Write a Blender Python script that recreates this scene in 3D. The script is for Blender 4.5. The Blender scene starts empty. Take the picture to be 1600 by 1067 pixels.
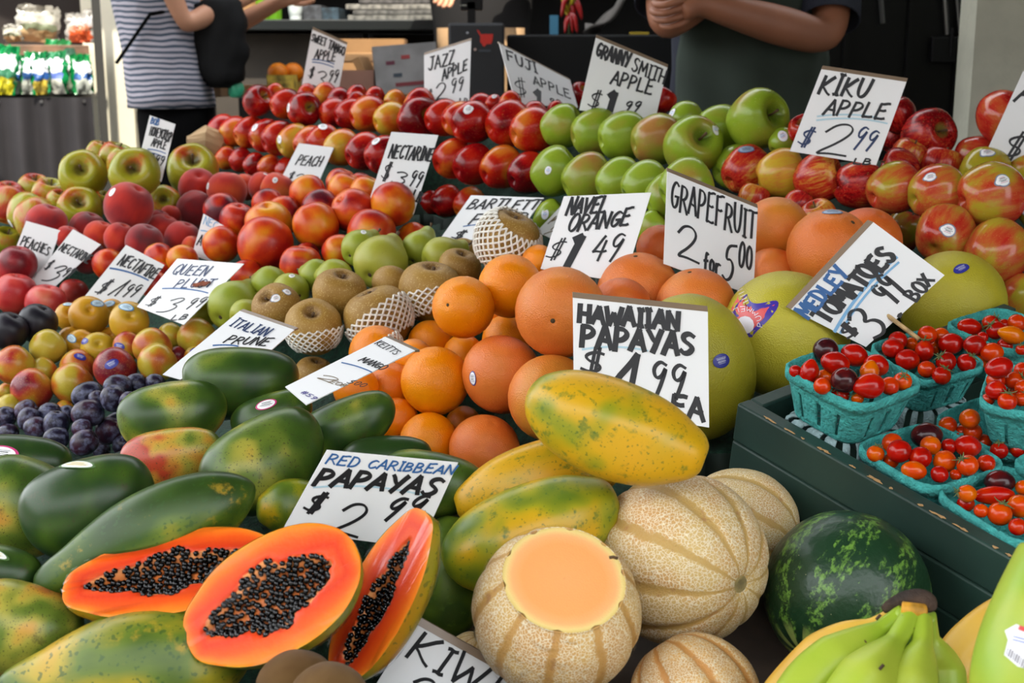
import bpy, math, random
import numpy as np
from mathutils import Vector, Matrix, Quaternion
from mathutils.bvhtree import BVHTree
from mathutils.geometry import intersect_line_plane
RNG = random.Random(7)
S = bpy.context.scene
COL = S.collection

# ------------------------------------------------------------ camera, sky, sun, exposure
PITCH, CAMZ, FPX = math.radians(12.0), 1.05, 2000.0
cd = bpy.data.cameras.new('camera'); cam = bpy.data.objects.new('camera', cd); COL.objects.link(cam)
cam.location = (0, 0, CAMZ); cam.rotation_euler = (math.pi/2 - PITCH, 0, 0)
cd.sensor_width = 36; cd.lens = 45; cd.clip_start = .02
cd.dof.use_dof = True; cd.dof.focus_distance = 1.42; cd.dof.aperture_fstop = 10
S.camera = cam
w = bpy.data.worlds.new('sky'); S.world = w; w.use_nodes = True
bgn = w.node_tree.nodes['Background']; bgn.inputs[0].default_value = (.93, .965, 1, 1); bgn.inputs[1].default_value = 3.9
sd = bpy.data.lights.new('sun', 'SUN'); sd.energy = 7.0; sd.angle = .012; sd.color = (1, .93, .8)
sun = bpy.data.objects.new('sun', sd); COL.objects.link(sun); sun.location = (-2, -4, 6)
sun.rotation_euler = Vector((-.13, .57, -.82)).to_track_quat('-Z', 'Y').to_euler()
vs = S.view_settings; vs.view_transform = 'Standard'; vs.look = 'None'; vs.gamma = 1; vs.use_curve_mapping = False
vs.exposure = 0.26

CAM = Vector((0, 0, CAMZ)); FW = Vector((0, math.cos(PITCH), -math.sin(PITCH)))
UP = Vector((0, math.sin(PITCH), math.cos(PITCH))); RT = Vector((1, 0, 0))
def ray(px, py): return FW + RT*((px-800)/FPX) + UP*((533.5-py)/FPX)
def P(px, py, d): return CAM + ray(px, py)*d
def cdir(r, u, t): return (RT*r + UP*u - FW*t).normalized()
def on_plane(px, py, p0, n):
    r = ray(px, py); return CAM + r*((p0-CAM).dot(n)/r.dot(n))
def to_px(p):
    v = p-CAM; d = v.dot(FW); return 800+FPX*v.dot(RT)/d, 533.5-FPX*v.dot(UP)/d, d

# ------------------------------------------------------------ materials
def lin(c): return tuple(((v/255)/12.92 if v <= 10 else (((v/255)+.055)/1.055)**2.4) for v in c)+(1.0,)
class NT:
    def __init__(s, name):
        s.m = bpy.data.materials.new(name); s.m.use_nodes = True; s.t = s.m.node_tree
        s.b = s.t.nodes['Principled BSDF']
    def n(s, kind, **kw):
        x = s.t.nodes.new(kind)
        for k, v in kw.items():
            if k.startswith('i_'):
                key = k[2:]; key = int(key) if key.isdigit() else key.replace('_', ' ')
                s.put(x.inputs[key], v)
            else: setattr(x, k, v)
        return x
    def put(s, sock, v):
        if isinstance(v, bpy.types.NodeSocket): s.t.links.new(v, sock)
        else: sock.default_value = v
    def math(s, op, a, b=0.0, c=None, clamp=False):
        x = s.n('ShaderNodeMath', operation=op, use_clamp=clamp); s.put(x.inputs[0], a); s.put(x.inputs[1], b)
        if c is not None: s.put(x.inputs[2], c)
        return x.outputs[0]
    def rng(s, v, a, b, c=0., d=1.):
        x = s.n('ShaderNodeMapRange', interpolation_type='SMOOTHSTEP')
        for i, q in enumerate((v, a, b, c, d)): s.put(x.inputs[i], q)
        return x.outputs[0]
    def mix(s, f, a, b):
        x = s.n('ShaderNodeMix', data_type='RGBA'); s.put(x.inputs[0], f); s.put(x.inputs[6], a); s.put(x.inputs[7], b); return x.outputs[2]
    def noise(s, vec, scale, detail=2., w=0., rough=.5):
        x = s.n('ShaderNodeTexNoise', noise_dimensions='4D'); s.put(x.inputs['Vector'], vec); s.put(x.inputs['W'], w)
        x.inputs['Scale'].default_value = scale; x.inputs['Detail'].default_value = detail; x.inputs['Roughness'].default_value = rough
        return x.outputs['Fac']
    def ramp(s, f, stops):
        x = s.n('ShaderNodeValToRGB'); s.put(x.inputs[0], f); e = x.color_ramp.elements
        while len(e) < len(stops): e.new(.5)
        for q, (p, c) in zip(e, stops): q.position = p; q.color = lin(c)
        return x.outputs[0]
    def bump(s, h, strength, dist=.02):
        x = s.n('ShaderNodeBump'); x.inputs['Strength'].default_value = strength; x.inputs['Distance'].default_value = dist
        s.put(x.inputs['Height'], h); s.put(s.b.inputs['Normal'], x.outputs[0])
    def obj(s): return s.n('ShaderNodeTexCoord').outputs['Object']
    def set(s, **kw):
        for k, v in kw.items(): s.put(s.b.inputs[k.replace('_', ' ')], v)
        return s.m
_mc = {}
def mat(name, c, rough=.6, bump=0., bscale=60., var=0., metal=0., spec=.5, vscale=6.):
    if name in _mc: return _mc[name]
    t = NT(name); t.set(Base_Color=lin(c), Roughness=rough, Metallic=metal, Specular_IOR_Level=spec)
    if bump or var:
        o = t.obj()
        if var:
            n = t.noise(o, vscale, 4.); t.set(Base_Color=t.mix(t.rng(n, .3, .7), lin(tuple(v*(1-var) for v in c)), lin(tuple(min(255, v*(1+var*.6)) for v in c))))
        if bump: t.bump(t.noise(o, bscale, 4.), bump, .01)
    _mc[name] = t.m; return t.m

def deep(c): # ripe skins: a touch deeper than the swatch
    m = sum(c)/3; return tuple(max(0, min(255, (m+(v-m)*1.14)*.85)) for v in c)
def fmat(name, stops, ns=1.1, A=.9, B=0., streak=(7, 7, .9), rough=.3, speck=None, cav=None, bump=0., bscale=25., sss=0., sheen=0., bloom=None, spec=.36, patch=None, coat=0., zs=1.):
    t = NT(name); o = t.obj()
    if zs != 1.:
        q = t.n('ShaderNodeVectorMath', operation='MULTIPLY'); t.put(q.inputs[0], o); q.inputs[1].default_value = (1, 1, zs); o = q.outputs[0]
    oi = t.n('ShaderNodeObjectInfo'); w = t.math('MULTIPLY', oi.outputs['Random'], 37.)
    sep = t.n('ShaderNodeSeparateColor'); t.put(sep.inputs[0], oi.outputs['Color'])
    f = t.math('MULTIPLY_ADD', t.math('SUBTRACT', t.noise(o, ns, 1.4, w), .5), A*2.1, sep.outputs[0])
    if B:
        v = t.n('ShaderNodeVectorMath', operation='MULTIPLY'); t.put(v.inputs[0], o); v.inputs[1].default_value = streak
        f = t.math('MULTIPLY_ADD', t.math('SUBTRACT', t.noise(v.outputs[0], 1., 3., w, .6), .5), B*1.7, f)
    c = t.ramp(f, [(p, deep(q)) for p, q in stops])
    xyz = t.n('ShaderNodeSeparateXYZ'); t.put(xyz.inputs[0], o)
    if cav:
        r2 = t.math('ADD', t.math('MULTIPLY', xyz.outputs[0], xyz.outputs[0]), t.math('MULTIPLY', xyz.outputs[1], xyz.outputs[1]))
        k = t.math('MULTIPLY', t.rng(r2, .02, cav[1], 1., 0.), t.math('GREATER_THAN', xyz.outputs[2], .2))
        c = t.mix(t.math('MULTIPLY', k, t.rng(t.noise(o, 3., 2., w), .3, .6, .5, 1.)), c, lin(cav[0]))
    if patch:
        c = t.mix(t.math('MULTIPLY', t.rng(t.noise(o, patch[1], 5., t.math('ADD', w, 5.), .65), patch[2], patch[2]+.12), patch[3]), c, lin(patch[0]))
    if speck:
        c = t.mix(t.math('MULTIPLY', t.rng(t.noise(o, speck[1], 1., w), speck[2], speck[2]+.05), speck[3]), c, lin(speck[0]))
    if bloom:
        c = t.mix(t.math('MULTIPLY', t.rng(t.noise(o, 2.2, 5., t.math('ADD', w, 9.), .6), .42, .72), bloom[1]), c, lin(bloom[0]))
        t.set(Roughness=t.rng(t.noise(o, 2.2, 5., t.math('ADD', w, 9.), .6), .4, .7, rough, rough+.3))
    else: t.set(Roughness=rough)
    t.set(Base_Color=c, Specular_IOR_Level=spec)
    if sss: t.set(Subsurface_Weight=sss, Subsurface_Radius=(.02, .008, .004), Subsurface_Scale=.15)
    if sheen: t.set(Sheen_Weight=sheen, Sheen_Roughness=.5)
    if coat: t.set(Coat_Weight=coat, Coat_Roughness=.12)
    if bump == 'peel':
        v = t.n('ShaderNodeTexVoronoi'); t.put(v.inputs['Vector'], o); v.inputs['Scale'].default_value = bscale
        t.bump(t.math('ADD', v.outputs['Distance'], t.math('MULTIPLY', t.noise(o, bscale*.6, 2., w), .6)), .2, .02)
    elif bump: t.bump(t.noise(o, bscale, 4., w), bump, .03)
    return t.m

# ------------------------------------------------------------ mesh helpers
def me_new(name, v, f, m=None, smooth=True, mi=None):
    me = bpy.data.meshes.new(name); me.from_pydata([tuple(x) for x in v], [], f)
    for q in (m if isinstance(m, (list, tuple)) else [m] if m else []): me.materials.append(q)
    if smooth: me.polygons.foreach_set('use_smooth', [True]*len(me.polygons))
    if mi: me.polygons.foreach_set('material_index', mi)
    me.update(); return me
def link(name, me, parent=None, loc=None, rot=None, scale=None):
    o = bpy.data.objects.new(name, me); COL.objects.link(o)
    if loc is not None: o.location = loc
    if rot is not None: o.rotation_mode = 'QUATERNION'; o.rotation_quaternion = rot
    if scale is not None: o.scale = scale
    if parent: o.parent = parent
    return o
def tag(o, label, cat, group=None, kind=None):
    o['label'] = label; o['category'] = cat
    if group: o['group'] = group
    if kind: o['kind'] = kind
    return o
def struct(o): o['kind'] = 'structure'; return o
def catmull(pts, n):
    pts = [Vector(p) for p in pts]; out = []
    for i in range(len(pts)-1):
        a, b, c, d = pts[max(i-1, 0)], pts[i], pts[i+1], pts[min(i+2, len(pts)-1)]
        for k in range(n):
            t = k/n; out.append(.5*((2*b)+(c-a)*t+(2*a-5*b+4*c-d)*t*t+(3*b-a-3*c+d)*t**3))
    out.append(pts[-1]); return out
def lathe(prof, seg=28, n=3, mod=None, bend=None):
    pr = [p.to_2d() for p in catmull([(a, b, 0) for a, b in prof], n)]
    v, f = [(0, 0, pr[0].y)], []
    for p in pr[1:-1]:
        for k in range(seg):
            a = 2*math.pi*k/seg; r = max(p.x, 0)*(mod(a, p.y) if mod else 1); v.append((r*math.cos(a), r*math.sin(a), p.y))
    v.append((0, 0, pr[-1].y)); L = len(v)-1; m = len(pr)-2
    for k in range(seg): f.append((0, 1+(k+1) % seg, 1+k))
    for i in range(m-1):
        for k in range(seg):
            a, b = 1+i*seg+k, 1+i*seg+(k+1) % seg; f.append((a, b, b+seg, a+seg))
    for k in range(seg): f.append((1+(m-1)*seg+k, 1+(m-1)*seg+(k+1) % seg, L))
    if bend: v = [bend(*p) for p in v]
    return v, f
def tube(pts, rad, seg=8, cap=True):
    """swept tube through points; rad a number or a list"""
    pts = [Vector(p) for p in pts]; R = rad if isinstance(rad, (list, tuple)) else [rad]*len(pts); v, f = [], []
    t0 = (pts[1]-pts[0]).normalized(); u = t0.orthogonal().normalized()
    for i, p in enumerate(pts):
        t = (pts[min(i+1, len(pts)-1)]-pts[max(i-1, 0)]).normalized(); u = (u-t*u.dot(t)).normalized(); w_ = t.cross(u)
        for k in range(seg):
            a = 2*math.pi*k/seg; v.append(p+(u*math.cos(a)+w_*math.sin(a))*R[i])
    for i in range(len(pts)-1):
        for k in range(seg):
            a, b = i*seg+k, i*seg+(k+1) % seg; f.append((a, b, b+seg, a+seg))
    if cap: f.append(tuple(range(seg))[::-1]); f.append(tuple(range((len(pts)-1)*seg, len(pts)*seg)))
    return v, f
class MB:
    def __init__(s): s.v, s.f, s.mi = [], [], []
    def add(s, vf, mi=0, M=None):
        o = len(s.v); s.v += [M @ Vector(p) if M else Vector(p) for p in vf[0]]; s.f += [tuple(i+o for i in q) for q in vf[1]]; s.mi += [mi]*len(vf[1]); return s
    def box(s, c, h, mi=0, M=None):
        c = Vector(c); v = [c+Vector((x*h[0], y*h[1], z*h[2])) for z in (-1, 1) for y in (-1, 1) for x in (-1, 1)]
        return s.add((v, [(0, 2, 3, 1), (4, 5, 7, 6), (0, 1, 5, 4), (2, 6, 7, 3), (0, 4, 6, 2), (1, 3, 7, 5)]), mi, M)
    def build(s, name, m, parent=None, smooth=False, bevel=0., loc=None, rot=None):
        me = me_new(name, s.v, s.f, m, smooth, s.mi); o = link(name, me, parent, loc, rot)
        if bevel:
            b = o.modifiers.new('edge', 'BEVEL'); b.width = bevel; b.segments = 2; b.limit_method = 'ANGLE'
        return o
def frame(x, y, z, o): # matrix from axes
    return Matrix(((x.x, y.x, z.x, o.x), (x.y, y.y, z.y, o.y), (x.z, y.z, z.z, o.z), (0, 0, 0, 1)))
# ------------------------------------------------------------ the setting
def block(name, x0, x1, y0, y1, z0, z1, m):
    return struct(MB().box(((x0+x1)/2, (y0+y1)/2, (z0+z1)/2), ((x1-x0)/2, (y1-y0)/2, (z1-z0)/2)).build(name, m))
m_conc = mat('concrete', (104, 102, 98), .9, .3, 30., .12, vscale=3.)
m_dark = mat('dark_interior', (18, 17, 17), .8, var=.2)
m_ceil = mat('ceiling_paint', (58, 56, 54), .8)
m_black = mat('black_paint', (9, 9, 10), .45, spec=.3)
m_cream = mat('cream_paint', (226, 219, 196), .7, .05, 40., .03)
m_grey = mat('grey_render', (182, 181, 164), .8, .15, 80., .04, vscale=14.)
block('floor', -16, 9, -15, 9, -.1, 0, m_conc)
m_street = mat('unseen_street_front', (116, 108, 100), .9, var=.15, vscale=1.)
block('wall_street_unseen', -16, 9, -15, -14.6, 0, 8.6, m_street); block('wall_street_unseen', -16, -15.6, -14.6, 9, 0, 4.0, m_street)  # unseen house fronts, added to cut off the low sky light
block('ceiling', -1.85, 5, -.7, 3.3, 2.6, 2.75, m_ceil)  # unseen stall canopy, its edges set to keep the sun off the fruit
block('ceiling', -4.5, 5, 4.45, 9, 2.6, 2.75, m_ceil)
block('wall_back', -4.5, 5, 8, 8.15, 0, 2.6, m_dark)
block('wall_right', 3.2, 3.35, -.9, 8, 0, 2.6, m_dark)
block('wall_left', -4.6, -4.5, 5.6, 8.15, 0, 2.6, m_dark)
block('pillar_left', -1.77, -1.575, 5.42, 5.54, 0, 2.6, m_cream)
block('pillar_right', .978, 2.4, 2.78, 2.88, 0, 2.6, m_grey)
door = block('door_1', .55, 2.3, 3.75, 3.8, 0, 2.55, m_black)
m_chrome = mat('worn_steel', (150, 150, 150), .3, metal=1.)
for x0, x1, y0, y1 in ((1366, 1374, -60, 38), (1466, 1474, -60, 55), (1486, 1491, -60, 52)):
    a = P((x0+x1)/2, y0, 3.6); b = P((x0+x1)/2-3, y1, 3.7)
    a.y = b.y = 3.73; struct(MB().add(tube([a, b], (x1-x0)/2000*1.8, 8)).build('door_handle', m_chrome, door))
q = P(1472, 78, 3.65); lk = MB().box((q.x, 3.735, q.z), (.036, .014, .036)); lk.box((q.x+.018, 3.72, q.z+.02), (.004, .006, .04))
struct(lk.build('door_latch', mat('black_steel', (40, 40, 42), .35, metal=.8), door, bevel=.004))
for xx in (.95, 1.13, 1.27):
    struct(MB().box((xx, 3.745, 1.27), (.006, .008, 1.25)).build('door_rib', m_black, door))
# ------------------------------------------------------------ fruit materials and shapes
FM = {
 'red_apple': fmat('red_apple_skin', [(0, (214, 178, 66)), (.3, (222, 132, 48)), (.55, (200, 48, 26)), (.8, (168, 18, 22)), (1, (110, 8, 18))], .85, .8, .18, rough=.22, speck=((225, 170, 90), 26., .66, .35), cav=((150, 130, 50), .16)),
 'green_apple': fmat('green_apple_skin', [(0, (170, 186, 66)), (.5, (150, 176, 54)), (.75, (164, 164, 66)), (1, (186, 134, 76))], .9, .7, .15, rough=.25, speck=((190, 200, 120), 30., .68, .4), cav=((90, 118, 30), .2)),
 'striped_apple': fmat('striped_apple_skin', [(0, (214, 178, 62)), (.35, (216, 150, 66)), (.55, (200, 74, 44)), (.8, (184, 34, 34)), (1, (120, 14, 20))], 1.0, .55, .7, (10, 10, .8), rough=.25, speck=((226, 190, 110), 26., .66, .3), cav=((120, 110, 50), .13)),
 'blush_apple': fmat('blush_apple_skin', [(0, (178, 174, 52)), (.35, (190, 168, 60)), (.6, (204, 104, 60)), (.8, (196, 56, 44)), (1, (150, 22, 26))], .8, .8, .4, (5, 5, .6), rough=.16, speck=((214, 200, 110), 28., .67, .3), cav=((120, 118, 46), .2)),
 'streaky_apple': fmat('streaky_apple_skin', [(0, (160, 166, 46)), (.4, (178, 168, 54)), (.62, (196, 120, 50)), (.8, (186, 58, 36)), (1, (150, 28, 28))], .9, .9, .35, (6, 6, .7), rough=.3, speck=((205, 195, 100), 28., .67, .3), cav=((96, 90, 40), .14)),
 'peach': fmat('peach_skin', [(0, (236, 150, 76)), (.3, (226, 92, 54)), (.55, (196, 58, 48)), (.8, (146, 42, 46)), (1, (104, 52, 56))], .9, .5, .1, rough=.75, sheen=.25, spec=.15),
 'nectarine': fmat('nectarine_skin', [(0, (238, 172, 44)), (.3, (232, 122, 32)), (.55, (212, 66, 28)), (.8, (164, 26, 28)), (1, (92, 16, 34))], .95, .95, .2, (4, 4, 1), rough=.34, speck=((240, 170, 70), 30., .69, .4), sss=.05),
 'white_nectarine': fmat('white_nectarine_skin', [(0, (224, 160, 120)), (.35, (214, 84, 72)), (.65, (184, 40, 48)), (1, (108, 26, 36))], .9, .6, rough=.36, speck=((232, 170, 140), 30., .68, .4)),
 'yellow_plum': fmat('yellow_plum_skin', [(0, (200, 176, 60)), (.5, (212, 160, 46)), (1, (196, 108, 40))], 1., .3, rough=.35, sss=.08),
 'pluot': fmat('pluot_skin', [(0, (206, 186, 78)), (.3, (196, 170, 60)), (.55, (206, 124, 48)), (.78, (172, 48, 48)), (1, (120, 24, 44))], 1., .8, rough=.3, speck=((226, 190, 110), 34., .64, .5), sss=.05),
 'black_plum': fmat('black_plum_skin', [(0, (18, 18, 26)), (1, (30, 22, 34))], rough=.42, spec=.35),
 'prune_plum': fmat('prune_skin', [(0, (26, 26, 46)), (.5, (34, 26, 46)), (1, (66, 26, 44))], 1., .7, rough=.3, bloom=((112, 116, 146), .8)),
 'pear': fmat('pear_skin', [(0, (140, 160, 52)), (.5, (170, 174, 62)), (1, (186, 180, 84))], .9, .4, rough=.42, speck=((96, 110, 40), 24., .68, .5), sss=.05),
 'asian_pear': fmat('asian_pear_skin', [(0, (182, 144, 72)), (.5, (166, 128, 60)), (1, (146, 106, 50))], 1., .7, rough=.55, speck=((204, 176, 112), 24., .6, .55), cav=((110, 78, 38), .18), bump=.06),
 'orange': fmat('orange_peel', [(0, (255, 172, 24)), (.5, (255, 152, 12)), (1, (236, 126, 8))], 1., .4, rough=.32, bump='peel', bscale=26., sss=.06),
 'grapefruit': fmat('grapefruit_peel', [(0, (232, 156, 62)), (.5, (240, 138, 66)), (1, (224, 104, 40))], 1., .5, rough=.34, bump='peel', bscale=32., sss=.06),
 'pomelo': fmat('pomelo_peel', [(0, (216, 204, 80)), (.5, (200, 188, 64)), (1, (170, 162, 54))], .9, .4, rough=.36, bump='peel', bscale=44., patch=((150, 104, 36), 1.6, .66, .5)),
 'mango': fmat('mango_skin', [(0, (42, 68, 28)), (.3, (72, 98, 36)), (.5, (112, 130, 52)), (.68, (180, 172, 78)), (.82, (216, 166, 72)), (1, (188, 76, 50))], 1.1, .8, rough=.33, speck=((56, 58, 30), 24., .62, .7), patch=((66, 62, 34), 2.4, .58, .65), zs=1.4),
 'papaya': fmat('papaya_skin', [(0, (62, 86, 34)), (.3, (104, 126, 40)), (.5, (160, 160, 42)), (.68, (218, 176, 40)), (1, (232, 178, 44))], 1.1, .6, rough=.34, speck=((62, 92, 36), 15., .64, .6), patch=((82, 108, 38), 3.4, .55, .75), zs=1.8),
 'green_papaya': fmat('green_papaya_skin', [(0, (36, 58, 22)), (.35, (64, 90, 30)), (.55, (104, 124, 42)), (.75, (190, 168, 52)), (1, (216, 166, 50))], .8, .7, .2, (2, 2, .5), rough=.36, patch=((186, 150, 40), 1.8, .56, .55), speck=((48, 78, 30), 11., .6, .7), zs=2.),
 'kiwi': fmat('kiwi_skin', [(0, (126, 98, 62)), (1, (98, 72, 44))], 2., .6, rough=.9, sheen=.08, bump=.3, bscale=70., spec=.1),
 'tomato': fmat('tomato_skin', [(0, (226, 140, 16)), (.35, (222, 78, 14)), (.6, (188, 22, 12)), (.8, (130, 24, 14)), (1, (58, 20, 24))], .8, .25, rough=.18, sss=.04),
}
def melon_mat():
    t = NT('melon_net'); o = t.obj(); x = t.n('ShaderNodeSeparateXYZ'); t.put(x.inputs[0], o); oi = t.n('ShaderNodeObjectInfo')
    sep = t.n('ShaderNodeSeparateColor'); t.put(sep.inputs[0], oi.outputs['Color']); w = t.math('MULTIPLY', oi.outputs['Random'], 31.)
    ang = t.math('ARCTAN2', x.outputs[1], x.outputs[0]); wob = t.math('MULTIPLY', t.math('SUBTRACT', t.noise(o, 6., 3., w), .5), .16)
    g = t.rng(t.math('COSINE', t.math('MULTIPLY', t.math('ADD', ang, wob), 10.)), -.72, -.95)
    v = t.n('ShaderNodeTexVoronoi', feature='DISTANCE_TO_EDGE'); v.inputs['Scale'].default_value = 25.
    wv = t.n('ShaderNodeVectorMath', operation='ADD'); nz = t.n('ShaderNodeTexNoise'); t.put(nz.inputs['Vector'], o); nz.inputs['Scale'].default_value = 14.
    sc = t.n('ShaderNodeVectorMath', operation='SCALE'); t.put(sc.inputs[0], nz.outputs['Color']); sc.inputs['Scale'].default_value = .06
    t.put(wv.inputs[0], o); t.put(wv.inputs[1], sc.outputs[0]); t.put(v.inputs['Vector'], wv.outputs[0])
    net = t.rng(v.outputs['Distance'], .025, .13, 1., 0.); under = t.mix(sep.outputs[0], lin((190, 174, 116)), lin((216, 162, 88)))
    under = t.mix(t.rng(t.noise(o, 2., 3., w), .4, .7), under, lin((196, 150, 92)))
    c = t.mix(t.math('MULTIPLY', net, t.math('SUBTRACT', 1., t.math('MULTIPLY', g, .75))), under, lin((228, 214, 182)))
    gc = t.mix(sep.outputs[0], lin((172, 158, 84)), lin((196, 124, 54))); gc = t.mix(t.rng(t.noise(o, 7., 3., w), .56, .7), gc, lin((160, 108, 60)))
    c = t.mix(t.math('MULTIPLY', g, .75), c, gc); t.set(Base_Color=c, Roughness=.6)
    t.bump(net, .35, .03); return t.m
def water_mat():
    t = NT('watermelon_rind'); o = t.obj(); x = t.n('ShaderNodeSeparateXYZ'); t.put(x.inputs[0], o)
    v = t.n('ShaderNodeVectorMath', operation='MULTIPLY'); t.put(v.inputs[0], o); v.inputs[1].default_value = (1, 1, .55)
    ang = t.math('ARCTAN2', x.outputs[1], x.outputs[0]); wob = t.math('MULTIPLY', t.math('SUBTRACT', t.noise(v.outputs[0], 7., 5., 3., .65), .5), 1.3)
    s_ = t.math('COSINE', t.math('MULTIPLY', t.math('ADD', ang, wob), 9.)); band = t.rng(s_, .05, .75)
    fine = t.rng(t.noise(v.outputs[0], 16., 4., 1., .7), .42, .62)
    c = t.mix(t.math('MULTIPLY', band, fine), lin((26, 56, 32)), lin((104, 146, 58)))
    pole = t.math('MULTIPLY', t.rng(x.outputs[2], .86, .97), t.rng(t.math('COSINE', t.math('MULTIPLY', ang, 9.)), -.2, .3))
    c = t.mix(pole, c, lin((150, 164, 86))); c = t.mix(t.rng(t.noise(o, 30., 1., 4.), .76, .79), c, lin((170, 170, 130)))
    t.set(Base_Color=c, Roughness=.36, Specular_IOR_Level=.45); t.bump(t.noise(o, 6., 3.), .08, .03); return t.m
FM['cantaloupe'] = FM['cut_cantaloupe'] = melon_mat(); FM['watermelon'] = water_mat()
def unit(prof, seg=30, n=3, mod=None, bend=None): return lathe(prof, seg, n, mod, bend)
lob = lambda a, z: 1+.018*math.cos(5*a+.4)+.012*math.cos(2*a)
groove = lambda k: (lambda a, z: (1-k*math.exp(-((a-math.pi)/.22)**2))*(1+.02*math.cos(2*a)))
APPLE = [(0, -.7), (.12, -.78), (.28, -.86), (.5, -.82), (.75, -.6), (.93, -.22), (1, .12), (.97, .42), (.85, .7), (.66, .87), (.5, .885), (.35, .82), (.19, .69), (.07, .6), (0, .58)]
STONE = [(0, -.97), (.2, -.95), (.5, -.84), (.8, -.58), (.97, -.2), (1, .1), (.93, .45), (.74, .74), (.48, .9), (.25, .92), (.1, .84), (0, .78)]
ROUND = [(0, -1), (.25, -.97), (.5, -.866), (.75, -.66), (.92, -.39), (1, 0), (.92, .39), (.75, .66), (.5, .866), (.25, .97), (.1, .985), (0, .965)]
PEAR = [(0, -.86), (.1, -.92), (.3, -.97), (.6, -.86), (.88, -.52), (1, -.08), (.93, .32), (.74, .68), (.54, .98), (.42, 1.22), (.33, 1.4), (.17, 1.5), (0, 1.48)]
ASIAN = [(0, -.72), (.12, -.78), (.3, -.86), (.55, -.8), (.82, -.52), (.97, -.18), (1, .08), (.95, .38), (.8, .64), (.58, .8), (.36, .85), (.2, .78), (.09, .66), (0, .62)]
MANGO = [(0, -1), (.28, -.965), (.58, -.83), (.84, -.54), (.97, -.18), (1, .1), (.96, .42), (.81, .69), (.56, .88), (.3, .965), (.12, .965), (0, .95)]
PAPA = [(0, -1), (.2, -.985), (.5, -.89), (.8, -.65), (.96, -.34), (1, -.02), (.95, .3), (.82, .55), (.62, .76), (.46, .9), (.28, .97), (.12, .975), (0, .96)]
GOURD = [(0, -1), (.16, -.98), (.42, -.9), (.75, -.7), (.95, -.42), (1, -.12), (.93, .15), (.76, .42), (.58, .65), (.48, .82), (.36, .94), (.16, .99), (0, .98)]
OVAL = [(0, -1), (.3, -.94), (.62, -.75), (.88, -.42), (1, 0), (.88, .42), (.62, .75), (.3, .94), (0, 1)]
TPEAR = [(0, -1), (.3, -.95), (.7, -.75), (.97, -.35), (1, 0), (.88, .35), (.6, .68), (.35, .9), (.15, .98), (0, 1)]
mang = lambda x, y, z: (x*1.0+.16*(1-z*z)-.06, y*.86, z)
papb = lambda x, y, z: (x+.1*(z*z)-.04, y, z)
pent = lambda a, z: 1+.03*math.cos(5*a)
MESHES = {'apple': unit(APPLE, mod=lob), 'stone': unit(STONE, mod=groove(.09)), 'plum': unit(STONE, mod=groove(.05)), 'round': unit(ROUND), 'pear': unit(PEAR, mod=lob, bend=lambda x, y, z: (x+.1*max(z, 0)**2, y, z)),
 'asian': unit(ASIAN, mod=lob), 'mango': unit(MANGO, bend=mang), 'papaya': unit(PAPA, mod=pent, bend=papb), 'gourd': unit(GOURD, mod=pent, bend=lambda x, y, z: (x+.16*max(z, 0)**2-.05, y, z)), 'melon': unit([(0, -.93), (.08, -.97), (.3, -.96), (.6, -.82), (.87, -.48), (1, 0), (.9, .45), (.66, .78), (.36, .95), (.14, .97), (.07, .93), (0, .93)], 120, 4, lambda a, z: 1-.06*math.exp(-((math.cos(10*a)+1)/.4))), 'cutmelon': unit([(0, -.93), (.08, -.97), (.3, -.96), (.6, -.82), (.87, -.48), (1, 0), (.93, .38), (.82, .58), (.705, .72), (.69, .715), (.3, .71), (0, .71)], 120, 4, lambda a, z: 1-.035*math.exp(-((math.cos(10*a)+1)/.35))*(1 if z < .725 else 0)),
 'oval': unit(OVAL), 'tpear': unit(TPEAR)}
# kind: (shape, typical radius in metres, category, stem?)
KIND = {
 'red_apple': ('apple', .038, 'apple', 1), 'green_apple': ('apple', .0405, 'apple', 1), 'striped_apple': ('apple', .04, 'apple', 1), 'blush_apple': ('apple', .044, 'apple', 1),
 'streaky_apple': ('apple', .0405, 'apple', 1), 'peach': ('stone', .038, 'peach', 0), 'nectarine': ('stone', .0365, 'nectarine', 0), 'white_nectarine': ('stone', .036, 'nectarine', 0),
 'yellow_plum': ('plum', .0275, 'plum', 0), 'pluot': ('plum', .0285, 'plum', 0), 'black_plum': ('plum', .031, 'plum', 0), 'prune_plum': ('plum', .0185, 'plum', 0),
 'pear': ('pear', .033, 'pear', 1), 'asian_pear': ('asian', .0415, 'pear', 1), 'orange': ('round', .0385, 'orange', 0), 'grapefruit': ('round', .053, 'grapefruit', 0),
 'pomelo': ('round', .078, 'pomelo', 0), 'mango': ('mango', .062, 'mango', 0), 'papaya': ('papaya', .09, 'papaya', 0), 'green_papaya': ('gourd', .12, 'papaya', 0),
 'cantaloupe': ('melon', .08, 'melon', 0), 'cut_cantaloupe': ('cutmelon', .075, 'melon', 0), 'watermelon': ('round', .08, 'watermelon', 0), 'cut_papaya': ('papaya', .09, 'papaya', 0), 
 'kiwi': ('oval', .033, 'kiwi', 0), 'tomato': ('round', .0125, 'tomato', 0), 'grape_tomato': ('oval', .0125, 'tomato', 0), 'pear_tomato': ('tpear', .0125, 'tomato', 0)}
LONG = {'cut_papaya', 'mango', 'papaya', 'green_papaya', 'kiwi', 'prune_plum', 'grape_tomato', 'pear_tomato', 'pear'}
_fm, _bvh = {}, {}
def fruit_mesh(kind):
    if kind not in _fm:
        sh = KIND[kind][0]; v, f = MESHES[sh]
        _fm[kind] = me_new(kind, v, f, FM.get(kind) or FM['tomato'])
        _bvh[kind] = BVHTree.FromPolygons(v, f)
    return _fm[kind]
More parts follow.
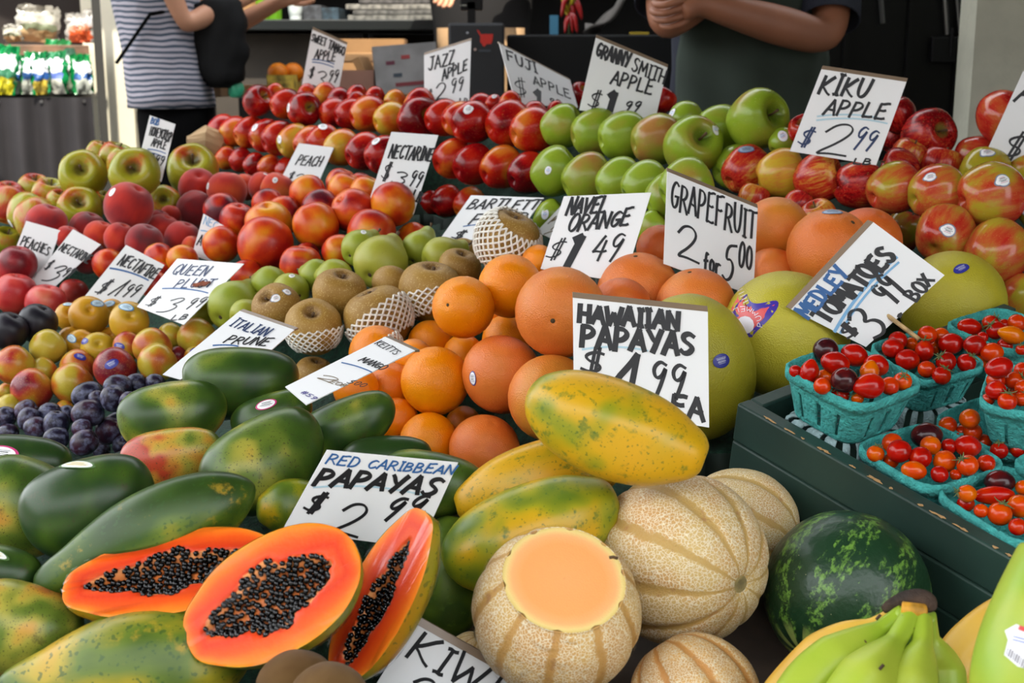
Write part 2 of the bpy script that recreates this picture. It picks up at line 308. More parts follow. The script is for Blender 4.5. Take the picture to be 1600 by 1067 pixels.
m_stem = mat('stem_brown', (84, 62, 36), .8); m_calyx = mat('calyx_green', (92, 104, 58), .8, var=.2)
m_dot = mat('blossom_scar', (70, 54, 30), .9)
FM['rind'] = fmat('papaya_rind', [(0, (62, 86, 34)), (.3, (112, 122, 40)), (.55, (158, 146, 42)), (.75, (196, 140, 40)), (1, (214, 150, 40))], 14., .7, rough=.3, speck=((62, 80, 34), 190., .62, .6), patch=((96, 70, 34), 40., .6, .6))
STEM = me_new('stem', *tube([(0, 0, .5), (.02, 0, .75), (.07, .02, 1.02)], [.05, .038, .055], 6), m_stem)
def _calyx():
    b = MB()
    for k in range(6):
        a = k*math.pi/3+.2*(k % 2); d = Vector((math.cos(a), math.sin(a), 0)); L = .75+.2*(k % 3)
        b.add(tube([Vector((0, 0, .97)), d*.25*L+Vector((0, 0, 1.03)), d*.55*L+Vector((0, 0, .99+.12*(k % 2))), d*.8*L+Vector((0, 0, .98+.3*(k % 2)))], [.07, .09, .06, .02], 5))
    b.add(tube([(0, 0, .95), (.05, 0, 1.2), (.16, .05, 1.42)], [.06, .05, .06], 5)); return b
_c = _calyx(); CALYX = me_new('calyx', _c.v, _c.f, m_calyx)
NAVEL = me_new('navel', *lathe([(0, .99), (.05, .985), (.06, .965), (.04, .93), (0, .92)], 10, 1), m_dot)
STUB = me_new('stem_scar', *lathe([(0, 1.01), (.07, 1.0), (.1, .96), (.1, .9), (0, .88)], 10, 1), m_dot)
CALYXDOT = me_new('blossom_end', *lathe([(0, -.9), (.06, -.93), (.1, -.9), (.06, -.8), (0, -.78)], 10, 1), m_dot)
# stickers: rim, field, print bars
def sticker_mesh(name, rim, field, ink, ax=1., ay=1., tab=False, mid=None):
    mr, mf, mk = mat('sticker_'+name+'_rim', rim, .4), mat('sticker_'+name+'_field', field, .4), mat('sticker_'+name+'_ink', ink, .4)
    mm = mat('sticker_'+name+'_band', mid, .4) if mid else mk
    v, f, mi = [(0, 0, 0)], [], []; z = lambda x, y: -.14*(x*x+y*y)
    for r in (.45, .84, 1.):
        for k in range(28):
            a = 2*math.pi*k/28; e = 1.0
            if tab and abs(a-math.pi*1.05) < .5: e = 1+.28*math.cos((a-math.pi*1.05)*3.1)
            x, y = ax*r*e*math.cos(a), ay*r*e*math.sin(a); v.append((x, y, z(x, y)))
    for k in range(28):
        n = (k+1) % 28; f.append((0, 1+k, 1+n)); mi.append(1); f.append((1+k, 29+k, 29+n, 1+n)); mi.append(1); f.append((29+k, 57+k, 57+n, 29+n)); mi.append(0)
    def bar(x0, x1, y0, y1, m):
        o = len(v); n = 5
        for i in range(n+1):
            x = x0+(x1-x0)*i/n
            for y in (y0, y1): v.append((x*ax, y*ay, z(x*ax, y*ay)+.02))
        for i in range(n): f.append((o+2*i, o+2*i+2, o+2*i+3, o+2*i+1)); mi.append(m)
    rr = random.Random(name)
    for i in range(5):
        y = .42-.2*i; q = .35+.3*rr.random()
        bar(-q, q, y, y+(.09 if i % 2 else .05), 3 if (mid and i in (0, 4)) else 2)
    return me_new('sticker_'+name, v, f, [mr, mf, mk, mm], True, mi)
STK = {'w': sticker_mesh('white', (226, 226, 226), (236, 236, 236), (96, 96, 104), .75, 1.),
 'b': sticker_mesh('barcode', (120, 130, 150), (240, 240, 240), (30, 30, 36), 1., .95, True, (196, 60, 110)),
 'u': sticker_mesh('blue', (58, 128, 176), (196, 216, 224), (60, 110, 150), 1.2, .7),
 'k': sticker_mesh('navy', (40, 46, 140), (50, 52, 146), (214, 216, 232), 1.15, .72),
 'm': sticker_mesh('magenta', (190, 44, 110), (240, 240, 240), (40, 40, 44), 1.05, .95),
 'g': sticker_mesh('grapefruit', (44, 50, 130), (232, 232, 232), (60, 62, 70), .8, 1.25, False, (44, 50, 130)),
 'y': sticker_mesh('striped', (80, 110, 60), (232, 232, 226), (200, 170, 30), 1.5, .55, False, (226, 190, 30)),
 'r': sticker_mesh('tricolour', (230, 230, 236), (236, 238, 244), (70, 130, 190), .75, 1., False, (190, 50, 60)),
 'e': sticker_mesh('blue_oval', (74, 92, 130), (150, 168, 190), (60, 70, 100), 1.2, .75)}
# ------------------------------------------------------------ what lies on the stall, back to front
# x, y, r: where the photo shows it (centre and half width); c: how ripe / blushed the skin is (0..1), its shade put in too for some shaded fruit
F = []
ORD = 'first second third fourth fifth sixth seventh eighth ninth tenth eleventh twelfth thirteenth fourteenth fifteenth'.split()
def A(kind, label, x, y, r, c=.5, bed=None, ax=None, st=(), d0=None, ang=None, rx=None, tilt=0., group=None, back=0., yaw=None, scar=0, flat=1.):
    F.append(dict(kind=kind, label=label, x=x, y=y, r=r, c=c, bed=bed or kind, ax=ax, st=st, d0=d0, ang=ang, rx=rx or r, tilt=tilt, group=group, back=back, scar=scar, flat=flat, yaw=yaw))
def SIGN(key): F.append(dict(sign=key))
def ROW(kind, bed, phrase, group, items, ax=None):
    for i, it in enumerate(items):
        x, y, r, look, c = it[:5]; kw = dict(it[5]) if len(it) > 5 else {}
        kw.setdefault('ax', ax); A(kind, f'{look}, {ORD[i]} {phrase}', x, y, r, c, bed, group=group, **kw)
sw = lambda k, sx, sy, s: [(k, sx, sy, s)]
GR = 'red apples stacked on the back shelf'
A('red_apple', 'dark red apple in shade between the FUJI and GRANNY SMITH cards', 905, 150, 20, .9, 'r', group=GR)
A('red_apple', 'dark red apple in shade behind the far edge of the GRANNY SMITH card', 1035, 158, 20, .85, 'r', group=GR)
for k in ('sweet_tango', 'jazz', 'fuji', 'granny'): SIGN(k)
ROW('red_apple', 'r', 'along the hindmost red row from the woman', GR, [
 (429, 146, 15, 'orange apple', .42), (479, 147, 15, 'red apple', .7), (507, 149, 19, 'orange-red apple', .5), (529, 157, 19, 'dark red apple', .78),
 (557, 149, 16, 'bright red apple', .68), (556, 160, 16, 'orange-red apple', .55), (585, 151, 15, 'red apple', .68), (616, 158, 17, 'yellow-cheeked apple', .35),
 (654, 163, 24, 'orange apple', .5), (750, 168, 21, 'orange-red apple', .58), (771, 162, 14, 'dark apple with white sticker', .85, {'st': sw('w', .1, .7, .35)}),
 (796, 160, 17, 'orange-red apple', .58), (834, 178, 19, 'red apple', .62), (868, 172, 14, 'deep red apple', .82)], (.6, .5, -.4))
ROW('red_apple', 'r', 'in the top red row from the woman', GR, [
 (402, 159, 24, 'deep red apple with open stem hollow', .82, {'ax': (.62, .35, .55)}), (445, 163, 24, 'red apple with yellow cheek', .6),
 (474, 172, 27, 'dark red apple with white sticker', .82, {'ax': (.5, .05, .7), 'st': sw('w', -.82, .05, .27)}), (521, 177, 24, 'crimson apple', .75),
 (546, 179, 25, 'crimson apple with edge-on sticker', .72, {'st': sw('w', -.85, -.25, .3)}), (574, 179, 29, 'orange-red apple', .48), (609, 187, 27, 'yellow-orange apple', .3),
 (652, 187, 34, 'dark red apple with yellow stem hollow', .84, {'ax': (.55, .1, .7)}), (691, 185, 29, 'red apple in shade', .72), (717, 187, 28, 'orange apple', .45),
 (736, 192, 33, 'dark red apple with white sticker', .85, {'st': sw('w', -.1, .55, .3)}), (793, 194, 36, 'orange-red apple with small sticker', .55, {'st': sw('w', .78, -.4, .2)}),
 (831, 204, 36, 'orange-red apple touching the green ones', .6)], (.8, .3, -.35))
ROW('red_apple', 'r', 'in the middle red row from the woman', GR, [
 (347, 203, 23, 'red apple with yellow base', .6), (366, 207, 24, 'red apple with yellow base', .55), (389, 208, 25, 'red apple with pale yellow face', .5),
 (414, 213, 26, 'dark red apple with white sticker', .72, {'st': sw('w', -.5, .45, .28)}), (434, 217, 27, 'red apple', .72), (459, 222, 27, 'pale yellow apple with sticker', .1, {'st': sw('w', -.72, .05, .25)}),
 (484, 225, 27, 'orange-yellow apple', .35), (504, 222, 27, 'orange apple with white sticker', .5, {'st': sw('w', .1, .8, .32)}), (533, 232, 29, 'dull orange apple', .36),
 (568, 238, 30, 'red apple', .7), (598, 243, 30, 'red apple with white sticker', .64, {'st': sw('w', -.3, .7, .3)}), (706, 249, 31, 'orange-red apple past the NECTARINE card', .58),
 (738, 258, 32, 'wine red apple', .85), (782, 263, 34, 'orange-red apple with yellow streak', .52), (824, 272, 33, 'wine red apple touching the green ones', .88)], (.75, .4, -.4))
ROW('red_apple', 'r', 'in the lowest red row from the woman', GR, [
 (335, 243, 18, 'bright red apple', .66), (353, 248, 18, 'dull orange apple', .42), (376, 251, 19, 'dark red apple', .76), (398, 259, 19, 'bright red apple', .68),
 (421, 263, 20, 'orange-red apple', .52), (449, 266, 20, 'red apple beside the PEACH card', .64), (672, 317, 18, 'dark red apple in shade', .85), (697, 315, 25, 'shiny red apple', .72), (733, 320, 26, 'orange-yellow apple beside the BARTLETT card', .46)], (.7, .5, -.3))
GG = 'green apples on the back shelf'
A('green_apple', 'green apple with a tiny sticker peeking out behind the top row', 1069, 187, 27, .5, 'g', (.6, .5, -.4), sw('r', -.8, .3, .3), group=GG)
A('green_apple', 'shaded green apple behind the topmost green apple', 1122, 202, 38, .42, 'g', (.9, .1, -.2), group=GG)
A('green_apple', 'topmost large green apple whose stem points at the KIKU card', 1181, 188, 47, .5, 'g', (.5, .1, .75), group=GG)
A('green_apple', 'green apple with sticker half hidden behind the KIKU card', 1222, 223, 22, .45, 'g', (.7, .6, -.2), sw('r', -.15, .35, .42), group=GG)
ROW('green_apple', 'g', 'in the top green row from the red apples', GG, [
 (877, 198, 34, 'green apple with open hollow', .5, {'ax': (.85, .3, .3)}), (928, 208, 38, 'green apple', .58), (972, 214, 39, 'green apple', .48), (1024, 219, 40, 'russet-tinged green apple', .78),
 (1080, 230, 46, 'yellow-green apple with long stem', .62, {'ax': (.28, .25, .85), 'st': sw('r', .68, .45, .2)})], (.9, .25, -.15))
A('green_apple', 'green apple half hidden behind the first striped apple', 1148, 262, 36, .42, 'g', (.8, .3, -.3), group=GG)
ROW('green_apple', 'g', 'in the lower green row from the red apples', GG, [
 (866, 270, 39, 'green apple with white sticker', .48, {'ax': (.75, .5, .2), 'st': sw('r', -.28, -.02, .17)}), (916, 280, 40, 'green apple with faint blush', .66), (967, 286, 38, 'green apple', .45),
 (1007, 291, 38, 'green apple', .5), (1044, 308, 38, 'green apple', .46), (1070, 291, 42, 'green apple above the GRAPEFRUIT card', .5)], (.85, .4, -.1))
A('green_apple', 'low green apple with sticker beside the BARTLETT card', 861, 343, 29, .48, 'g', (.6, .6, .2), sw('r', -.35, .2, .28), group=GG)
A('green_apple', 'lowest green apple between the NAVEL ORANGE and GRAPEFRUIT cards', 1019, 359, 28, .48, 'g', (.6, .6, .2), group=GG)
GK = 'striped apples on the back shelf'
A('striped_apple', 'dark striped apple in shade beside the KIKU card', 1397, 214, 26, .85, 'k', group=GK)
A('striped_apple', 'dark striped apple deepest in the shade against the KIKU card', 1404, 182, 28, .95, 'k', group=GK)
A('striped_apple', 'striped red apple behind the KIKU card next to the topmost green apple', 1256, 205, 24, .75, 'k', group=GK)
A('striped_apple', 'large dark striped apple with green hollow before the black door', 1448, 212, 41, .86, 'k', (.35, .1, .85), group=GK)
SIGN('kiku')
A('striped_apple', 'shaded orange apple under the large dark striped apple', 1418, 246, 28, .42, 'k', group=GK)
A('blush_apple', 'bright red-orange apple propped against the corner card by the pillar', 1567, 181, 42, .72, 'k', (.3, -.55, .6), group=GK)
A('blush_apple', 'red and yellow apple lying before the grey pillar', 1524, 246, 35, .68, 'k', (.6, -.2, .3), group=GK)
SIGN('corner')
A('striped_apple', 'shaded red apple between the KIKU card and the first large blushed apple', 1407, 262, 30, .8, 'k', group=GK)
A('striped_apple', 'red apple behind the first two large blushed apples', 1469, 264, 33, .62, 'k', group=GK)
A('blush_apple', 'yellow-green apple with sticker on its crown by the corner card', 1537, 271, 40, .28, 'k', (.5, .3, -.5), sw('b', -.05, .8, .3), group=GK)
A('blush_apple', 'yellow apple under the corner card', 1602, 268, 24, .35, 'k', group=GK)
ROW('striped_apple', 'k', 'in the front row past the green apples', GK, [
 (1164, 267, 38, 'red striped apple with blue sticker', .62, {'ax': (.7, .5, -.3), 'st': sw('e', -.05, .78, .28)}), (1219, 273, 39, 'yellow apple', .12, {'ax': (.85, .25, .1)}), (1277, 279, 39, 'red striped apple with stickered hollow', .64, {'ax': (.8, .25, .45), 'st': sw('e', .62, .35, .24)}),
 (1338, 289, 38, 'dark red striped apple', .78, {'ax': (.9, .1, -.2)})])
ROW('blush_apple', 'k', 'of the large glossy apples past the KIKU card', GK, [
 (1394, 295, 41, 'pink and green apple', .5, {'ax': (.85, .4, -.2)}), (1460, 301, 43, 'pink apple with barcode sticker', .6, {'ax': (.85, .3, -.2), 'st': sw('b', -.4, .5, .22)}),
 (1543, 307, 52, 'broad red-green apple with barcode sticker', .55, {'ax': (.92, .2, -.2), 'st': sw('b', .12, .38, .22)}), (1632, 318, 44, 'yellow-green apple at the picture edge', .3, {'st': sw('b', -.85, -.25, .25)})])
A('striped_apple', 'orange-red apple showing above the GRAPEFRUIT card', 1176, 313, 25, .55, 'k', group=GK)
A('striped_apple', 'sliver of red apple between two striped apples and the grapefruit', 1246, 324, 25, .7, 'k', group=GK)
A('striped_apple', 'orange striped apple tucked behind the grapefruit with an oval sticker', 1280, 342, 29, .5, 'k', group=GK)
A('blush_apple', 'bright red apple under the first large blushed apple', 1414, 362, 32, .7, 'k', group=GK)
A('blush_apple', 'pink apple with barcode sticker directly above the pomelo', 1475, 368, 46, .62, 'k', (.5, .5, -.5), sw('b', -.18, .1, .24), group=GK)
A('blush_apple', 'large orange-yellow apple resting above the pomelo', 1554, 395, 50, .42, 'k', (.7, .5, -.3), group=GK)
A('blush_apple', 'dull yellow-red apple low behind the rear tomato basket', 1592, 466, 36, .5, 'k', group=GK)
GH = 'streaky apples at the street end'
for x, y, r, c, lb, kw in [
 (156, 244, 23, .3, 'green apple at the very back before the cream pillar', {}), (181, 251, 28, .5, 'orange-topped apple at the back before the cream pillar', {}), (192, 258, 26, .6, 'bronze apple hidden behind the second big green-red apple', {})]:
    A('streaky_apple', lb, x, y, r, c, 'hb', (.3, .8, .2), group=GH, **kw)
SIGN('honeycrisp')
for x, y, r, c, lb, kw in [
 (53, 299, 26, .62, 'bronze apple nearest the black curtain', {}), (77, 308, 28, .42, 'dull green apple touching the bronze one by the curtain', {}), (13, 311, 26, .72, 'dark bronze apple cut by the picture edge', {}),
 (131, 275, 38, .42, 'large yellow-green apple with orange base, perched before the curtain', {'ax': (.15, .2, .9)}), (212, 272, 40, .34, 'large yellow-green apple perched below the cream pillar', {'ax': (.15, .15, .92)}),
 (301, 269, 40, .32, 'large yellow-green apple perched beside the red apples', {'ax': (.2, .45, .8)}),
 (15, 322, 30, .55, 'red-topped green apple at the picture edge above the PEACHES card', {'ax': (.2, .8, -.2)}), (160, 317, 18, .55, 'bit of orange apple beside the single big peach', {}), (93, 318, 21, .66, 'red-flamed apple under the first perched green apple', {}),
 (42, 334, 31, .45, 'green apple with a small sticker behind the PEACHES card', {'ax': (.3, .7, -.3), 'st': sw('w', -.65, -.55, .22)}), (125, 329, 35, .3, 'green apple with dark hollow under the first perched apple', {'ax': (.2, .3, .75)}),
 (258, 315, 25, .42, 'small yellow-red apple below the HONEYCRISP card', {'ax': (.1, .05, .9)}), (56, 345, 34, .5, 'yellow apple with red flames above the PEACHES card', {'ax': (-.2, .6, -.6)}), (10, 383, 27, .25, 'plain green apple low beside the PEACHES card', {})]:
    A('streaky_apple', lb, x, y, r, c, 'hb', group=GH, **{'ax': (.2, .6, .3), **kw})
SIGN('peach')
GP = 'peaches heaped at the street end'; WST = lambda sx, sy: sw('w', sx, sy, .2)
for x, y, r, c, lb, kw in [
 (384, 293, 21, .35, 'orange peach in the hindmost line', {}), (412, 293, 24, .5, 'peach with sticker on top in the hindmost line', {'st': WST(.2, .85)}), (433, 297, 27, .36, 'orange peach with round sticker facing out', {'st': WST(.05, .45)}),
 (309, 294, 30, .6, 'creased peach touching the third perched green apple', {'ax': (.2, .5, .6)}), (354, 299, 31, .46, 'red peach with an edge-on sticker', {'ax': (.1, .9, .2), 'st': WST(-.8, .2)}), (305, 328, 30, .85, 'fuzzy dark purple peach at the middle of the heap', {'ax': (.6, .3, -.6)}),
 (267, 338, 17, .55, 'small sliver of red peach below the yellow-red apple', {}), (248, 345, 17, .75, 'dark sliver of peach beside the single big peach', {}), (201, 324, 38, .62, 'single big red peach on top with an oval sticker', {'ax': (.5, .75, .3), 'st': sw('w', -.42, .52, .2)}),
 (254, 363, 28, .55, 'plain red peach beside the single big peach', {}), (285, 374, 28, .62, 'dusky peach beside the small NEC card', {}), (72, 352, 33, .7, 'dark peach with one orange spot above the PEACHES card', {}),
 (136, 359, 28, .75, 'grey-bloomed peach above the first NECTARINE card', {}), (156, 370, 25, .42, 'orange-red peach in the front line', {}), (187, 373, 25, .5, 'pinkish red peach in the front line', {}), (225, 380, 30, .82, 'dark bloomed peach in the front line', {}),
 (105, 372, 19, .6, 'sliver of pink peach between the PEACHES and NECTARINE cards', {}), (137, 402, 27, .85, 'dark peach in shade beside the leaning NECTARINE card', {}), (301, 386, 17, .35, 'bit of orange peach behind the small NEC card', {})]:
    A('peach', lb, x, y, r, c, 'pb', group=GP, **{'ax': (.3, .7, .2), **kw})
GN = 'nectarines heaped in the middle'
for x, y, r, c, lb, kw in [
 (533, 288, 25, .5, 'red-topped nectarine at the very back', {}), (564, 288, 18, .65, 'sliver of red nectarine at the very back', {}), (540, 298, 28, .28, 'yellow-orange nectarine in the back line', {}), (573, 302, 27, .36, 'orange nectarine behind the NECTARINE card', {})]:
    A('nectarine', lb, x, y, r, c, 'n', (.3, .7, .2), group=GN, **kw)
SIGN('nectarine')
for x, y, r, c, lb, kw in [
 (482, 303, 29, .4, 'yellow-faced nectarine with purple side by the PEACH card', {}), (502, 325, 29, .75, 'dark red nectarine behind the speckled round one', {}), (347, 331, 29, .8, 'purple-red nectarine touching the peaches', {}),
 (371, 345, 28, .62, 'red nectarine with a crease above the small NEC card', {'ax': (.2, .8, .4)}), (419, 320, 25, .68, 'crimson nectarine next to the peaches', {}), (444, 337, 30, .62, 'red nectarine with dark shoulder', {}),
 (553, 330, 35, .48, 'orange nectarine with a beak-like tip', {'ax': (-.5, .4, .5)}), (615, 320, 35, .42, 'round orange nectarine leaning on the NECTARINE card', {}), (580, 365, 38, .45, 'orange nectarine behind the bartlett pears', {'ax': (.2, .8, -.2)}), (420, 352, 37, .3, 'yellow-orange nectarine behind the biggest red one', {'ax': (0, .8, .5)}),
 (494, 354, 37, .45, 'round speckled orange-red nectarine in the middle', {})]:
    A('nectarine', lb, x, y, r, c, 'n', group=GN, **{'ax': (-.3, .7, -.3), **kw})
SIGN('small_nec')
for x, y, r, c, lb, kw in [
 (480, 399, 20, .82, 'dark nectarine in the gap below the biggest one', {}), (346, 383, 29, .46, 'nectarine with yellow scar covering the small NEC card', {}), (414, 383, 44, .52, 'biggest red-orange nectarine at the front', {'ax': (.2, .8, -.3)}), (470, 416, 33, .45, 'orange-red nectarine above the pears', {'ax': (.1, .9, .2)}),
 (531, 395, 28, .4, 'orange nectarine cut off by the pears', {}), (646, 374, 26, .45, 'lone orange nectarine by the green mat', {}), (386, 432, 26, .66, 'dark red nectarine between the QUEEN card and the pears', {}),
 (249, 404, 24, .42, 'orange nectarine behind the NECTAFIRE card', {}), (285, 408, 25, .42, 'orange nectarine behind the QUEEN card', {}), (170, 414, 25, .5, 'red-orange nectarine between the two leaning cards', {}), (246, 432, 23, .68, 'dark nectarine between the NECTAFIRE and QUEEN cards', {}), (243, 447, 22, .35, 'yellow-orange nectarine wedged under the QUEEN card', {})]:
    A('nectarine', lb, x, y, r, c, 'n', group=GN, **{'ax': (-.3, .7, -.3), **kw})
SIGN('nectafire'); SIGN('peaches'); SIGN('nectarine_pair')
GW = 'pink nectarines by the leaning cards'
for x, y, r, c, lb in [(3, 436, 22, .5, 'red nectarine at the picture edge'), (27, 485, 21, .7, 'dark red nectarine at the bottom behind the black plums'), (27, 414, 30, .75, 'dark speckled nectarine leaning on the PEACHES card'),
 (24, 460, 33, .42, 'pink nectarine with a pale streak'), (115, 459, 23, .5, 'pink nectarine behind the yellow plums'), (72, 476, 32, .52, 'red nectarine under the foot of the leaning NECTARINE card')]:
    A('white_nectarine', lb, x, y, r, c, 'wb', (.2, .8, .2), group=GW)
A('black_plum', 'black plum in front of the red nectarine', 58, 506, 31, .5, 'bp', (.4, .7, .2)); A('black_plum', 'black plum cut by the picture edge', 13, 518, 30, .5, 'bp', (.4, .7, .2))
GY = 'yellow plums under the NECTAFIRE card'
A('pear', 'shaded green pear under the QUEEN card', 317, 488, 24, .3, 'bb', ang=160, tilt=-.6, group='green pears below the BARTLETT card')
SIGN('queen')
for x, y, r, c, lb, st in [(108, 495, 22, .55, 'yellow plum half behind the topmost one', sw('u', .1, .85, .3)), (175, 487, 20, .5, 'yellow plum with blue sticker behind two others', sw('u', 0, .6, .4)), (172, 529, 18, .6, 'shaded yellow plum beneath the two topmost ones', ()),
 (139, 494, 31, .55, 'topmost yellow plum with striped sticker at the shoulder', sw('u', .6, .62, .3)), (202, 503, 31, .4, 'topmost yellow plum with pale blue sticker on its crown', sw('u', .05, .72, .34)), (110, 531, 20, .55, 'shaded yellow plum under the topmost one', ()), (126, 539, 24, .55, 'yellow plum with blue sticker in the second line', sw('u', -.3, .42, .36)), (153, 545, 26, .2, 'greenish yellow plum with navy sticker', sw('k', -.55, .45, .3))]:
    A('yellow_plum', lb, x, y, r, c, 'yb', (.3, .3, .8), st, group=GY)
GQ = 'mottled plums under the QUEEN card'
for x, y, r, c, lb, st in [(199, 541, 23, .5, 'orange mottled plum with navy sticker on its face', sw('k', -.3, 0, .36)), (266, 527, 22, .2, 'yellow mottled plum behind two others', ()), (308, 529, 31, .28, 'yellow mottled plum beside the ITALIAN card', ()), (278, 556, 15, .85, 'dark red sliver of plum', ()),
 (237, 543, 30, .42, 'orange-yellow mottled plum behind the creased one', ()), (303, 557, 16, .5, 'bit of orange plum at the edge of the ITALIAN card', sw('k', .2, .6, .4)), (245, 567, 30, .4, 'creased red-green plum near the ITALIAN card', ()), (74, 543, 28, .12, 'pale yellow plum next to the black plums', ()),
 (67, 579, 21, .3, 'olive plum with a glinting highlight', ()), (22, 571, 31, .42, 'orange-yellow plum with a thin dry stem', ()), (121, 574, 28, .55, 'orange-red plum with navy sticker', sw('k', .38, .6, .3)), (179, 576, 33, .8, 'deep red plum with large navy sticker', sw('k', .15, .25, .3)),
 (112, 599, 32, .4, 'creased yellow plum in front of the orange-red one', ()), (10, 612, 14, .3, 'bit of yellow plum near the picture edge', ()), (49, 608, 32, .72, 'red freckled plum at the front', ()), (14, 636, 20, .15, 'yellow plum low at the picture edge', ()), (101, 640, 15, .5, 'sliver of orange plum above the prunes', ())]:
    A('pluot', lb, x, y, r, c, 'qb', (.5, .5, -.3), st, group=GQ)
GI = 'blue prune plums'
for x, y, r, q, an, lb in [(242, 597, 13, 1.2, 0, 'prune plum hiding at the foot of the ITALIAN card'), (211, 600, 16, 1.15, 20, 'prune plum with a pale stem by the green-yellow mango'), (136, 617, 20, 1.25, 20, 'smooth round-looking prune plum under the yellow plums'), (184, 605, 20, 1.15, 0, 'prune plum in the top pair behind'), (151, 622, 12, 1.1, 0, 'small sliver of prune plum'),
 (177, 623, 20, 1.1, 80, 'prune plum in the top pair in front'), (201, 629, 15, 1.2, 70, 'prune plum touching the mango tip'), (103, 649, 15, 1.1, 30, 'small dark prune plum behind the big one'), (77, 644, 15, 1.2, 10, 'dark flattish prune plum under the red freckled plum'), (40, 641, 16, 1.15, 30, 'prune plum on top of the pair below the red plum'), (8, 651, 16, 1.1, 0, 'prune plum at the picture edge'),
 (182, 659, 15, 1.2, 20, 'dark prune plum in the hollow by the mango'), (137, 646, 22, 1.2, 10, 'biggest shiny prune plum in the middle'), (45, 655, 17, 1.15, 70, 'prune plum in the pair below the red plum'), (128, 669, 15, 1.1, 0, 'shaded prune plum below the biggest one'), (12, 676, 14, 1.3, 0, 'prune plum lying above the stickered mango'),
 (55, 668, 17, 1.15, 10, 'purple prune plum with a dull shine'), (88, 664, 20, 1.15, 80, 'prune plum with a pale scar'), (88, 684, 17, 1.2, 0, 'dark prune plum behind the dark green mango'), (158, 703, 13, 1.1, 0, 'sliver of prune plum above the speckled yellow mango'), (169, 674, 20, 1.15, 60, 'large dark prune plum near the mango tip'), (190, 696, 14, 1.1, 60, 'purple prune plum below the mango tip'), (131, 692, 20, 1.15, 20, 'prune plum with a white split line at the front')]:
    A('prune_plum', lb, x, y, r, RNG.uniform(.2, .9), 'ib', ang=an+RNG.uniform(-10, 10), rx=r*q, tilt=RNG.uniform(-.4, .4), group=GI)
GB = 'green pears below the BARTLETT card'
SIGN('bartlett')
A('asian_pear', 'small greenish tan pear beside the green ones', 724, 396, 24, .3, 'ap', (.2, .6, .5), group='tan pears')
for x, y, r, c, an, ti, lb in [(657, 390, 30, .4, 60, -.6, 'green pear standing by the mat with dark stem end'), (692, 402, 32, .6, 20, -.5, 'yellow-green pear touching the tan pears'), (494, 430, 26, .3, 150, -.7, 'green pear behind the calyx pair'), (522, 433, 29, .5, 160, -.7, 'green pear with its calyx at the tan pear'),
 (564, 388, 30, .35, 40, -.7, 'green pear with sticker behind the biggest pear'), (421, 443, 28, .3, 150, -.7, 'green pear below the dark red nectarine'), (453, 456, 30, .5, 160, -.7, 'yellow-green pear behind the stickered tan pear'),
 (596, 410, 43, .7, 55, -.75, 'biggest yellow-green pear showing its calyx'), (366, 478, 40, .3, 50, -.75, 'big green pear beside the QUEEN card'), (384, 491, 24, .55, 30, -.7, 'green pear behind the ITALIAN card')]:
    A('pear', lb, x, y, r, c, 'bb', ang=an, tilt=ti, st=sw('w', .2, .8, .2) if 'sticker' in lb else (), group=GB)
GA = 'tan pears'
SIGN('asian')
for x, y, r, c, ax, lb, st in [(792, 378, 52, .5, (.3, .8, .3), 'topmost tan pear wholly wrapped in white foam net', ()), (717, 421, 34, .4, (.2, .7, .4), 'tan pear below the topmost netted one', ()), (530, 460, 42, .5, (.2, .75, .45), 'tan pear with stem hollow behind the netted pear', ()), (611, 444, 30, .5, (.2, .7, -.3), 'tan pear under the biggest green pear', ()),
 (433, 482, 39, .6, (-.3, .4, .6), 'tan pear with two striped stickers', [('b', .12, .4, .2), ('b', .5, .62, .17)]), (672, 456, 50, .4, (.1, .8, .35), 'tan pear in foam net behind the front orange', ()), (592, 498, 54, .5, (-.3, .75, .2), 'tan pear wrapped in thick foam net in the middle', ()), (490, 512, 45, .35, (.05, .55, .7), 'tan pear in foam net below its stem hollow', ()), (491, 588, 32, .6, (.2, .7, .3), 'tan pear low behind the KEITTS card', ())]:
    A('asian_pear', lb, x, y, r, c, 'ap', ax, st, group=GA)
GF_ = 'grapefruits'
A('grapefruit', 'dark shaded grapefruit between the NAVEL ORANGE and GRAPEFRUIT cards', 1032, 388, 38, .75, 'gf', (0, .8, .4), group=GF_)
A('grapefruit', 'grapefruit touching the edge of the GRAPEFRUIT card', 1212, 359, 53, .3, 'gf', (.2, .9, -.2), group=GF_)
A('grapefruit', 'red-orange grapefruit behind the one with oval sticker', 1355, 377, 54, .75, 'gf', (.2, .6, .5), group=GF_)
A('grapefruit', 'shaded grapefruit low behind the GRAPEFRUIT card', 1207, 428, 42, .6, 'gf', (.2, .6, .5), group=GF_)
A('grapefruit', 'grapefruit with oval sticker behind the TOMATOES card', 1297, 393, 68, .55, 'gf', (.35, .6, .6), sw('e', -.05, .9, .2), group=GF_, scar=1)
SIGN('grapefruit')
GO = 'oranges'
A('orange', 'orange half hidden behind the NAVEL ORANGE card', 842, 410, 28, .5, 'ob', group=GO)
SIGN('navel')
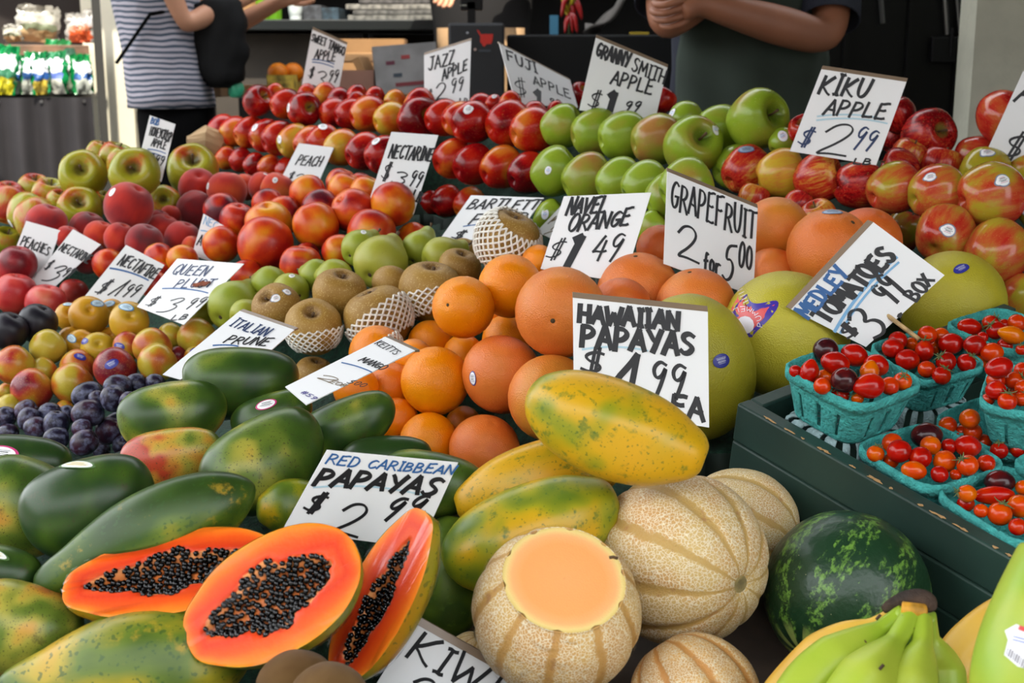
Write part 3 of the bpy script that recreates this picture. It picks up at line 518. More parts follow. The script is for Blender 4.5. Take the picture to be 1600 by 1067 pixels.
for x, y, r, c, ax, lb, sc in [(783, 487, 30, .8, None, 'shaded orange between the top orange and a grapefruit', 0), (797, 447, 50, .4, (.2, .7, -.3), 'topmost orange under the NAVEL ORANGE card', 0), (791, 530, 38, .4, None, 'orange wedged between two grapefruits', 0), (672, 535, 35, .45, None, 'orange under the front top orange', 0), (724, 554, 32, .4, None, 'orange between the top orange and the shiny grapefruit', 0),
 (589, 552, 44, .5, None, 'orange beside the thick foam net', 0), (646, 559, 30, .45, None, 'orange at the corner of the KEITTS card', 0), (612, 604, 38, .9, None, 'dark shaded orange behind the KEITTS card', 0), (620, 655, 34, .9, None, 'dark shaded orange above the green mango', 0), (556, 607, 36, .7, None, 'orange under the KEITTS card', 0), (724, 662, 28, .8, None, 'shaded orange between three others', 0),
 (724, 480, 49, .4, (-.45, .05, .85), 'top orange with a tiny dark navel', 1), (680, 595, 54, .45, (-.6, .2, -.5), 'scratched orange beside the KEITTS card', 0), (670, 690, 46, .5, None, 'lowest orange above the dark mangoes', 0)]:
    A('orange', lb, x, y, r, c, 'ob', ax or (.3, .6, -.3), group=GO, scar=sc)
for x, y, r, c, ax, lb, st, sc in [(997, 457, 65, .5, (-.1, .85, .4), 'grapefruit in front of the NAVEL ORANGE card', (), 1), (970, 480, 48, .8, (0, .9, .2), 'dark orange grapefruit behind the HAWAIIAN card', (), 0), (1087, 480, 63, .5, (-.2, .85, .35), 'grapefruit in front of the GRAPEFRUIT card', (), 1), (876, 488, 72, .45, (-.2, -.2, .9), 'big shiny grapefruit beside the HAWAIIAN card', (), 1), (784, 585, 63, .6, (.5, .6, -.4), 'pink grapefruit with oval navy sticker', sw('g', -.72, -.08, .15), 0), (862, 622, 69, .25, (.15, .55, .75), 'yellowish grapefruit with stem scar behind the top papaya', (), 1), (757, 702, 56, .65, (.2, .6, .4), 'lowest pink grapefruit behind the yellow papaya', sw('k', .5, -.25, .2), 0)]:
    A('grapefruit', lb, x, y, r, c, 'gf', ax, st, group=GF_, scar=sc)
GM = 'pomelos'
A('pomelo', 'yellow-green pomelo behind the TOMATOES card', 1488, 474, 82, .45, 'pm', (.1, .9, -.2), sw('k', -.1, .62, .14), d0=1.76, group=GM)
A('pomelo', 'yellow pomelo with a purple and red label', 1226, 523, 100, .25, 'pm', (-.3, .8, -.3), group=GM)
A('pomelo', 'olive-yellow pomelo behind the HAWAIIAN card', 1083, 574, 97, .6, 'pm', (-.2, .9, .1), sw('k', .3, .12, .12), group=GM, flat=1.2)
SIGN('hawaiian')
SIGN('medley')
SIGN('italian')
GMG = 'mangoes'
for x, y, rx, r, an, ti, c, lb, st, d0 in [(376, 593, 89, 57, 182, .25, .12, 'dark green mango at the back under the ITALIAN card', (), 1.40), (270, 646, 84, 56, 192, .2, .42, 'pale green mango with a beak at the prunes', (), 1.37), (425, 650, 66, 40, 200, 0, .25, 'green mango with round pink-rimmed sticker', sw('m', -.1, .55, .2), 1.40), (540, 664, 84, 46, 205, 0, .28, 'green mango below the KEITTS card', (), 1.36)]:
    A('mango', lb, x, y, r, c, 'mg', st=st, d0=d0, ang=an, rx=rx, tilt=ti, group=GMG, scar=1 if 'back' in lb or 'beak' in lb or 'KEITTS' in lb else 0)
SIGN('keitts')
for x, y, rx, r, an, ti, c, lb, st, d0 in [(268, 712, 80, 48, 190, 0, .85, 'yellow and red mango with black smudges', (), 1.33), (604, 718, 72, 42, 185, 0, .05, 'dark mango behind the CARIBBEAN card', (), 1.31), (675, 752, 84, 52, 172, 0, .1, 'dark green mango at the far side of the CARIBBEAN card', (), 1.29),
 (412, 716, 97, 72, 215, .55, .34, 'big green mango with a black stem scar', (), 1.27), (30, 722, 82, 48, 178, 0, .18, 'green mango with pink-rimmed sticker at the picture edge', sw('m', -.3, .35, .27), 1.28), (42, 788, 86, 78, 160, .1, .5, 'pale dull mango at the picture edge', (), 1.22), (138, 786, 104, 78, 200, .15, .06, 'deep green mango with a striped label on top', sw('y', -.12, .9, .2), 1.20),
 (2, 893, 62, 46, 170, 0, .14, 'bright green mango with label low at the picture edge', sw('y', -.1, .8, .3), 1.14), (36, 978, 92, 74, 165, .1, .74, 'pale orange freckled mango low at the picture edge', (), 1.10)]:
    A('mango', lb, x, y, r, c, 'mg', st=st, d0=d0, ang=an, rx=rx, tilt=ti, group=GMG, scar=1 if 'scar' in lb else 0)
GPP = 'whole papayas'
A('papaya', 'small yellow-green papaya behind the CARIBBEAN card', 458, 792, 44, .42, ang=178, rx=56, tilt=.3, d0=1.25, group=GPP)
SIGN('caribbean')
A('papaya', 'shaded dark green papaya behind the standing papaya half', 700, 905, 66, .12, ang=80, rx=98, tilt=-.2, d0=1.22, group=GPP)
A('green_papaya', 'long green papaya with yellow flank above the cut halves', 228, 838, 68, .28, ang=204, rx=184, tilt=.1, d0=1.16, group=GPP)
A('green_papaya', 'mottled green-yellow papaya under the cut halves', 196, 1050, 92, .58, ang=187, rx=196, tilt=.1, d0=1.07, group=GPP)
A('papaya', 'yellow papaya under the topmost one', 845, 748, 58, .85, ang=196, rx=142, tilt=.1, d0=1.27, group=GPP)
A('papaya', 'topmost big yellow papaya before the HAWAIIAN card', 961, 671, 78, .7, ang=-20, rx=148, tilt=.15, d0=1.17, group=GPP)
A('papaya', 'green-gold papaya behind the cut melon', 832, 834, 80, .55, ang=21, rx=146, tilt=-.1, d0=1.27, group=GPP)

GC = 'net-skinned melons'
A('cantaloupe', 'net-skinned melon peeping out behind the big whole one', 1158, 818, 88, .4, ax=(.85, -.35, .3), d0=1.36, group=GC)
A('cantaloupe', 'sliver of net-skinned melon between the KIWI card and the cut melon', 738, 1034, 46, .5, ax=(.2, .8, .2), d0=1.2, group=GC)
A('watermelon', 'dark green striped watermelon by the green box', 1322, 926, 128, .5, ax=(-.6, -.66, .44), d0=1.235)
A('cantaloupe', 'big whole net-skinned melon with its stem end facing the watermelon', 1062, 872, 135, .4, ax=(.6, -.17, .78), d0=1.23, group=GC)
A('cantaloupe', 'orange-tinged melon cut by the bottom of the picture', 1088, 1096, 104, .85, ax=(-.5, .75, -.3), d0=1.12, group=GC)
A('cut_cantaloupe', 'melon with its top sliced off, showing orange flesh under cling film', 869, 958, 133, .6, ax=(.1, .7, .72), d0=1.13, group=GC)
GCP = 'halved papayas in cling film'
A('cut_papaya', 'papaya half lying flattest beside the long green papaya, seeds up', 264, 893, 62, .5, ang=9.5, rx=170, d0=1.13, group=GCP)
A('cut_papaya', 'papaya half standing on edge against the CARIBBEAN card', 594, 930, 60, .5, ang=62, rx=150, d0=1.10, group=GCP)
A('cut_papaya', 'widest papaya half, in the middle, seeds facing out', 424, 930, 88, .5, ang=28, rx=152, d0=1.04, group=GCP)
SIGN('kiwi')
GKW = 'kiwis'
A('kiwi', 'brown kiwi behind the other one, at the bottom edge', 461, 1064, 49, .5, ang=12, rx=62, d0=1.0, group=GKW)
A('kiwi', 'brown kiwi in front, at the bottom edge', 513, 1086, 52, .4, ang=5, rx=62, d0=.97, group=GKW)
# ------------------------------------------------------------ price cards: corner points (tl, tr, br, bl) and hand-written lines
# line: text, x0, y0, x1, y1 (base line), letter height, pen width, ink
BK, BL, LB, DB, PU, BR, PB = (22, 22, 26), (40, 92, 150), (120, 172, 212), (32, 52, 92), (70, 66, 130), (112, 96, 70), (176, 206, 218)
SG = {
 'sweet_tango': dict(q=((488, 46), (542, 70), (529, 141), (471, 136)), lab='white SWEET TANGO APPLE price card, hindmost of all the cards', hold=1, t=[('SWEET', 486, 63, 509, 73, 12, 1.5, BK), ('TANGO', 512, 76, 538, 87, 13, 1.7, BK), ('APPLE', 491, 91, 524, 97, 15, 1.5, BK), ('_', 488, 93, 522, 100, 0, 1.2, BL), ('_', 488, 97, 521, 105, 0, 1.2, BL), ('$', 481, 121, 489, 122, 19, 1.4, BK), ('3', 488, 133, 508, 136, 28, 1.5, BK), ('99', 512, 126, 528, 129, 19, 1.5, BK)]),
 'jazz': dict(q=((662.4, 86), (736, 63), (733, 164), (663, 152)), lab='white JAZZ APPLE price card before the black scale', hold=1, t=[('JAZZ', 669, 111, 711, 98, 20, 2, BK), ('APPLE', 691, 127, 731, 109, 16, 2, BK), ('$', 667, 160, 676, 160, 20, 1.2, BK), ('2', 680, 157, 699, 154, 26, 1.8, BK), ('99', 704, 147, 726, 139, 22, 1.8, BK), ('LB', 718, 166, 732, 166, 12, 1.5, BK)]),
 'fuji': dict(q=((780, 67.5), (891, 125), (903, 168), (806, 162)), lab='white FUJI APPLE price card with a steeply slanting top', hold=1, t=[('FUJI', 793, 94, 842, 116, 18, 3, BK), ('APPLE', 834, 131, 894, 156, 15, 2.2, BK), ('$', 806, 153, 827, 153, 30, 1.6, BK), ('|', 842, 160, 842, 142, 0, 6, BK), ('99', 859, 163, 879, 167, 11, 1.8, BK)]),
 'granny': dict(q=((931, 59), (1043, 105.5), (1024, 186), (905, 172)), lab='white GRANNY SMITH APPLE price card above the green apples', hold=1, t=[('GRANNY', 930, 87, 982, 108, 22, 3, BK), ('SMITH', 986, 110, 1038, 133, 20, 2.4, BK), ('APPLE', 953, 132, 1020, 148, 22, 2.6, BK), ('$', 917, 169, 936, 171, 30, 1.8, BK), ('|', 953, 172, 961, 146, 0, 8, BK), ('99', 974, 173, 1001, 174, 15, 2, BK)]),
 'kiku': dict(q=((1283.5, 108), (1416.5, 128), (1369, 258), (1234, 236)), lab='large white KIKU APPLE price card before the black door', hold=1, t=[('KIKU', 1277, 145, 1356, 155, 31, 4, BK), ('APPLE', 1285, 180, 1385, 186, 26, 3.2, BK), ('_', 1277, 182, 1380, 186, 0, 2, PB), ('_', 1276, 188, 1386, 193, 0, 2, PB), ('$', 1243, 230, 1264, 232, 36, 2.4, DB), ('2', 1266, 241, 1322, 243, 50, 2.6, BK), ('99', 1328, 232, 1366, 236, 36, 2.6, DB), ('LB', 1332, 256, 1362, 258, 9, 2, BK)]),
 'corner': dict(q=((1599, 111), (1700, 128), (1660, 268), (1537, 247)), lab='white price card leaning at the very edge beside the grey pillar', hold=0, t=[('A', 1584, 158, 1612, 160, 30, 3.4, BK), ('$', 1556, 249, 1592, 252, 50, 3, BK)]),
 'honeycrisp': dict(q=((234, 180), (274, 194), (252, 284), (214, 262)), lab='narrow white HONEYCRISP APPLE price card before the black trousers', hold=0, t=[('BOB', 235, 193, 248, 197, 10, 1.3, BL), ('HONEYCRISP', 233, 211, 267, 222, 15, 1.3, BK), ('APPLE', 236, 228, 259, 234, 13, 1.4, BK), ('_', 231, 233, 259, 240, 0, 1.3, BL), ('_', 230, 238, 257, 246, 0, 1.3, BL), ('499', 233, 254, 256, 259, 15, 1.4, BK)]),
 'peach': dict(q=((467, 223.5), (521.5, 230.5), (497, 287), (438, 281)), lab='small white PEACH price card behind the peaches', hold=0, t=[('PEACH', 461, 257, 500, 261, 17, 1.6, BK), ('$', 447, 281, 456, 282, 14, 1.2, BK), ('2', 457, 283, 472, 284, 14, 1.5, BK), ('99', 482, 282, 495, 284, 9, 1.2, BL)]),
 'nectarine': dict(q=((611.5, 206), (685, 211), (646, 335), (577, 312)), lab='tall white NECTARINE price card before the red apples', hold=0, t=[('NECTARINE', 606, 247, 675, 252, 21, 2.3, BK), ('$', 593, 283, 605, 286, 30, 1.6, BK), ('3', 610, 285, 634, 290, 20, 2, BK), ('99', 637, 291, 658, 292, 25, 2, BK), ('LB', 642, 313, 658, 318, 16, 2.2, BK)]),
 'small_nec': dict(q=((318, 334), (352, 354), (338, 412), (300, 398)), lab='small white card with faint blue writing among the nectarines', hold=0, t=[('NEC', 317, 350, 339, 358, 12, 1, LB), ('_', 314, 360, 336, 366, 0, 1.4, LB), ('AC', 307, 383, 322, 386, 17, 1.4, BK)]),
 'nectafire': dict(q=((197, 382.5), (257, 414), (209, 480), (130, 466)), lab='white NECTAFIRE price card above the yellow plums', hold=0, t=[('NECTAFIRE', 183, 413, 241, 437, 20, 1.8, BK), ('_', 172, 419, 232, 438, 0, 2, BL), ('$', 144, 461, 164, 457, 28, 1.5, BK), ('1', 166, 464, 186, 462, 28, 1.6, BK), ('99', 188, 463, 212, 464, 24, 1.6, BK)]),
 'peaches': dict(q=((41, 345), (94, 360), (64, 450), (10, 425)), lab='white PEACHES price card at the street end', hold=0, t=[('PEACHES', 31, 383, 76, 400, 15, 1.6, BK)]),
 'nectarine_pair': dict(q=((114, 358), (157.5, 382), (78, 455), (24, 472)), lab='white NECTARINE price card leaning over the PEACHES card', hold=0, t=[('NECTARINE', 91, 391, 138, 412, 15, 1.5, BK), ('$', 66, 422, 76, 421, 18, 1.3, BK), ('3', 62, 440, 92, 437, 28, 1.6, BK), ('99', 96, 431, 112, 432, 17, 1.5, BK), ('LB', 60, 456, 76, 454, 10, 1.3, BK)]),
 'queen': dict(q=((277, 404), (381, 412), (287, 507), (214, 479)), lab='white QUEEN PLUOT price card with a brown leaf bit on it', hold=0, t=[('QUEEN', 267, 428, 321, 432, 20, 1.8, DB), ('PLUOT', 270, 450, 330, 449, 17, 1.8, DB), ('_', 254, 451, 325, 458, 0, 2, BL), ('$', 224, 480, 242, 478, 22, 1.5, BK), ('3', 242, 488, 276, 484, 28, 1.7, BK), ('99', 287, 483, 317, 478, 20, 1.7, BK), ('LB', 265, 501, 292, 499, 10, 1.8, BK)]),
 'italian': dict(q=((374.5, 485.6), (460, 515), (350, 612), (254, 585)), lab='white ITALIAN PRUNE price card behind the mangoes', hold=1, t=[('ITALIAN', 357, 509, 414, 527, 19, 1.9, DB), ('PRUNE', 347, 536, 417, 541, 18, 2, BK), ('_', 333, 540, 372, 541, 0, 2, BL), ('$', 283, 575, 302, 570, 26, 1.6, BK)]),
 'keitts': dict(q=((602, 526), (648.5, 547.5), (478.5, 632), (445.6, 604)), lab='long white KEITTS MANGO card lying across the mangoes', hold=1, t=[('KEITTS', 585, 537, 618, 556, 12, 1.4, BK), ('MANGO', 559, 564, 596, 580, 14, 1.7, BK), ('_', 534, 567, 581, 582, 0, 2, BL), ('2', 490, 590, 520, 600, 14, 1.3, BR), ('FOR', 512, 598, 540, 606, 8, 1.2, BR), ('500', 541, 598, 568, 606, 10, 1.3, BK), ('#59', 469, 614, 491, 626, 8, 1.2, PU)]),
 'bartlett': dict(q=((736, 305), (849.6, 309), (800, 378), (688.5, 372)), lab='white BARTLETT PEAR price card behind the netted pear', hold=0, t=[('BARTLETT', 728, 327, 839, 328, 19, 2.6, BK), ('PEAR', 730, 351, 822, 347, 18, 2.6, BK), ('_', 724, 354, 760, 352, 0, 1.6, BL), ('$', 703, 374, 722, 374, 18, 2.2, BK)]),
 'asian': dict(q=((884, 314), (935, 330), (900, 390), (838, 362)), lab='half hidden pinkish ASIAN PEAR price card behind the NAVEL ORANGE card', hold=0, t=[('ASIAN', 856, 350, 888, 332, 14, 1.3, BR), ('PEAR', 860, 360, 890, 346, 10, 1.2, BR), ('_', 850, 366, 884, 356, 0, 1.2, BR)]),
 'navel': dict(q=((881, 306.6), (1017.5, 300.7), (975, 441), (844.5, 420)), lab='white NAVEL ORANGE price card', hold=0, t=[('NAVEL', 883, 337, 948, 330, 27, 3.6, BK), ('ORANGE', 885, 362, 984, 352, 27, 3.4, BK), ('$', 850, 408, 876, 404, 33, 2, BK), ('|', 886, 416, 910, 370, 0, 9, BK), ('49', 920, 408, 970, 405, 42, 3, BK)]),
 'grapefruit': dict(q=((1042.8, 268), (1184, 325.4), (1177, 462), (1037, 412)), lab='white GRAPEFRUIT price card reading two for five', hold=1, t=[('GRAPEFRUIT', 1047, 324, 1181, 378, 45, 3.2, BK), ('2', 1054, 401, 1092, 412, 55, 3.2, BK), ('for', 1098, 423, 1126, 431, 34, 3.4, BK), ('5', 1127, 434, 1147, 440, 60, 3.4, BK), ('00', 1152, 418, 1176, 424, 37, 3.2, BK)]),
 'hawaiian': dict(q=((895, 465), (1106, 487), (1108, 668), (897, 634)), lab='big white HAWAIIAN PAPAYAS price card before a pomelo', hold=1, t=[('HAWAIIAN', 903, 502, 1063, 515, 27, 6.2, BK), ('PAPAYAS', 907, 542, 1088, 555, 34, 6.6, BK), ('_', 910, 546, 1012, 548, 0, 2.5, PB), ('$', 907, 586, 942, 588, 42, 4, BK), ('1', 960, 604, 1000, 606, 48, 7, BK), ('99', 1014, 616, 1076, 622, 56, 4.6, BK), ('EA', 1048, 646, 1103, 659, 32, 6, BK)]),
 'medley': dict(ww=8., q=((1236, 483), (1364.5, 347), (1476, 430), (1353, 542)), lab='tilted white MEDLEY TOMATOES price card on a wooden stick', hold=1, t=[('MEDLEY', 1262, 498, 1330, 427, 26, 4.2, BL), ('TOMATOES', 1293, 506, 1402, 398, 30, 6, BK), ('_', 1304, 518, 1401, 402, 0, 4, LB), ('_', 1313, 520, 1404, 410, 0, 3, LB), ('$', 1330, 532, 1346, 515, 27, 3.4, BK), ('3', 1367, 531, 1391, 506, 64, 4.6, BK), ('99', 1396, 476, 1420, 448, 46, 4.6, BK), ('.', 1404, 496, 1410, 490, 8, 5, BK), ('BOX', 1431, 471, 1462, 437, 23, 4, BK)]),
 'caribbean': dict(q=((511, 703.5), (716, 723), (655, 857), (442, 827.5)), lab='big white RED CARIBBEAN PAPAYAS price card behind the cut papayas', hold=0, t=[('RED', 507, 724, 560, 729, 16, 2.4, BL), ('CARIBBEAN', 572, 731, 708, 741, 15, 2.4, BL), ('PAPAYAS', 488, 757, 684, 773, 29, 6, BK), ('_', 490, 761, 672, 776, 0, 2.4, PB), ('$', 470, 800, 497, 802, 36, 4, BK), ('2', 512, 829, 560, 836, 60, 4, BK), ('99', 590, 814, 660, 806, 38, 4.6, BK)]),
 'kiwi': dict(q=((648, 973.6), (808, 1063.6), (724, 1192), (564, 1106)), lab='white KIWI price card at the bottom before the cut melon', hold=1, t=[('KIWI', 631, 1025, 774, 1096, 46, 4.6, BK), ('2', 622, 1092, 664, 1108, 46, 4, BK)]),
}
el = lambda cx, cy, rx, ry, a0=90, a1=450, n=12: [(cx+rx*math.cos(math.radians(a0+(a1-a0)*i/n)), cy+ry*math.sin(math.radians(a0+(a1-a0)*i/n))) for i in range(n+1)]
GL = {'A': [[(0, 0), (.5, 1), (.95, 0)], [(.15, .36), (.85, .36)]], 'B': [[(.05, 0), (.12, 1)], [(.1, 1), (.6, .98), (.75, .75), (.5, .56), (.1, .53)], [(.1, .53), (.65, .5), (.88, .25), (.6, .02), (.02, 0)]],
 'C': [[(.9, .85), (.6, 1), (.2, .8), (.08, .4), (.3, .03), (.6, .02), (.92, .2)]], 'D': [[(.1, 0), (.12, 1)], [(.08, 1), (.6, .95), (.9, .6), (.8, .2), (.5, .02), (.05, 0)]],
 'E': [[(.88, 1), (.14, .97), (.08, 0), (.88, .03)], [(.1, .52), (.72, .55)]], 'F': [[(.95, 1), (.14, .96), (.08, 0)], [(.1, .5), (.72, .54)]],
 'G': [[(.88, .85), (.55, 1), (.15, .75), (.1, .3), (.4, 0), (.8, .15), (.86, .45)], [(.5, .45), (.95, .46)]], 'H': [[(.1, 0), (.12, 1)], [(.86, 0), (.88, 1)], [(.1, .48), (.88, .52)]],
 'I': [[(.5, 0), (.5, 1)], [(.2, 1), (.8, 1)], [(.2, 0), (.8, 0)]], 'J': [[(.25, 1), (.95, 1)], [(.65, 1), (.66, .3), (.5, .02), (.25, .02), (.08, .2)]], 'K': [[(.1, 0), (.14, 1)], [(.88, 1), (.14, .45), (.92, 0)]],
 'L': [[(.12, 1), (.1, 0), (.88, .03)]], 'M': [[(.05, 0), (.15, 1), (.5, .3), (.85, 1), (.97, 0)]], 'N': [[(.08, 0), (.1, 1), (.86, 0), (.9, 1)]], 'O': [el(.5, .5, .44, .5)], 'P': [[(.08, 0), (.14, 1)], [(.1, 1), (.65, .98), (.88, .74), (.6, .5), (.12, .45)]],
 'Q': [el(.5, .5, .44, .5), [(.55, .3), (.95, -.05)]], 'R': [[(.08, 0), (.14, 1)], [(.1, 1), (.65, .98), (.85, .76), (.6, .52), (.12, .48)], [(.4, .5), (.95, 0)]],
 'S': [[(.9, .85), (.6, 1), (.2, .88), (.25, .62), (.65, .45), (.85, .25), (.6, .02), (.25, 0), (.05, .15)]], 'T': [[(0, .98), (1, 1)], [(.5, 1), (.48, 0)]], 'U': [[(.1, 1), (.1, .35), (.3, .02), (.65, .02), (.85, .35), (.9, 1)]],
 'V': [[(.02, 1), (.42, 0), (.98, 1)]], 'W': [[(.0, 1), (.22, 0), (.5, .65), (.72, 0), (1, 1)]], 'X': [[(.05, 1), (.95, 0)], [(.9, 1), (.05, 0)]], 'Y': [[(.05, 1), (.5, .5)], [(.95, 1), (.4, 0)]], 'Z': [[(.1, 1), (.9, 1), (.1, 0), (.95, .02)]],
 '0': [el(.5, .5, .36, .5)], '1': [[(.0, .1), (.78, 1), (.66, -.02)]], '2': [[(.08, .72), (.3, .97), (.65, .98), (.85, .75), (.6, .4), (.05, .02), (.4, .06), (1, -.02)]], '3': [[(.2, .85), (.55, 1), (.9, .85), (.75, .62), (.45, .52), (.8, .4), (.85, .15), (.5, -.06), (.05, .05)]],
 '4': [[(.55, 1), (.05, .35), (.95, .35)], [(.72, .8), (.62, -.05)]], '5': [[(.95, 1), (.3, .95), (.2, .55), (.6, .6), (.85, .38), (.7, .08), (.35, -.02), (.05, .1)]], '9': [[(.85, .9), (.5, 1), (.15, .78), (.3, .5), (.65, .55), (.88, .88), (.7, .45), (.4, -.02)]],
 '$': [[(.95, .78), (.6, .86), (.12, .72), (.3, .52), (.8, .42), (.85, .22), (.4, .12), (.0, .24)], [(.42, 0), (.56, 1)], [(.62, 0), (.76, 1)]], '.': [[(.2, 0), (.5, .2), (.8, .1)]], '#': [[(.2, 0), (.4, 1)], [(.6, 0), (.8, 1)], [(.05, .35), (.9, .35)], [(.1, .68), (.95, .68)]],
 'f': [[(.85, .9), (.55, 1), (.4, .7), (.4, -.1)], [(.1, .55), (.8, .58)]], 'o': [el(.5, .28, .36, .28)], 'r': [[(.2, 0), (.2, .55)], [(.2, .4), (.55, .56), (.9, .5)]]}
WID = {'I': .6, '1': .6, 'M': 1.25, 'W': 1.25, '.': .4}
def chaikin(p, n=2):
    for _ in range(n):
        q = [p[0]]
        for a, b in zip(p, p[1:]): q += [(a[0]*.75+b[0]*.25, a[1]*.75+b[1]*.25), (a[0]*.25+b[0]*.75, a[1]*.25+b[1]*.75)]
        p = q+[p[-1]]
    return p
m_card = mat('card_white', (232, 232, 232), .45); m_hold = mat('card_sleeve', (132, 112, 92), .35)
INKS = {}
def fit_normal(q, pref, ww=.25):
    """facing direction of a flat rectangle seen with corners q (right angles, then nearness to PREF)"""
    best = None; R_ = [ray(*c) for c in q]
    e1 = pref.orthogonal().normalized(); e2 = pref.cross(e1)
    for i in range(-16, 17):
        for j in range(-16, 17):
            n = (pref+e1*(i*.075)+e2*(j*.075)).normalized(); c = [r/max(.05, -r.dot(n)) for r in R_]
            if any(r.dot(n) > -.15 for r in R_): continue
            a, b, b2 = (c[1]-c[0]).normalized(), (c[3]-c[0]).normalized(), (c[2]-c[1]).normalized()
            cost = a.dot(b)**2+.5*a.dot(b2)**2+ww*(1-n.dot(pref))
            if best is None or cost < best[0]: best = (cost, n)
    return best[1]
def build_card(key, d, normal):
    s = SG[key]; q = s['q']; cx, cy = sum(c[0] for c in q)/4, sum(c[1] for c in q)/4
    ce = P(cx, cy, d); n = normal
    c3 = [on_plane(x, y, ce, n) for x, y in q]
    root = bpy.data.objects.new('price_card', None); COL.objects.link(root); root.location = (c3[2]+c3[3])/2; root.empty_display_size = .02
    tag(root, s['lab'], 'price card'); T = Matrix.Translation(-root.location); th = .0012
    b = MB(); b.add(([*c3, *[p-n*th for p in c3]], [(3, 2, 1, 0), (4, 5, 6, 7), (0, 1, 5, 4), (1, 2, 6, 5), (2, 3, 7, 6), (3, 0, 4, 7)]), 0, T); b.build('card', m_card, root)
    if s['hold']:
        u = (c3[0]-c3[3]).normalized()*.0065; h = MB(); a0, a1 = c3[0], c3[1]
        v = [a0+n*.0006, a1+n*.0006, a1+u-n*.002, a0+u-n*.002]; h.add(([*v, *[p-n*.003 for p in v]], [(0, 1, 2, 3), (7, 6, 5, 4), (0, 4, 5, 1), (1, 5, 6, 2), (2, 6, 7, 3), (3, 7, 4, 0)]), 0, T); h.build('card_sleeve', m_hold, root)
    upx = ((q[0][0]-q[3][0]), (q[0][1]-q[3][1])); L = math.hypot(*upx); upx = (upx[0]/L, upx[1]/L)
    rr = random.Random(key); inks = {}
    for (txt, x0, y0, x1, y1, h, wd, ink) in s['t']:
        strokes = []
        if txt in '_|' and h == 0:
            m = 8; bowl = 0 if txt == '|' else .05*math.hypot(x1-x0, y1-y0)
            strokes.append([(x0+(x1-x0)*i/m+upx[0]*bowl*4*(i/m)*(1-i/m), y0+(y1-y0)*i/m+upx[1]*bowl*4*(i/m)*(1-i/m)) for i in range(m+1)])
            if txt == '|': strokes.append([(x1, y1), (x1-(x1-x0)*.22-6, y1+5)])
        else:
            tot = sum(WID.get(ch, 1.) for ch in txt); pos = 0; bx, by = x1-x0, y1-y0
            for ch in txt:
                a = WID.get(ch, 1.)/tot; g = .9 if len(txt) > 1 else 1.; js, jr, jh = rr.uniform(-.05, .05), rr.uniform(-.06, .06), rr.uniform(.92, 1.08)
                for pl in GL.get(ch, []):
                    for pl in ([chaikin(pl)] if ch not in 'AEFHIKLMNTVWXYZ14#' else [pl[i:i+2] for i in range(len(pl)-1)]):
                        if len(pl) == 2: pl = [(pl[0][0]+(pl[1][0]-pl[0][0])*i/4, pl[0][1]+(pl[1][1]-pl[0][1])*i/4+.02*math.sin(i*1.7)) for i in range(5)]
                        st = []
                        for gx, gy in pl:
                            gx = (gx+(jr+.1)*gy)*a*g+pos; gy = gy*jh+js
                            st.append((x0+bx*gx+upx[0]*h*gy, y0+by*gx+upx[1]*h*gy))
                        strokes.append(st)
                pos += a
        b = inks.setdefault(ink, MB())
        for k, st in enumerate(strokes):
            pt = [on_plane(x, y, ce, n)+n*(.0005+.00003*k) for x, y in st]; v = []
            hw = wd*(1.35 if wd > 2 else 1.4)*d/FPX/2
            for i, p in enumerate(pt):
                t = (pt[min(i+1, len(pt)-1)]-pt[max(i-1, 0)]).normalized(); s_ = n.cross(t)
                nib = (c3[1]-c3[0]).normalized()*.8-(c3[0]-c3[3]).normalized()*.6; e = .66+.42*abs(s_.dot(nib))
                v += [p+s_*hw*e, p-s_*hw*e]
            if len(pt) > 1:
                t = (pt[1]-pt[0]).normalized()*hw*.5; v[0] -= t; v[1] -= t; t = (pt[-1]-pt[-2]).normalized()*hw*.5; v[-1] += t; v[-2] += t
                b.add((v, [(2*i, 2*i+1, 2*i+3, 2*i+2) for i in range(len(pt)-1)]), 0, T)
    for ink, b in inks.items():
        o = b.build('handwriting', mat('ink_%d_%d_%d' % ink, ink, .5), root)
        if ink != BK: o['label'] = 'blue marker writing' if ink[2] > ink[0]+20 else 'brown marker writing'
    return root, c3, n
# ------------------------------------------------------------ depths: each heap is a gentle plane, then nothing may sink into its neighbour
groups = {}
for b in F:
    if 'sign' in b: continue
    groups.setdefault(b['bed'], []).append(b)
for g, bs in groups.items():
    R0 = KIND[bs[0]['kind']][1]
    raw = np.array([FPX*KIND[b['kind']][1]/b['rx' if b['kind'] in LONG and b['kind'] != 'pear' else 'r'] for b in bs])
    wt = np.array([b['r']**3 for b in bs]); X = np.array([(1, (b['x']-800)/800, (b['y']-500)/500) for b in bs])
    W = wt/wt.sum(); reg = np.diag([0, .02, .02])
    sol = np.linalg.solve(X.T*W @ X + reg, X.T*W @ (1/raw)); 
    if len(bs) < 4: sol = np.array([np.sum(W/raw), 0, 0])
    for b, x, r0 in zip(bs, X, raw):
        dp = 1/max(.2, float(x @ sol)); b['d'] = b['d0'] or (.8*dp+.2*min(max(r0, dp*.85), dp*1.15))
for i, b in enumerate(F):
    b['i'] = i; b['m'] = 1.
    if 'sign' in b:
        b['q'] = SG[b['sign']]['q']; b['d'] = None; continue
    k = b['kind']; b['m'] = 6. if b['d0'] else (2. if b['r'] > 50 else 1.)
    if k in LONG and b['ang'] is not None and k != 'pear':
        e = (b['rx']-b['r'])*.75; c_, s_ = math.cos(math.radians(b['ang'])), math.sin(math.radians(b['ang']))
        b['sp'] = [(b['x']+c_*e*t, b['y']-s_*e*t, b['r']*(1 if t == 0 else .86)) for t in (-1, 0, 1)]
    else: b['sp'] = [(b['x'], b['y'], b['r'])]
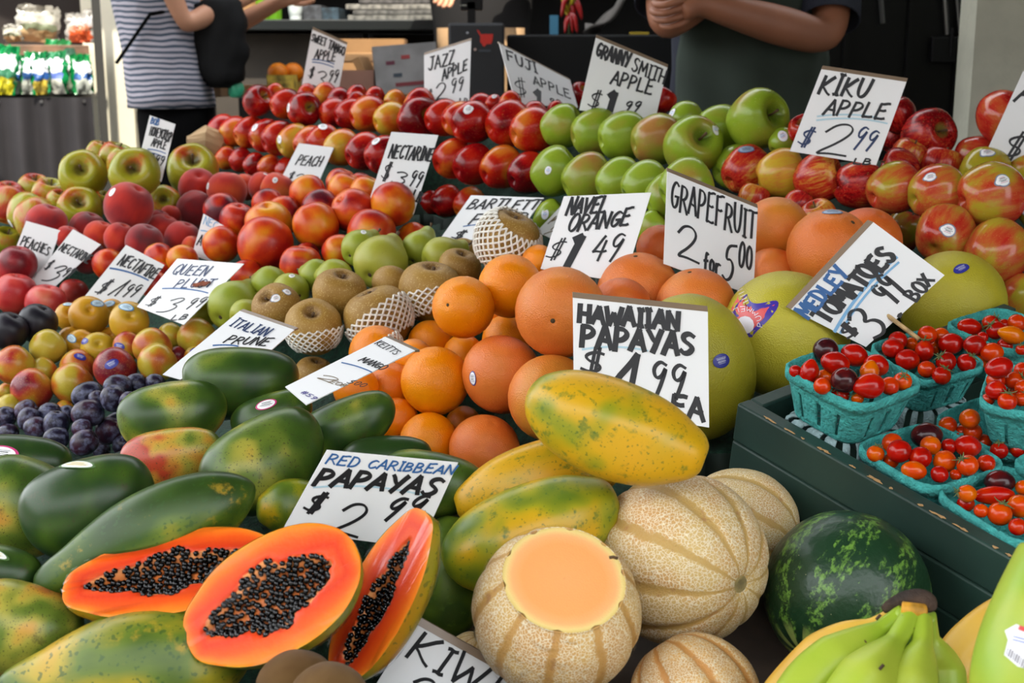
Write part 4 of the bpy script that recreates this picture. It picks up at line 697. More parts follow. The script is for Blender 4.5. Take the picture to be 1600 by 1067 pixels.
def inside(q, x, y):
    sg = [(q[(i+1) % 4][0]-q[i][0])*(y-q[i][1])-(q[(i+1) % 4][1]-q[i][1])*(x-q[i][0]) for i in range(4)]
    return min(sg) >= 0 or max(sg) <= 0
def overlap_amount(q, x, y, r): # share of a disc over a quad
    n = 0
    for k in range(12):
        for rr in (.35, .7, .95):
            n += inside(q, x+r*rr*math.cos(k*.5236), y+r*rr*math.sin(k*.5236))
    return n/36
def samples(card, x, y, r): # (card depth factor, bulge of the ball in depth units) over the shared area
    out = []
    for k in range(36 if r > 40 else 18):
        for rr in (0, .15, .3, .45, .6, .75, .85, .96):
            px, py = x+r*rr*math.cos(k*.1745*(1 if r > 40 else 2)), y+r*rr*math.sin(k*.1745*(1 if r > 40 else 2))
            if inside(card['q'], px, py): out.append((card['k'](px, py), r*math.sqrt(1-rr*rr)/FPX))
    return out or [(1., 0.)]
for b in F:
    if 'sign' in b:
        q = b['q']; cx, cy = sum(c[0] for c in q)/4, sum(c[1] for c in q)/4; s = SG[b['sign']]
        b['n'] = fit_normal(q, -FW, s.get('ww', .9)); rc = ray(cx, cy)
        b['k'] = (lambda n, t: (lambda px, py: t/ray(px, py).dot(n)))(b['n'], rc.dot(b['n']))
def front_bulge(q, x, y, r): # how far a ball bulges towards us inside a quad, in radii
    m = .1
    for k in range(16):
        for rr in (0, .2, .4, .6, .8, .93):
            if inside(q, x+r*rr*math.cos(k*.3927), y+r*rr*math.sin(k*.3927)): m = max(m, math.sqrt(1-rr*rr))
    return m
pairs = []
for i, a in enumerate(F):
    for b in F[i+1:]:
        if 'sign' in a and 'sign' in b:
            if any(inside(a['q'], *c) for c in b['q']) or any(inside(b['q'], *c) for c in a['q']): pairs.append((a, b, .02, 0))
        elif 'sign' in a:
            for (x, y, r) in b['sp']:
                o = overlap_amount(a['q'], x, y, r)
                if o > .04: pairs.append((a, b, 'front', samples(a, x, y, r)))
        elif 'sign' in b:
            for (x, y, r) in a['sp']:
                o = overlap_amount(b['q'], x, y, r)
                if o > .02: pairs.append((a, b, 'behind', samples(b, x, y, r)))
        else:
            need = 0
            for (x, y, r) in a['sp']:
                for (X, Y, Rr) in b['sp']:
                    s = (r+Rr)*.94; D2 = (x-X)**2+(y-Y)**2
                    if D2 < s*s: need = max(need, math.sqrt(s*s-D2))
            if need > 0: pairs.append((a, b, need/FPX, None))
for b in F: # cards start midway between what they hide and what hides them
    if 'sign' in b:
        lo = [q['d'] for p, q, s, r in pairs if p is b and q.get('d')]; hi = [p['d'] for p, q, s, r in pairs if q is b and p.get('d')]
        b['d'] = SG[b['sign']]['d'] if 'd' in SG[b['sign']] else (max(lo)+min(hi))/2 if lo and hi else (max(lo)+.04 if lo else (min(hi)-.06 if hi else 1.2)); b['m'] = .3
init = {b['i']: b['d'] for b in F}
for it in range(320):
    for a, b, s, r in pairs:
        if s == 'front': nd = max(b['d']*(1-0)-a['d']*(k-1)-b['d']*bu-b['d'] for k, bu in r)+.003
        elif s == 'behind': nd = max(b['d']*k+a['d']*bu for k, bu in r)-b['d']+(.012 if a['r'] > 60 else .005)
        else: nd = s*(a['d']+b['d'])/2 if r is None else s
        gap = a['d']-b['d']
        if gap < nd:
            e = (nd-gap)*.6; t = a['m']+b['m']; a['d'] += e*b['m']/t; b['d'] -= e*a['m']/t
    if it < 160:
        for b in F: b['d'] += (init[b['i']]-b['d'])*.02
# ------------------------------------------------------------ put them there
CARDS, BODIES, GROUND = {}, [], []
def quat_z(d, spin): return Vector((0, 0, 1)).rotation_difference(d) @ Quaternion((0, 0, 1), spin)
def stick(o, me_key, kind, dirw, size, spin=0.):
    sc = o.scale; q = o.rotation_quaternion; dl = q.inverted() @ dirw; dl = Vector((dl.x/sc.x, dl.y/sc.y, dl.z/sc.z)).normalized()
    loc, nor, _, _ = _bvh[kind].ray_cast(dl*3, -dl)
    if loc is None: return
    nor = dl*.5+nor*.5; nor.normalize(); c = link('sticker', STK[me_key], o); avg = (sc.x+sc.y+sc.z)/3
    up = q.inverted() @ UP; x = up.cross(nor).normalized(); y = nor.cross(x)
    M = frame(x, y, nor, loc+nor*.02) @ Matrix.Rotation(spin, 4, 'Z')
    c.matrix_local = M @ Matrix.Diagonal((size*avg/sc.x, size*avg/sc.y, size, 1)); return c
def place(b):
    k, d = b['kind'], b['d']; R_ = b['r']*d/FPX; me = fruit_mesh(k); o = bpy.data.objects.new(k, me); COL.objects.link(o)
    o.rotation_mode = 'QUATERNION'; o.location = P(b['x'], b['y'], d); o.color = (b['c'], 0, 0, 1)
    if b['ang'] is not None:
        t = b['tilt']; c_ = math.sqrt(1-t*t); a = math.radians(b['ang']); ax = cdir(math.cos(a)*c_, math.sin(a)*c_, t)
        L = math.sqrt(max(b['rx']**2-(b['r']*t)**2, b['r']**2))/c_*d/FPX if k != 'pear' else R_
        if k == 'prune_plum': L = b['rx']*d/FPX
        o.scale = (R_, R_, L); 
        z = ax; y = (-FW-ax*(-FW).dot(ax)).normalized(); x = y.cross(z); o.rotation_quaternion = frame(x, y, z, Vector()).to_3x3().to_quaternion()
        if k == 'mango': o.scale = (R_*1.0, R_*1.1, L)
    else:
        a = b['ax'] or (RNG.uniform(-.6, .6), RNG.uniform(.2, .9), RNG.uniform(-.3, .6)); o.rotation_quaternion = quat_z(cdir(*a), RNG.uniform(0, 6.28))
        e = 1.04 if k.endswith('apple') else (.96 if k == 'grapefruit' else 1.)
        o.scale = (R_, R_, R_*e*b['flat'])
    tag(o, b['label'], KIND[k][2], b['group'])
    if KIND[k][3] and k != 'pear' and k != 'asian_pear': link('stem', STEM, o)
    elif k == 'pear': link('blossom_end', CALYXDOT, o); link('stem', me_pstem, o)
    elif k == 'asian_pear': link('stem', me_astem, o)
    elif b.get('scar'): link('stem_scar' if k == 'mango' else 'navel', STUB if k == 'mango' else NAVEL, o)
    for kk, sx, sy, s in b['st']:
        h = math.sqrt(max(.05, 1-sx*sx-sy*sy)); stick(o, kk, k, cdir(sx, sy, h), s, RNG.uniform(-.6, .6))
    BODIES.append((o, b)); b['o'] = o; b['R'] = R_
    GROUND.append((o.location.x, o.location.y, o.location.z-R_*.97*max(1, b['flat']), R_))
    if b['ang'] is not None and k != 'pear':
        for t in (-.75, -.45, .45, .75):
            p = o.location+ax*L*t; GROUND.append((p.x, p.y, p.z-R_*(1.05 if abs(t) < .5 else .8), R_*.8))
    return o
me_pstem = me_new('stem', *tube([(.2, 0, 1.45), (.24, 0, 1.7), (.3, .03, 1.9)], [.06, .045, .07], 6), m_stem)
me_astem = me_new('stem', *tube([(0, 0, .55), (.02, 0, .7), (.06, .02, .84)], [.06, .045, .06], 6), m_stem)
for b in F:
    if b.get('kind') == 'cut_papaya': continue
    if 'sign' in b: CARDS[b['sign']] = build_card(b['sign'], b['d'], b['n'])
    else: place(b)
# white foam nets on some tan pears
def net_mesh(z0, z1, nx=24, nz=9, th=.04):
    """diamond mesh of foam strands over an ASIAN-shaped body between heights z0..z1"""
    pr = [p.to_2d() for p in catmull([(a, c, 0) for a, c in ASIAN], 6)]
    def rad(z):
        for p, q in zip(pr, pr[1:]):
            if p.y <= z <= q.y and p.x+q.x > .9: return p.x+(q.x-p.x)*(z-p.y)/max(1e-6, q.y-p.y)
        return .35
    B = MB()
    pt = lambda i, j: (lambda z, a: Vector(((rad(z)+.035)*math.cos(a), (rad(z)+.035)*math.sin(a), z)))(z0+(z1-z0)*j/nz, 2*math.pi*(i+.5*(j % 2))/nx)
    for j in range(nz):
        for i in range(nx):
            a = pt(i, j)
            for di in ((0, 1) if j % 2 else (-1, 0)):
                B.add(tube([a, (a+pt(i+di, j+1))*.5*1.012, pt(i+di, j+1)], [th*1.15, th*.85, th*1.15], 4, False))
    return me_new('foam_net', B.v, B.f, mat('foam_white', (226, 222, 212), .8))
NETS = {}
for key, z0, z1, nx, nz in (('full', -.7, .72, 26, 11), ('half', -.72, .2, 24, 9), ('low', -.75, -.05, 22, 7)): NETS[key] = net_mesh(z0, z1, nx, nz)
for txt, key, dr in (('wholly wrapped', 'full', (.5, .7, .5)), ('thick foam', 'half', (-.55, .75, -.05)), ('front orange', 'low', (-.15, .85, -.1)), ('below its stem', 'low', (-.1, .85, .1))):
    for o, b in BODIES:
        if txt in b['label']:
            n = link('foam_net', NETS[key], o); n.matrix_local = (o.rotation_quaternion.inverted() @ quat_z(cdir(*dr), 0)).to_matrix().to_4x4()
# ------------------------------------------------------------ halved papayas
def flesh_mat():
    t = NT('papaya_flesh'); a = t.n('ShaderNodeAttribute', attribute_name='zone'); o = t.obj()
    c = t.ramp(t.math('MULTIPLY_ADD', t.math('SUBTRACT', t.noise(o, 60., 3.), .5), .16, a.outputs['Fac']), [(0, (206, 160, 44)), (.05, (244, 130, 30)), (.3, (228, 84, 20)), (.55, (210, 56, 18)), (.72, (220, 78, 30)), (.8, (238, 160, 100)), (1, (206, 110, 50))])
    t.set(Base_Color=c, Roughness=.35, Specular_IOR_Level=.2, Subsurface_Weight=.1, Subsurface_Scale=.01); t.bump(t.noise(o, 220., 3.), .15, .002); return t.m
def film_mat(name, f0, streak, k=.5):
    t = NT(name); out = t.t.nodes['Material Output']; tr = t.n('ShaderNodeBsdfTransparent'); gl = t.n('ShaderNodeBsdfGlossy'); gl.inputs['Roughness'].default_value = .06
    o = t.obj(); v = t.n('ShaderNodeVectorMath', operation='MULTIPLY'); t.put(v.inputs[0], o); v.inputs[1].default_value = streak
    b = t.n('ShaderNodeBump'); b.inputs['Strength'].default_value = .35; b.inputs['Distance'].default_value = .003; t.put(b.inputs['Height'], t.noise(v.outputs[0], 1., 3.)); t.put(gl.inputs['Normal'], b.outputs[0])
    fr = t.n('ShaderNodeFresnel'); fr.inputs['IOR'].default_value = 1.4; t.put(fr.inputs['Normal'], b.outputs[0])
    mx = t.n('ShaderNodeMixShader'); w_ = t.rng(t.noise(v.outputs[0], .6, 3., 2.), .5, .72); t.put(mx.inputs[0], t.math('MULTIPLY_ADD', t.math('MULTIPLY', fr.outputs[0], k), t.math('MULTIPLY_ADD', w_, 3.2, .12), t.math('MULTIPLY', w_, f0), True)); t.put(mx.inputs[1], tr.outputs[0]); t.put(mx.inputs[2], gl.outputs[0]); t.put(out.inputs[0], mx.outputs[0]); return t.m
m_flesh = flesh_mat(); m_film = film_mat('cling_film', .0, (20, 160, 60), .18); m_film2 = film_mat('cling_film_tight', .1, (14, 260, 80))
m_seed = mat('papaya_seed', (11, 10, 10), .16)
_pp = [p.to_2d() for p in catmull([(a, c, 0) for a, c in PAPA], 8)]
def pw(s):
    for p, q in zip(_pp, _pp[1:]):
        if p.y <= s <= q.y and q.y > p.y: return p.x+(q.x-p.x)*(s-p.y)/(q.y-p.y)
    return 0.
def papaya_half(b, wr, tilt, side, cav0, cav1, cavw, film, flip, depth=.85):
    """wr: half width / half length; tilt: angle between the cut face and the view; side: +1 faces up, -1 down (in the picture)"""
    d = b['d']; a = math.radians(b['ang']); X = cdir(math.cos(a), math.sin(a), 0); Yp = cdir(-math.sin(a), math.cos(a), 0)
    N = (-FW*math.cos(tilt)+Yp*math.sin(tilt)*side).normalized(); Y = N.cross(X)
    L = b['rx']*d/FPX; W_ = L*wr; o = P(b['x'], b['y'], d); M = frame(X, Y, N, o).to_quaternion(); n = 44
    ss = [-math.cos(math.pi*i/n) for i in range(n+1)]; sg = -1 if flip else 1; hw = [max(.0004, W_*pw(sg*s)) for s in ss]
    v, f = [], []; m = 18
    for s, h in zip(ss, hw):
        for j in range(m+1):
            t = math.pi*j/m; c_, s_ = math.cos(t), math.sin(t); v.append((s*L, h*math.copysign(abs(c_)**.55, c_), -h*s_**.55*depth))
    for i in range(n):
        for j in range(m): p = i*(m+1)+j; f.append((p, p+1, p+m+2, p+m+1))
    root = link('papaya_half', me_new('papaya_half', v, f, FM['rind']), None, o, M); root.color = (.52, 0, 0, 1)
    ms = root.data; # unit-sized skin pattern: texture space follows the real size
    tag(root, b['label'], 'papaya', b['group'])
    v, f, zone = [], [], []; m = 40; rr = random.Random(b['label'])
    def cavity(s, t):
        u = (s-cav0)/(cav1-cav0)
        if not 0 < u < 1: return 0.
        h = cavw*math.sin(math.pi*u**(.75 if not flip else 1.2))**.45*(1+.14*math.sin(9*s+2)+.08*math.sin(23*s)); q = 1-(abs(t)/max(h, 1e-4)); return max(0., min(1., q*2.2))
    for i, (s, h) in enumerate(zip(ss, hw)):
        for j in range(m+1):
            t = -1+2*j/m; c = cavity(s*1.0, t); rim = min(1-abs(t), (1-abs(s))*3)
            v.append((s*L, t*h, .0004-.011*c+(rr.uniform(-.0012, .0012) if c > .3 else 0)-.001*(rim < .03))); zone.append(.74+.26*c if c > 0 else min(.7, .02+rim*.95))
    for i in range(n):
        for j in range(m): p = i*(m+1)+j; f.append((p, p+m+1, p+m+2, p+1))
    me = me_new('flesh', v, f, m_flesh); at = me.attributes.new('zone', 'FLOAT', 'POINT'); at.data.foreach_set('value', zone); link('flesh', me, root)
    ico = bpy.data.meshes.new('tmp'); import bmesh; bm = bmesh.new(); bmesh.ops.create_icosphere(bm, subdivisions=1, radius=1); iv = [x.co.copy() for x in bm.verts]; iface = [tuple(q.index for q in x.verts) for x in bm.faces]; bm.free()
    B = MB(); k = 0; pts = []
    for _ in range(9000):
        s, t = rr.uniform(cav0, cav1), rr.uniform(-1, 1); c = cavity(s, t)
        if c < .12: continue
        g = math.sin(s*17+1.3*b['x'])*math.cos(t*13+s*6)+.5*math.sin(s*31-t*9)
        if g > .9: continue
        h = W_*pw(sg*s); p = Vector((s*L, t*h, -.009*c+.0006))
        if any((p-q).length < .0037 for q in pts): continue
        pts.append(p); q = Quaternion((rr.uniform(-1, 1), rr.uniform(-1, 1), rr.uniform(-1, 1), rr.uniform(-1, 1))).normalized(); r = rr.uniform(.0024, .0031)
        B.add(([p+q @ Vector((x.x*r*1.25, x.y*r, x.z*r)) for x in iv], iface)); k += 1
        if k > 460: break
    sd_ = B.build('seeds', m_seed, root, True); sd_['kind'] = 'stuff'
    v, f = [], []; m = 16
    for s, h in zip(ss[::2], hw[::2]):
        for j in range(m+1):
            t = -1+2*j/m; v.append((s*L*1.006, t*(h+.0012), .003-.0015*t*t))
    for j2, s in enumerate(ss[::2]):
        h = hw[j2*2]
        for j in range(1, m):
            t = math.pi*j/m; c_, s_ = math.cos(t), math.sin(t); v.append((s*L*1.006, -(h+.0014)*math.copysign(abs(c_)**.55, c_), -(h*depth+.0014)*s_**.55))
    nn = len(ss[::2])
    for i in range(nn-1):
        for j in range(m): p = i*(m+1)+j; f.append((p, p+m+1, p+m+2, p+1))
        o2 = nn*(m+1)
        for j in range(m-2): p = o2+i*(m-1)+j; f.append((p, p+1, p+m, p+m-1))
    link('cling_film', me_new('cling_film', v, f, film), root)
    for i in range(0, len(ss), 3): GROUND.append((*(o+X*ss[i]*L).to_2d(), (o+X*ss[i]*L).z-hw[i]*depth-.01, hw[i]+.005))
    BODIES.append((root, b)); return root
CP = [b for b in F if b.get('kind') == 'cut_papaya']
papaya_half(CP[0], .47, math.radians(46), 1, -.78, .74, .5, m_film2, True)
papaya_half(CP[1], .45, math.radians(42), 1, -.8, .62, .36, m_film2, False)
papaya_half(CP[2], .66, math.radians(30), 1, -.78, .66, .56, m_film, True, .62)
# the sliced melon: flesh on top and film around it
for o, b in BODIES:
    if b['kind'] == 'cut_cantaloupe':
        t = NT('melon_flesh'); co = t.obj(); x = t.n('ShaderNodeSeparateXYZ'); t.put(x.inputs[0], co)
        r2 = t.math('SQRT', t.math('ADD', t.math('MULTIPLY', x.outputs[0], x.outputs[0]), t.math('MULTIPLY', x.outputs[1], x.outputs[1])))
        c = t.ramp(t.math('MULTIPLY_ADD', t.noise(co, 4., 3.), .05, r2), [(0, (214, 130, 78)), (.04, (240, 168, 104)), (.5, (240, 164, 98)), (.62, (240, 174, 114)), (.69, (232, 204, 132)), (.75, (212, 184, 104))])
        t.set(Base_Color=c, Roughness=.3, Subsurface_Weight=.1, Subsurface_Scale=.01); t.bump(t.noise(co, 50., 3.), .1, .01)
        lo = lambda a: 1-.035*math.exp(-((math.cos(10*a)+1)/.35))*1.6
        v, f = [(0, 0, .724)], []
        for r in (.2, .4, .6, .712):
            for k in range(120): a = 2*math.pi*k/120; q = r*(lo(a) if r > .5 else 1); v.append((q*math.cos(a), q*math.sin(a), .726+.0))
        for k in range(120): f.append((0, 1+k, 1+(k+1) % 120))
        for i in range(3):
            for k in range(120): p, q = 1+i*120+k, 1+i*120+(k+1) % 120; f.append((p, p+120, q+120, q))
        link('flesh', me_new('melon_flesh', v, f, t.m), o)
        vf = lathe([(0, -.99), (.3, -.975), (.62, -.84), (.89, -.5), (1.015, 0), (.95, .38), (.84, .59), (.75, .71), (.74, .722), (.735, .728)], 60, 2, lambda a, z: 1+.006*math.sin(7*a+9*z))
        link('cling_film', me_new('cling_film', vf[0], vf[1][60:-60], film_mat('cling_film_melon', .0, (12, 12, 40), .3)), o)
        b_ = MB(); b_.add(tube([(.62, .02, .735), (.66, .0, .75), (.7, -.03, .735)], .018, 6)); b_.build('stem_remnant', m_stem, o, True)
    if b['kind'] == 'cantaloupe' and 'big whole' in b['label']:
        link('stem_end', me_new('stem_end', *lathe([(0, .945), (.09, .955), (.135, .94), (.14, .9), (0, .88)], 16, 2, lambda a, z: 1+.12*math.sin(3*a)+.06*math.sin(7*a)), mat('melon_stem_end', (146, 130, 84), .8, .4, 30., .3)), o)
    if b['kind'] == 'watermelon': link('blossom_end', NAVEL, o)
# purple and red label on one pomelo, wrapped on its skin
pm = next(o for o, b in BODIES if 'purple and red label' in b['label']); bpy.context.view_layer.update()
_bp = _bvh['pomelo']; _mi = pm.matrix_basis.inverted()
def on_pomelo(px, py, lift):
    o = _mi @ CAM; d = (_mi @ (CAM+ray(px, py)))-o; loc, nor, _, _ = _bp.ray_cast(o, d.normalized())
    if loc is None: loc, nor, _, _ = _bp.find_nearest(o+d*1.7)
    return loc+nor*lift
def patch(outline, ce, lift, m, B):
    rings = [[on_pomelo(ce[0]+(x-ce[0])*s, ce[1]+(y-ce[1])*s, lift) for x, y in outline] for s in (.01, .35, .68, 1.)]; n = len(outline); v = [p for r in rings for p in r]
    B.add((v, [(i*n+k, i*n+(k+1) % n, (i+1)*n+(k+1) % n, (i+1)*n+k) for i in range(3) for k in range(n)]), m)
LBL = MB(); ce = (1177, 491)
out = chaikin([(1163.3, 444.8), (1165, 456.6), (1171, 470), (1180, 475), (1194, 473), (1211.5, 469), (1217, 472), (1215.5, 481), (1205.6, 495), (1193, 508), (1179, 521), (1174, 529), (1160, 520), (1135, 500), (1132, 478), (1149.5, 456.6), (1163.3, 444.8)], 1)[:-1]
patch(out, ce, .004, 0, LBL)
patch([(1157, 452), (1165, 476), (1172, 481), (1174, 478), (1177, 487), (1190, 482), (1211, 476), (1192, 499), (1176, 515), (1150, 498), (1143, 483), (1152, 467)], (1172, 492), .008, 1, LBL)
patch([(1165+14*math.cos(i*.5236), 508+14*math.sin(i*.5236)) for i in range(12)], (1165, 508), .012, 2, LBL)
wd = .5
for i, ch in enumerate('PUMMELO'):
    for pl in GL[ch]:
        pts = []
        for gx, gy in (chaikin(pl, 1) if len(pl) > 4 else pl):
            a = math.radians(-8+(i+gx*.85)*23); r = 29-8*gy; pts.append((1163+r*math.cos(a), 508-r*math.sin(a)))
        v = []
        for j, p in enumerate(pts):
            q, s = pts[max(j-1, 0)], pts[min(j+1, len(pts)-1)]; L_ = math.hypot(s[0]-q[0], s[1]-q[1]) or 1; nx, ny = -(s[1]-q[1])/L_*wd, (s[0]-q[0])/L_*wd
            v += [on_pomelo(p[0]+nx, p[1]+ny, .016), on_pomelo(p[0]-nx, p[1]-ny, .016)]
        LBL.add((v, [(2*j, 2*j+1, 2*j+3, 2*j+2) for j in range(len(pts)-1)]), 2)
for k in range(5):
    for (x0, y0, dx, dy, l) in ((1153+2.2*k, 456+4.5*k, .9, -.45, 9), (1188+4*k, 485-.6*k, .25, .95, 14-2*k)):
        v = [on_pomelo(x0+dx*l*i/4+ny, y0+dy*l*i/4+nx, .013) for i in range(5) for nx, ny in ((.35, .1), (-.35, -.1))]; LBL.add((v, [(2*j, 2*j+1, 2*j+3, 2*j+2) for j in range(4)]), 2)
o = link('label_sticker', me_new('label_sticker', LBL.v, LBL.f, [mat('label_purple', (62, 44, 150), .35), mat('label_red', (222, 84, 84), .35), mat('label_white', (232, 226, 236), .35)], True, LBL.mi), pm); o['label'] = 'purple and red fruit label'
# dried leaf bit on the QUEEN card
c3, nq = CARDS['queen'][1], CARDS['queen'][2]; B = MB(); ce = on_plane(316, 446, c3[0], nq)
ux, uy = (c3[1]-c3[0]).normalized(), (c3[0]-c3[3]).normalized(); rr = random.Random(3); v = []
for i in range(5):
    for j in range(9): u, w_ = (j-4)/4, (i-2)/2; k = (1-u*u*.6); v.append(ce+ux*(u*.014)+uy*(w_*.0055*k+.004*u)+nq*(.0012+.0035*abs(math.sin(u*3+w_*2))+rr.uniform(0, .0012)))
B.add((v, [(i*9+j, i*9+j+1, i*9+j+10, i*9+j+9) for i in range(4) for j in range(8)])); o = B.build('dry_leaf', mat('dry_leaf', (132, 70, 44), .8, var=.3, vscale=90.), None, True)
so = o.modifiers.new('thick', 'SOLIDIFY'); so.thickness = .0008; tag(o, 'small crumpled brown leaf stuck on the QUEEN PLUOT card', 'leaf')

# ------------------------------------------------------------ bananas
def banana(ctrl, rad, name='banana', m=None, neck=True, parent=None, sharp=.1):
    pts = catmull([P(*c) for c in ctrl], 8); n = len(pts); R_ = []
    for i in range(n):
        s = i/(n-1); w_ = 1.
        if neck: w_ = .36+.64*min(1, max(0, (s-.24)/.3)) if s < .54 else 1
        w_ *= math.sqrt(max(.02, 1-max(0, (s-.86)/.15)**2)); R_.append(rad*w_)
    pts2, f = tube(pts, R_, 20)
    for i in range(n):
        for k in range(20):
            q = Vector(pts2[i*20+k])-pts[i]; a = 2*math.pi*k/20; pts2[i*20+k] = pts[i]+q*(1-sharp*.5+sharp*abs(math.cos(2.5*a))**1.5)
    return link(name, me_new(name, pts2, f, m), parent)
def ban_mat(name, a, b):
    t = NT(name); g = t.n('ShaderNodeTexCoord'); o = g.outputs['Object']
    c = t.mix(t.rng(t.noise(o, 9., 3.), .35, .65), lin(a), lin(b)); c = t.mix(t.rng(t.noise(o, 120., 2.), .72, .76), c, lin((96, 80, 40))); t.set(Base_Color=c, Roughness=.42); t.bump(t.noise(o, 60., 3.), .06, .01); return t.m
m_bg, m_by, m_bgg = ban_mat('banana_green', (150, 178, 44), (172, 186, 62)), ban_mat('banana_yellow', (224, 180, 70), (212, 164, 58)), ban_mat('banana_lime', (140, 172, 50), (176, 180, 56))
hand = bpy.data.objects.new('banana_hand', None); COL.objects.link(hand); hand.location = P(1425, 965, 1.04); hand.empty_display_size = .02
tag(hand, 'hand of greenish bananas with a dark brown crown before the watermelon', 'bananas')
def hb(o): o.parent = hand; o.matrix_parent_inverse = Matrix.Translation(-hand.location); return o
hb(banana([(1408, 955, 1.06), (1370, 975, 1.06), (1320, 995, 1.07), (1272, 1034, 1.08), (1218, 1096, 1.08), (1190, 1160, 1.06)], .0185, m=m_by)); 
hb(banana([(1412, 958, 1.045), (1375, 985, 1.04), (1318, 1024, 1.03), (1262, 1072, 1.02), (1215, 1150, 1.0)], .0215, m=m_bg))
hb(banana([(1425, 965, 1.05), (1402, 1000, 1.07), (1385, 1035, 1.08), (1372, 1080, 1.08), (1352, 1140, 1.07)], .0185, m=m_bgg))
hb(banana([(1422, 962, 1.035), (1398, 1004, 1.015), (1362, 1052, .995), (1322, 1112, .98), (1290, 1180, .97)], .0225, m=m_bg))
hb(banana([(1440, 964, 1.035), (1440, 1008, 1.015), (1426, 1056, 1.0), (1404, 1110, .99), (1380, 1190, .98)], .022, m=m_bg))
hb(banana([(1448, 962, 1.05), (1454, 1000, 1.06), (1466, 1040, 1.06), (1468, 1090, 1.05), (1455, 1160, 1.03)], .021, m=m_bgg))
m_crown = mat('banana_crown', (64, 46, 34), .8, .5, 120., .4, vscale=40.)
pts = [P(x, y, d) for x, y, d in ((1380, 953, 1.05), (1400, 942, 1.05), (1424, 935, 1.045), (1446, 938, 1.045), (1455, 954, 1.045))]
hb(link('crown', me_new('crown', *tube(catmull(pts, 4), [.003, .004, .005, .0055, .006, .0065, .007, .0072, .0075, .0078, .0082, .0082, .008, .0078, .007, .006, .004], 12), m_crown)))
pts = [P(x, y, d) for x, y, d in ((1410, 951, 1.036), (1426, 953, 1.033), (1444, 955, 1.034))]
o = hb(link('cut_crown', me_new('cut_crown', *tube(catmull(pts, 4), .006, 12), mat('crown_cut', (196, 140, 36), .6, var=.25, vscale=70.)))); o['label'] = 'orange-yellow patch below the crown'
pts = [P(x, y, d) for x, y, d in ((1398, 958, 1.046), (1420, 966, 1.04), (1446, 962, 1.04))]
hb(link('neck_web', me_new('neck_web', *tube(catmull(pts, 4), [.005, .007, .008, .009, .0095, .0095, .009, .008, .006], 12), m_bg)))
for (x, y, d, r_) in ((1372, 964, 1.03, .002), (1377, 1042, .974, .0022)):
    hb(MB().add(tube([P(x-3, y+4, d), P(x+4, y-4, d)], .0012, 6)).build('bruise', m_crown, None, True))
o = banana([(1640, 925, 1.1), (1600, 952, 1.1), (1545, 985, 1.1), (1500, 1030, 1.1), (1470, 1100, 1.09)], .021, m=m_by, neck=False)
tag(o, 'ripe yellow banana between the banana hand and the green one', 'banana')
o = banana([(1650, 880, .92), (1618, 945, .91), (1592, 1010, .905), (1580, 1080, .9), (1590, 1180, .9)], .0275, m=m_bgg, neck=False, sharp=.05)
tag(o, 'big lime green banana with a white barcode label at the picture edge', 'banana'); o.name = 'banana'
bv = BVHTree.FromPolygons([v.co for v in o.data.vertices], [tuple(p.vertices) for p in o.data.polygons])
B = MB(); q = [(1570, 985), (1588, 975), (1612, 985), (1608, 1046), (1590, 1041), (1569, 1023), (1575, 1000)]
def onb(px, py, l):
    r = ray(px, py).normalized(); loc, nor, _, _ = bv.ray_cast(CAM, r); return (loc-r*l) if loc else CAM+r*.93
n = len(q); cc = (1590, 1010); rings = [onb(cc[0]+(x-cc[0])*s, cc[1]+(y-cc[1])*s, .0008) for s in (.02, .4, .7, 1) for x, y in q]
B.add((rings, [(i*n+k, i*n+(k+1) % n, (i+1)*n+(k+1) % n, (i+1)*n+k) for i in range(3) for k in range(n)]), 0)
def bq(x0, y0, x1, y1, w_, m): 
    L_ = math.hypot(x1-x0, y1-y0); nx, ny = -(y1-y0)/L_*w_/2, (x1-x0)/L_*w_/2
    v = [onb(x0+(x1-x0)*i/5+s*nx, y0+(y1-y0)*i/5+s*ny, .0014) for i in range(6) for s in (1, -1)]; B.add((v, [(2*i, 2*i+1, 2*i+3, 2*i+2) for i in range(5)]), m)
for k in range(9): bq(1576+k*3.4, 1015+k*2.6-4, 1576+k*3.4-4, 1015+k*2.6+8, 1.6 if k % 3 else .8, 1)
bq(1592, 980, 1606, 985, 7, 2); bq(1583, 994, 1606, 1000, 1.6, 3); bq(1582, 999, 1606, 1005, 1.6, 3)
o2 = link('barcode_label', me_new('barcode_label', B.v, B.f, [mat('lab_white', (236, 236, 240), .4), mat('lab_dark', (70, 60, 70), .4), mat('lab_red', (206, 56, 56), .4), mat('lab_blue', (90, 110, 180), .4)], True, B.mi), o)
o2['label'] = 'white barcode label'
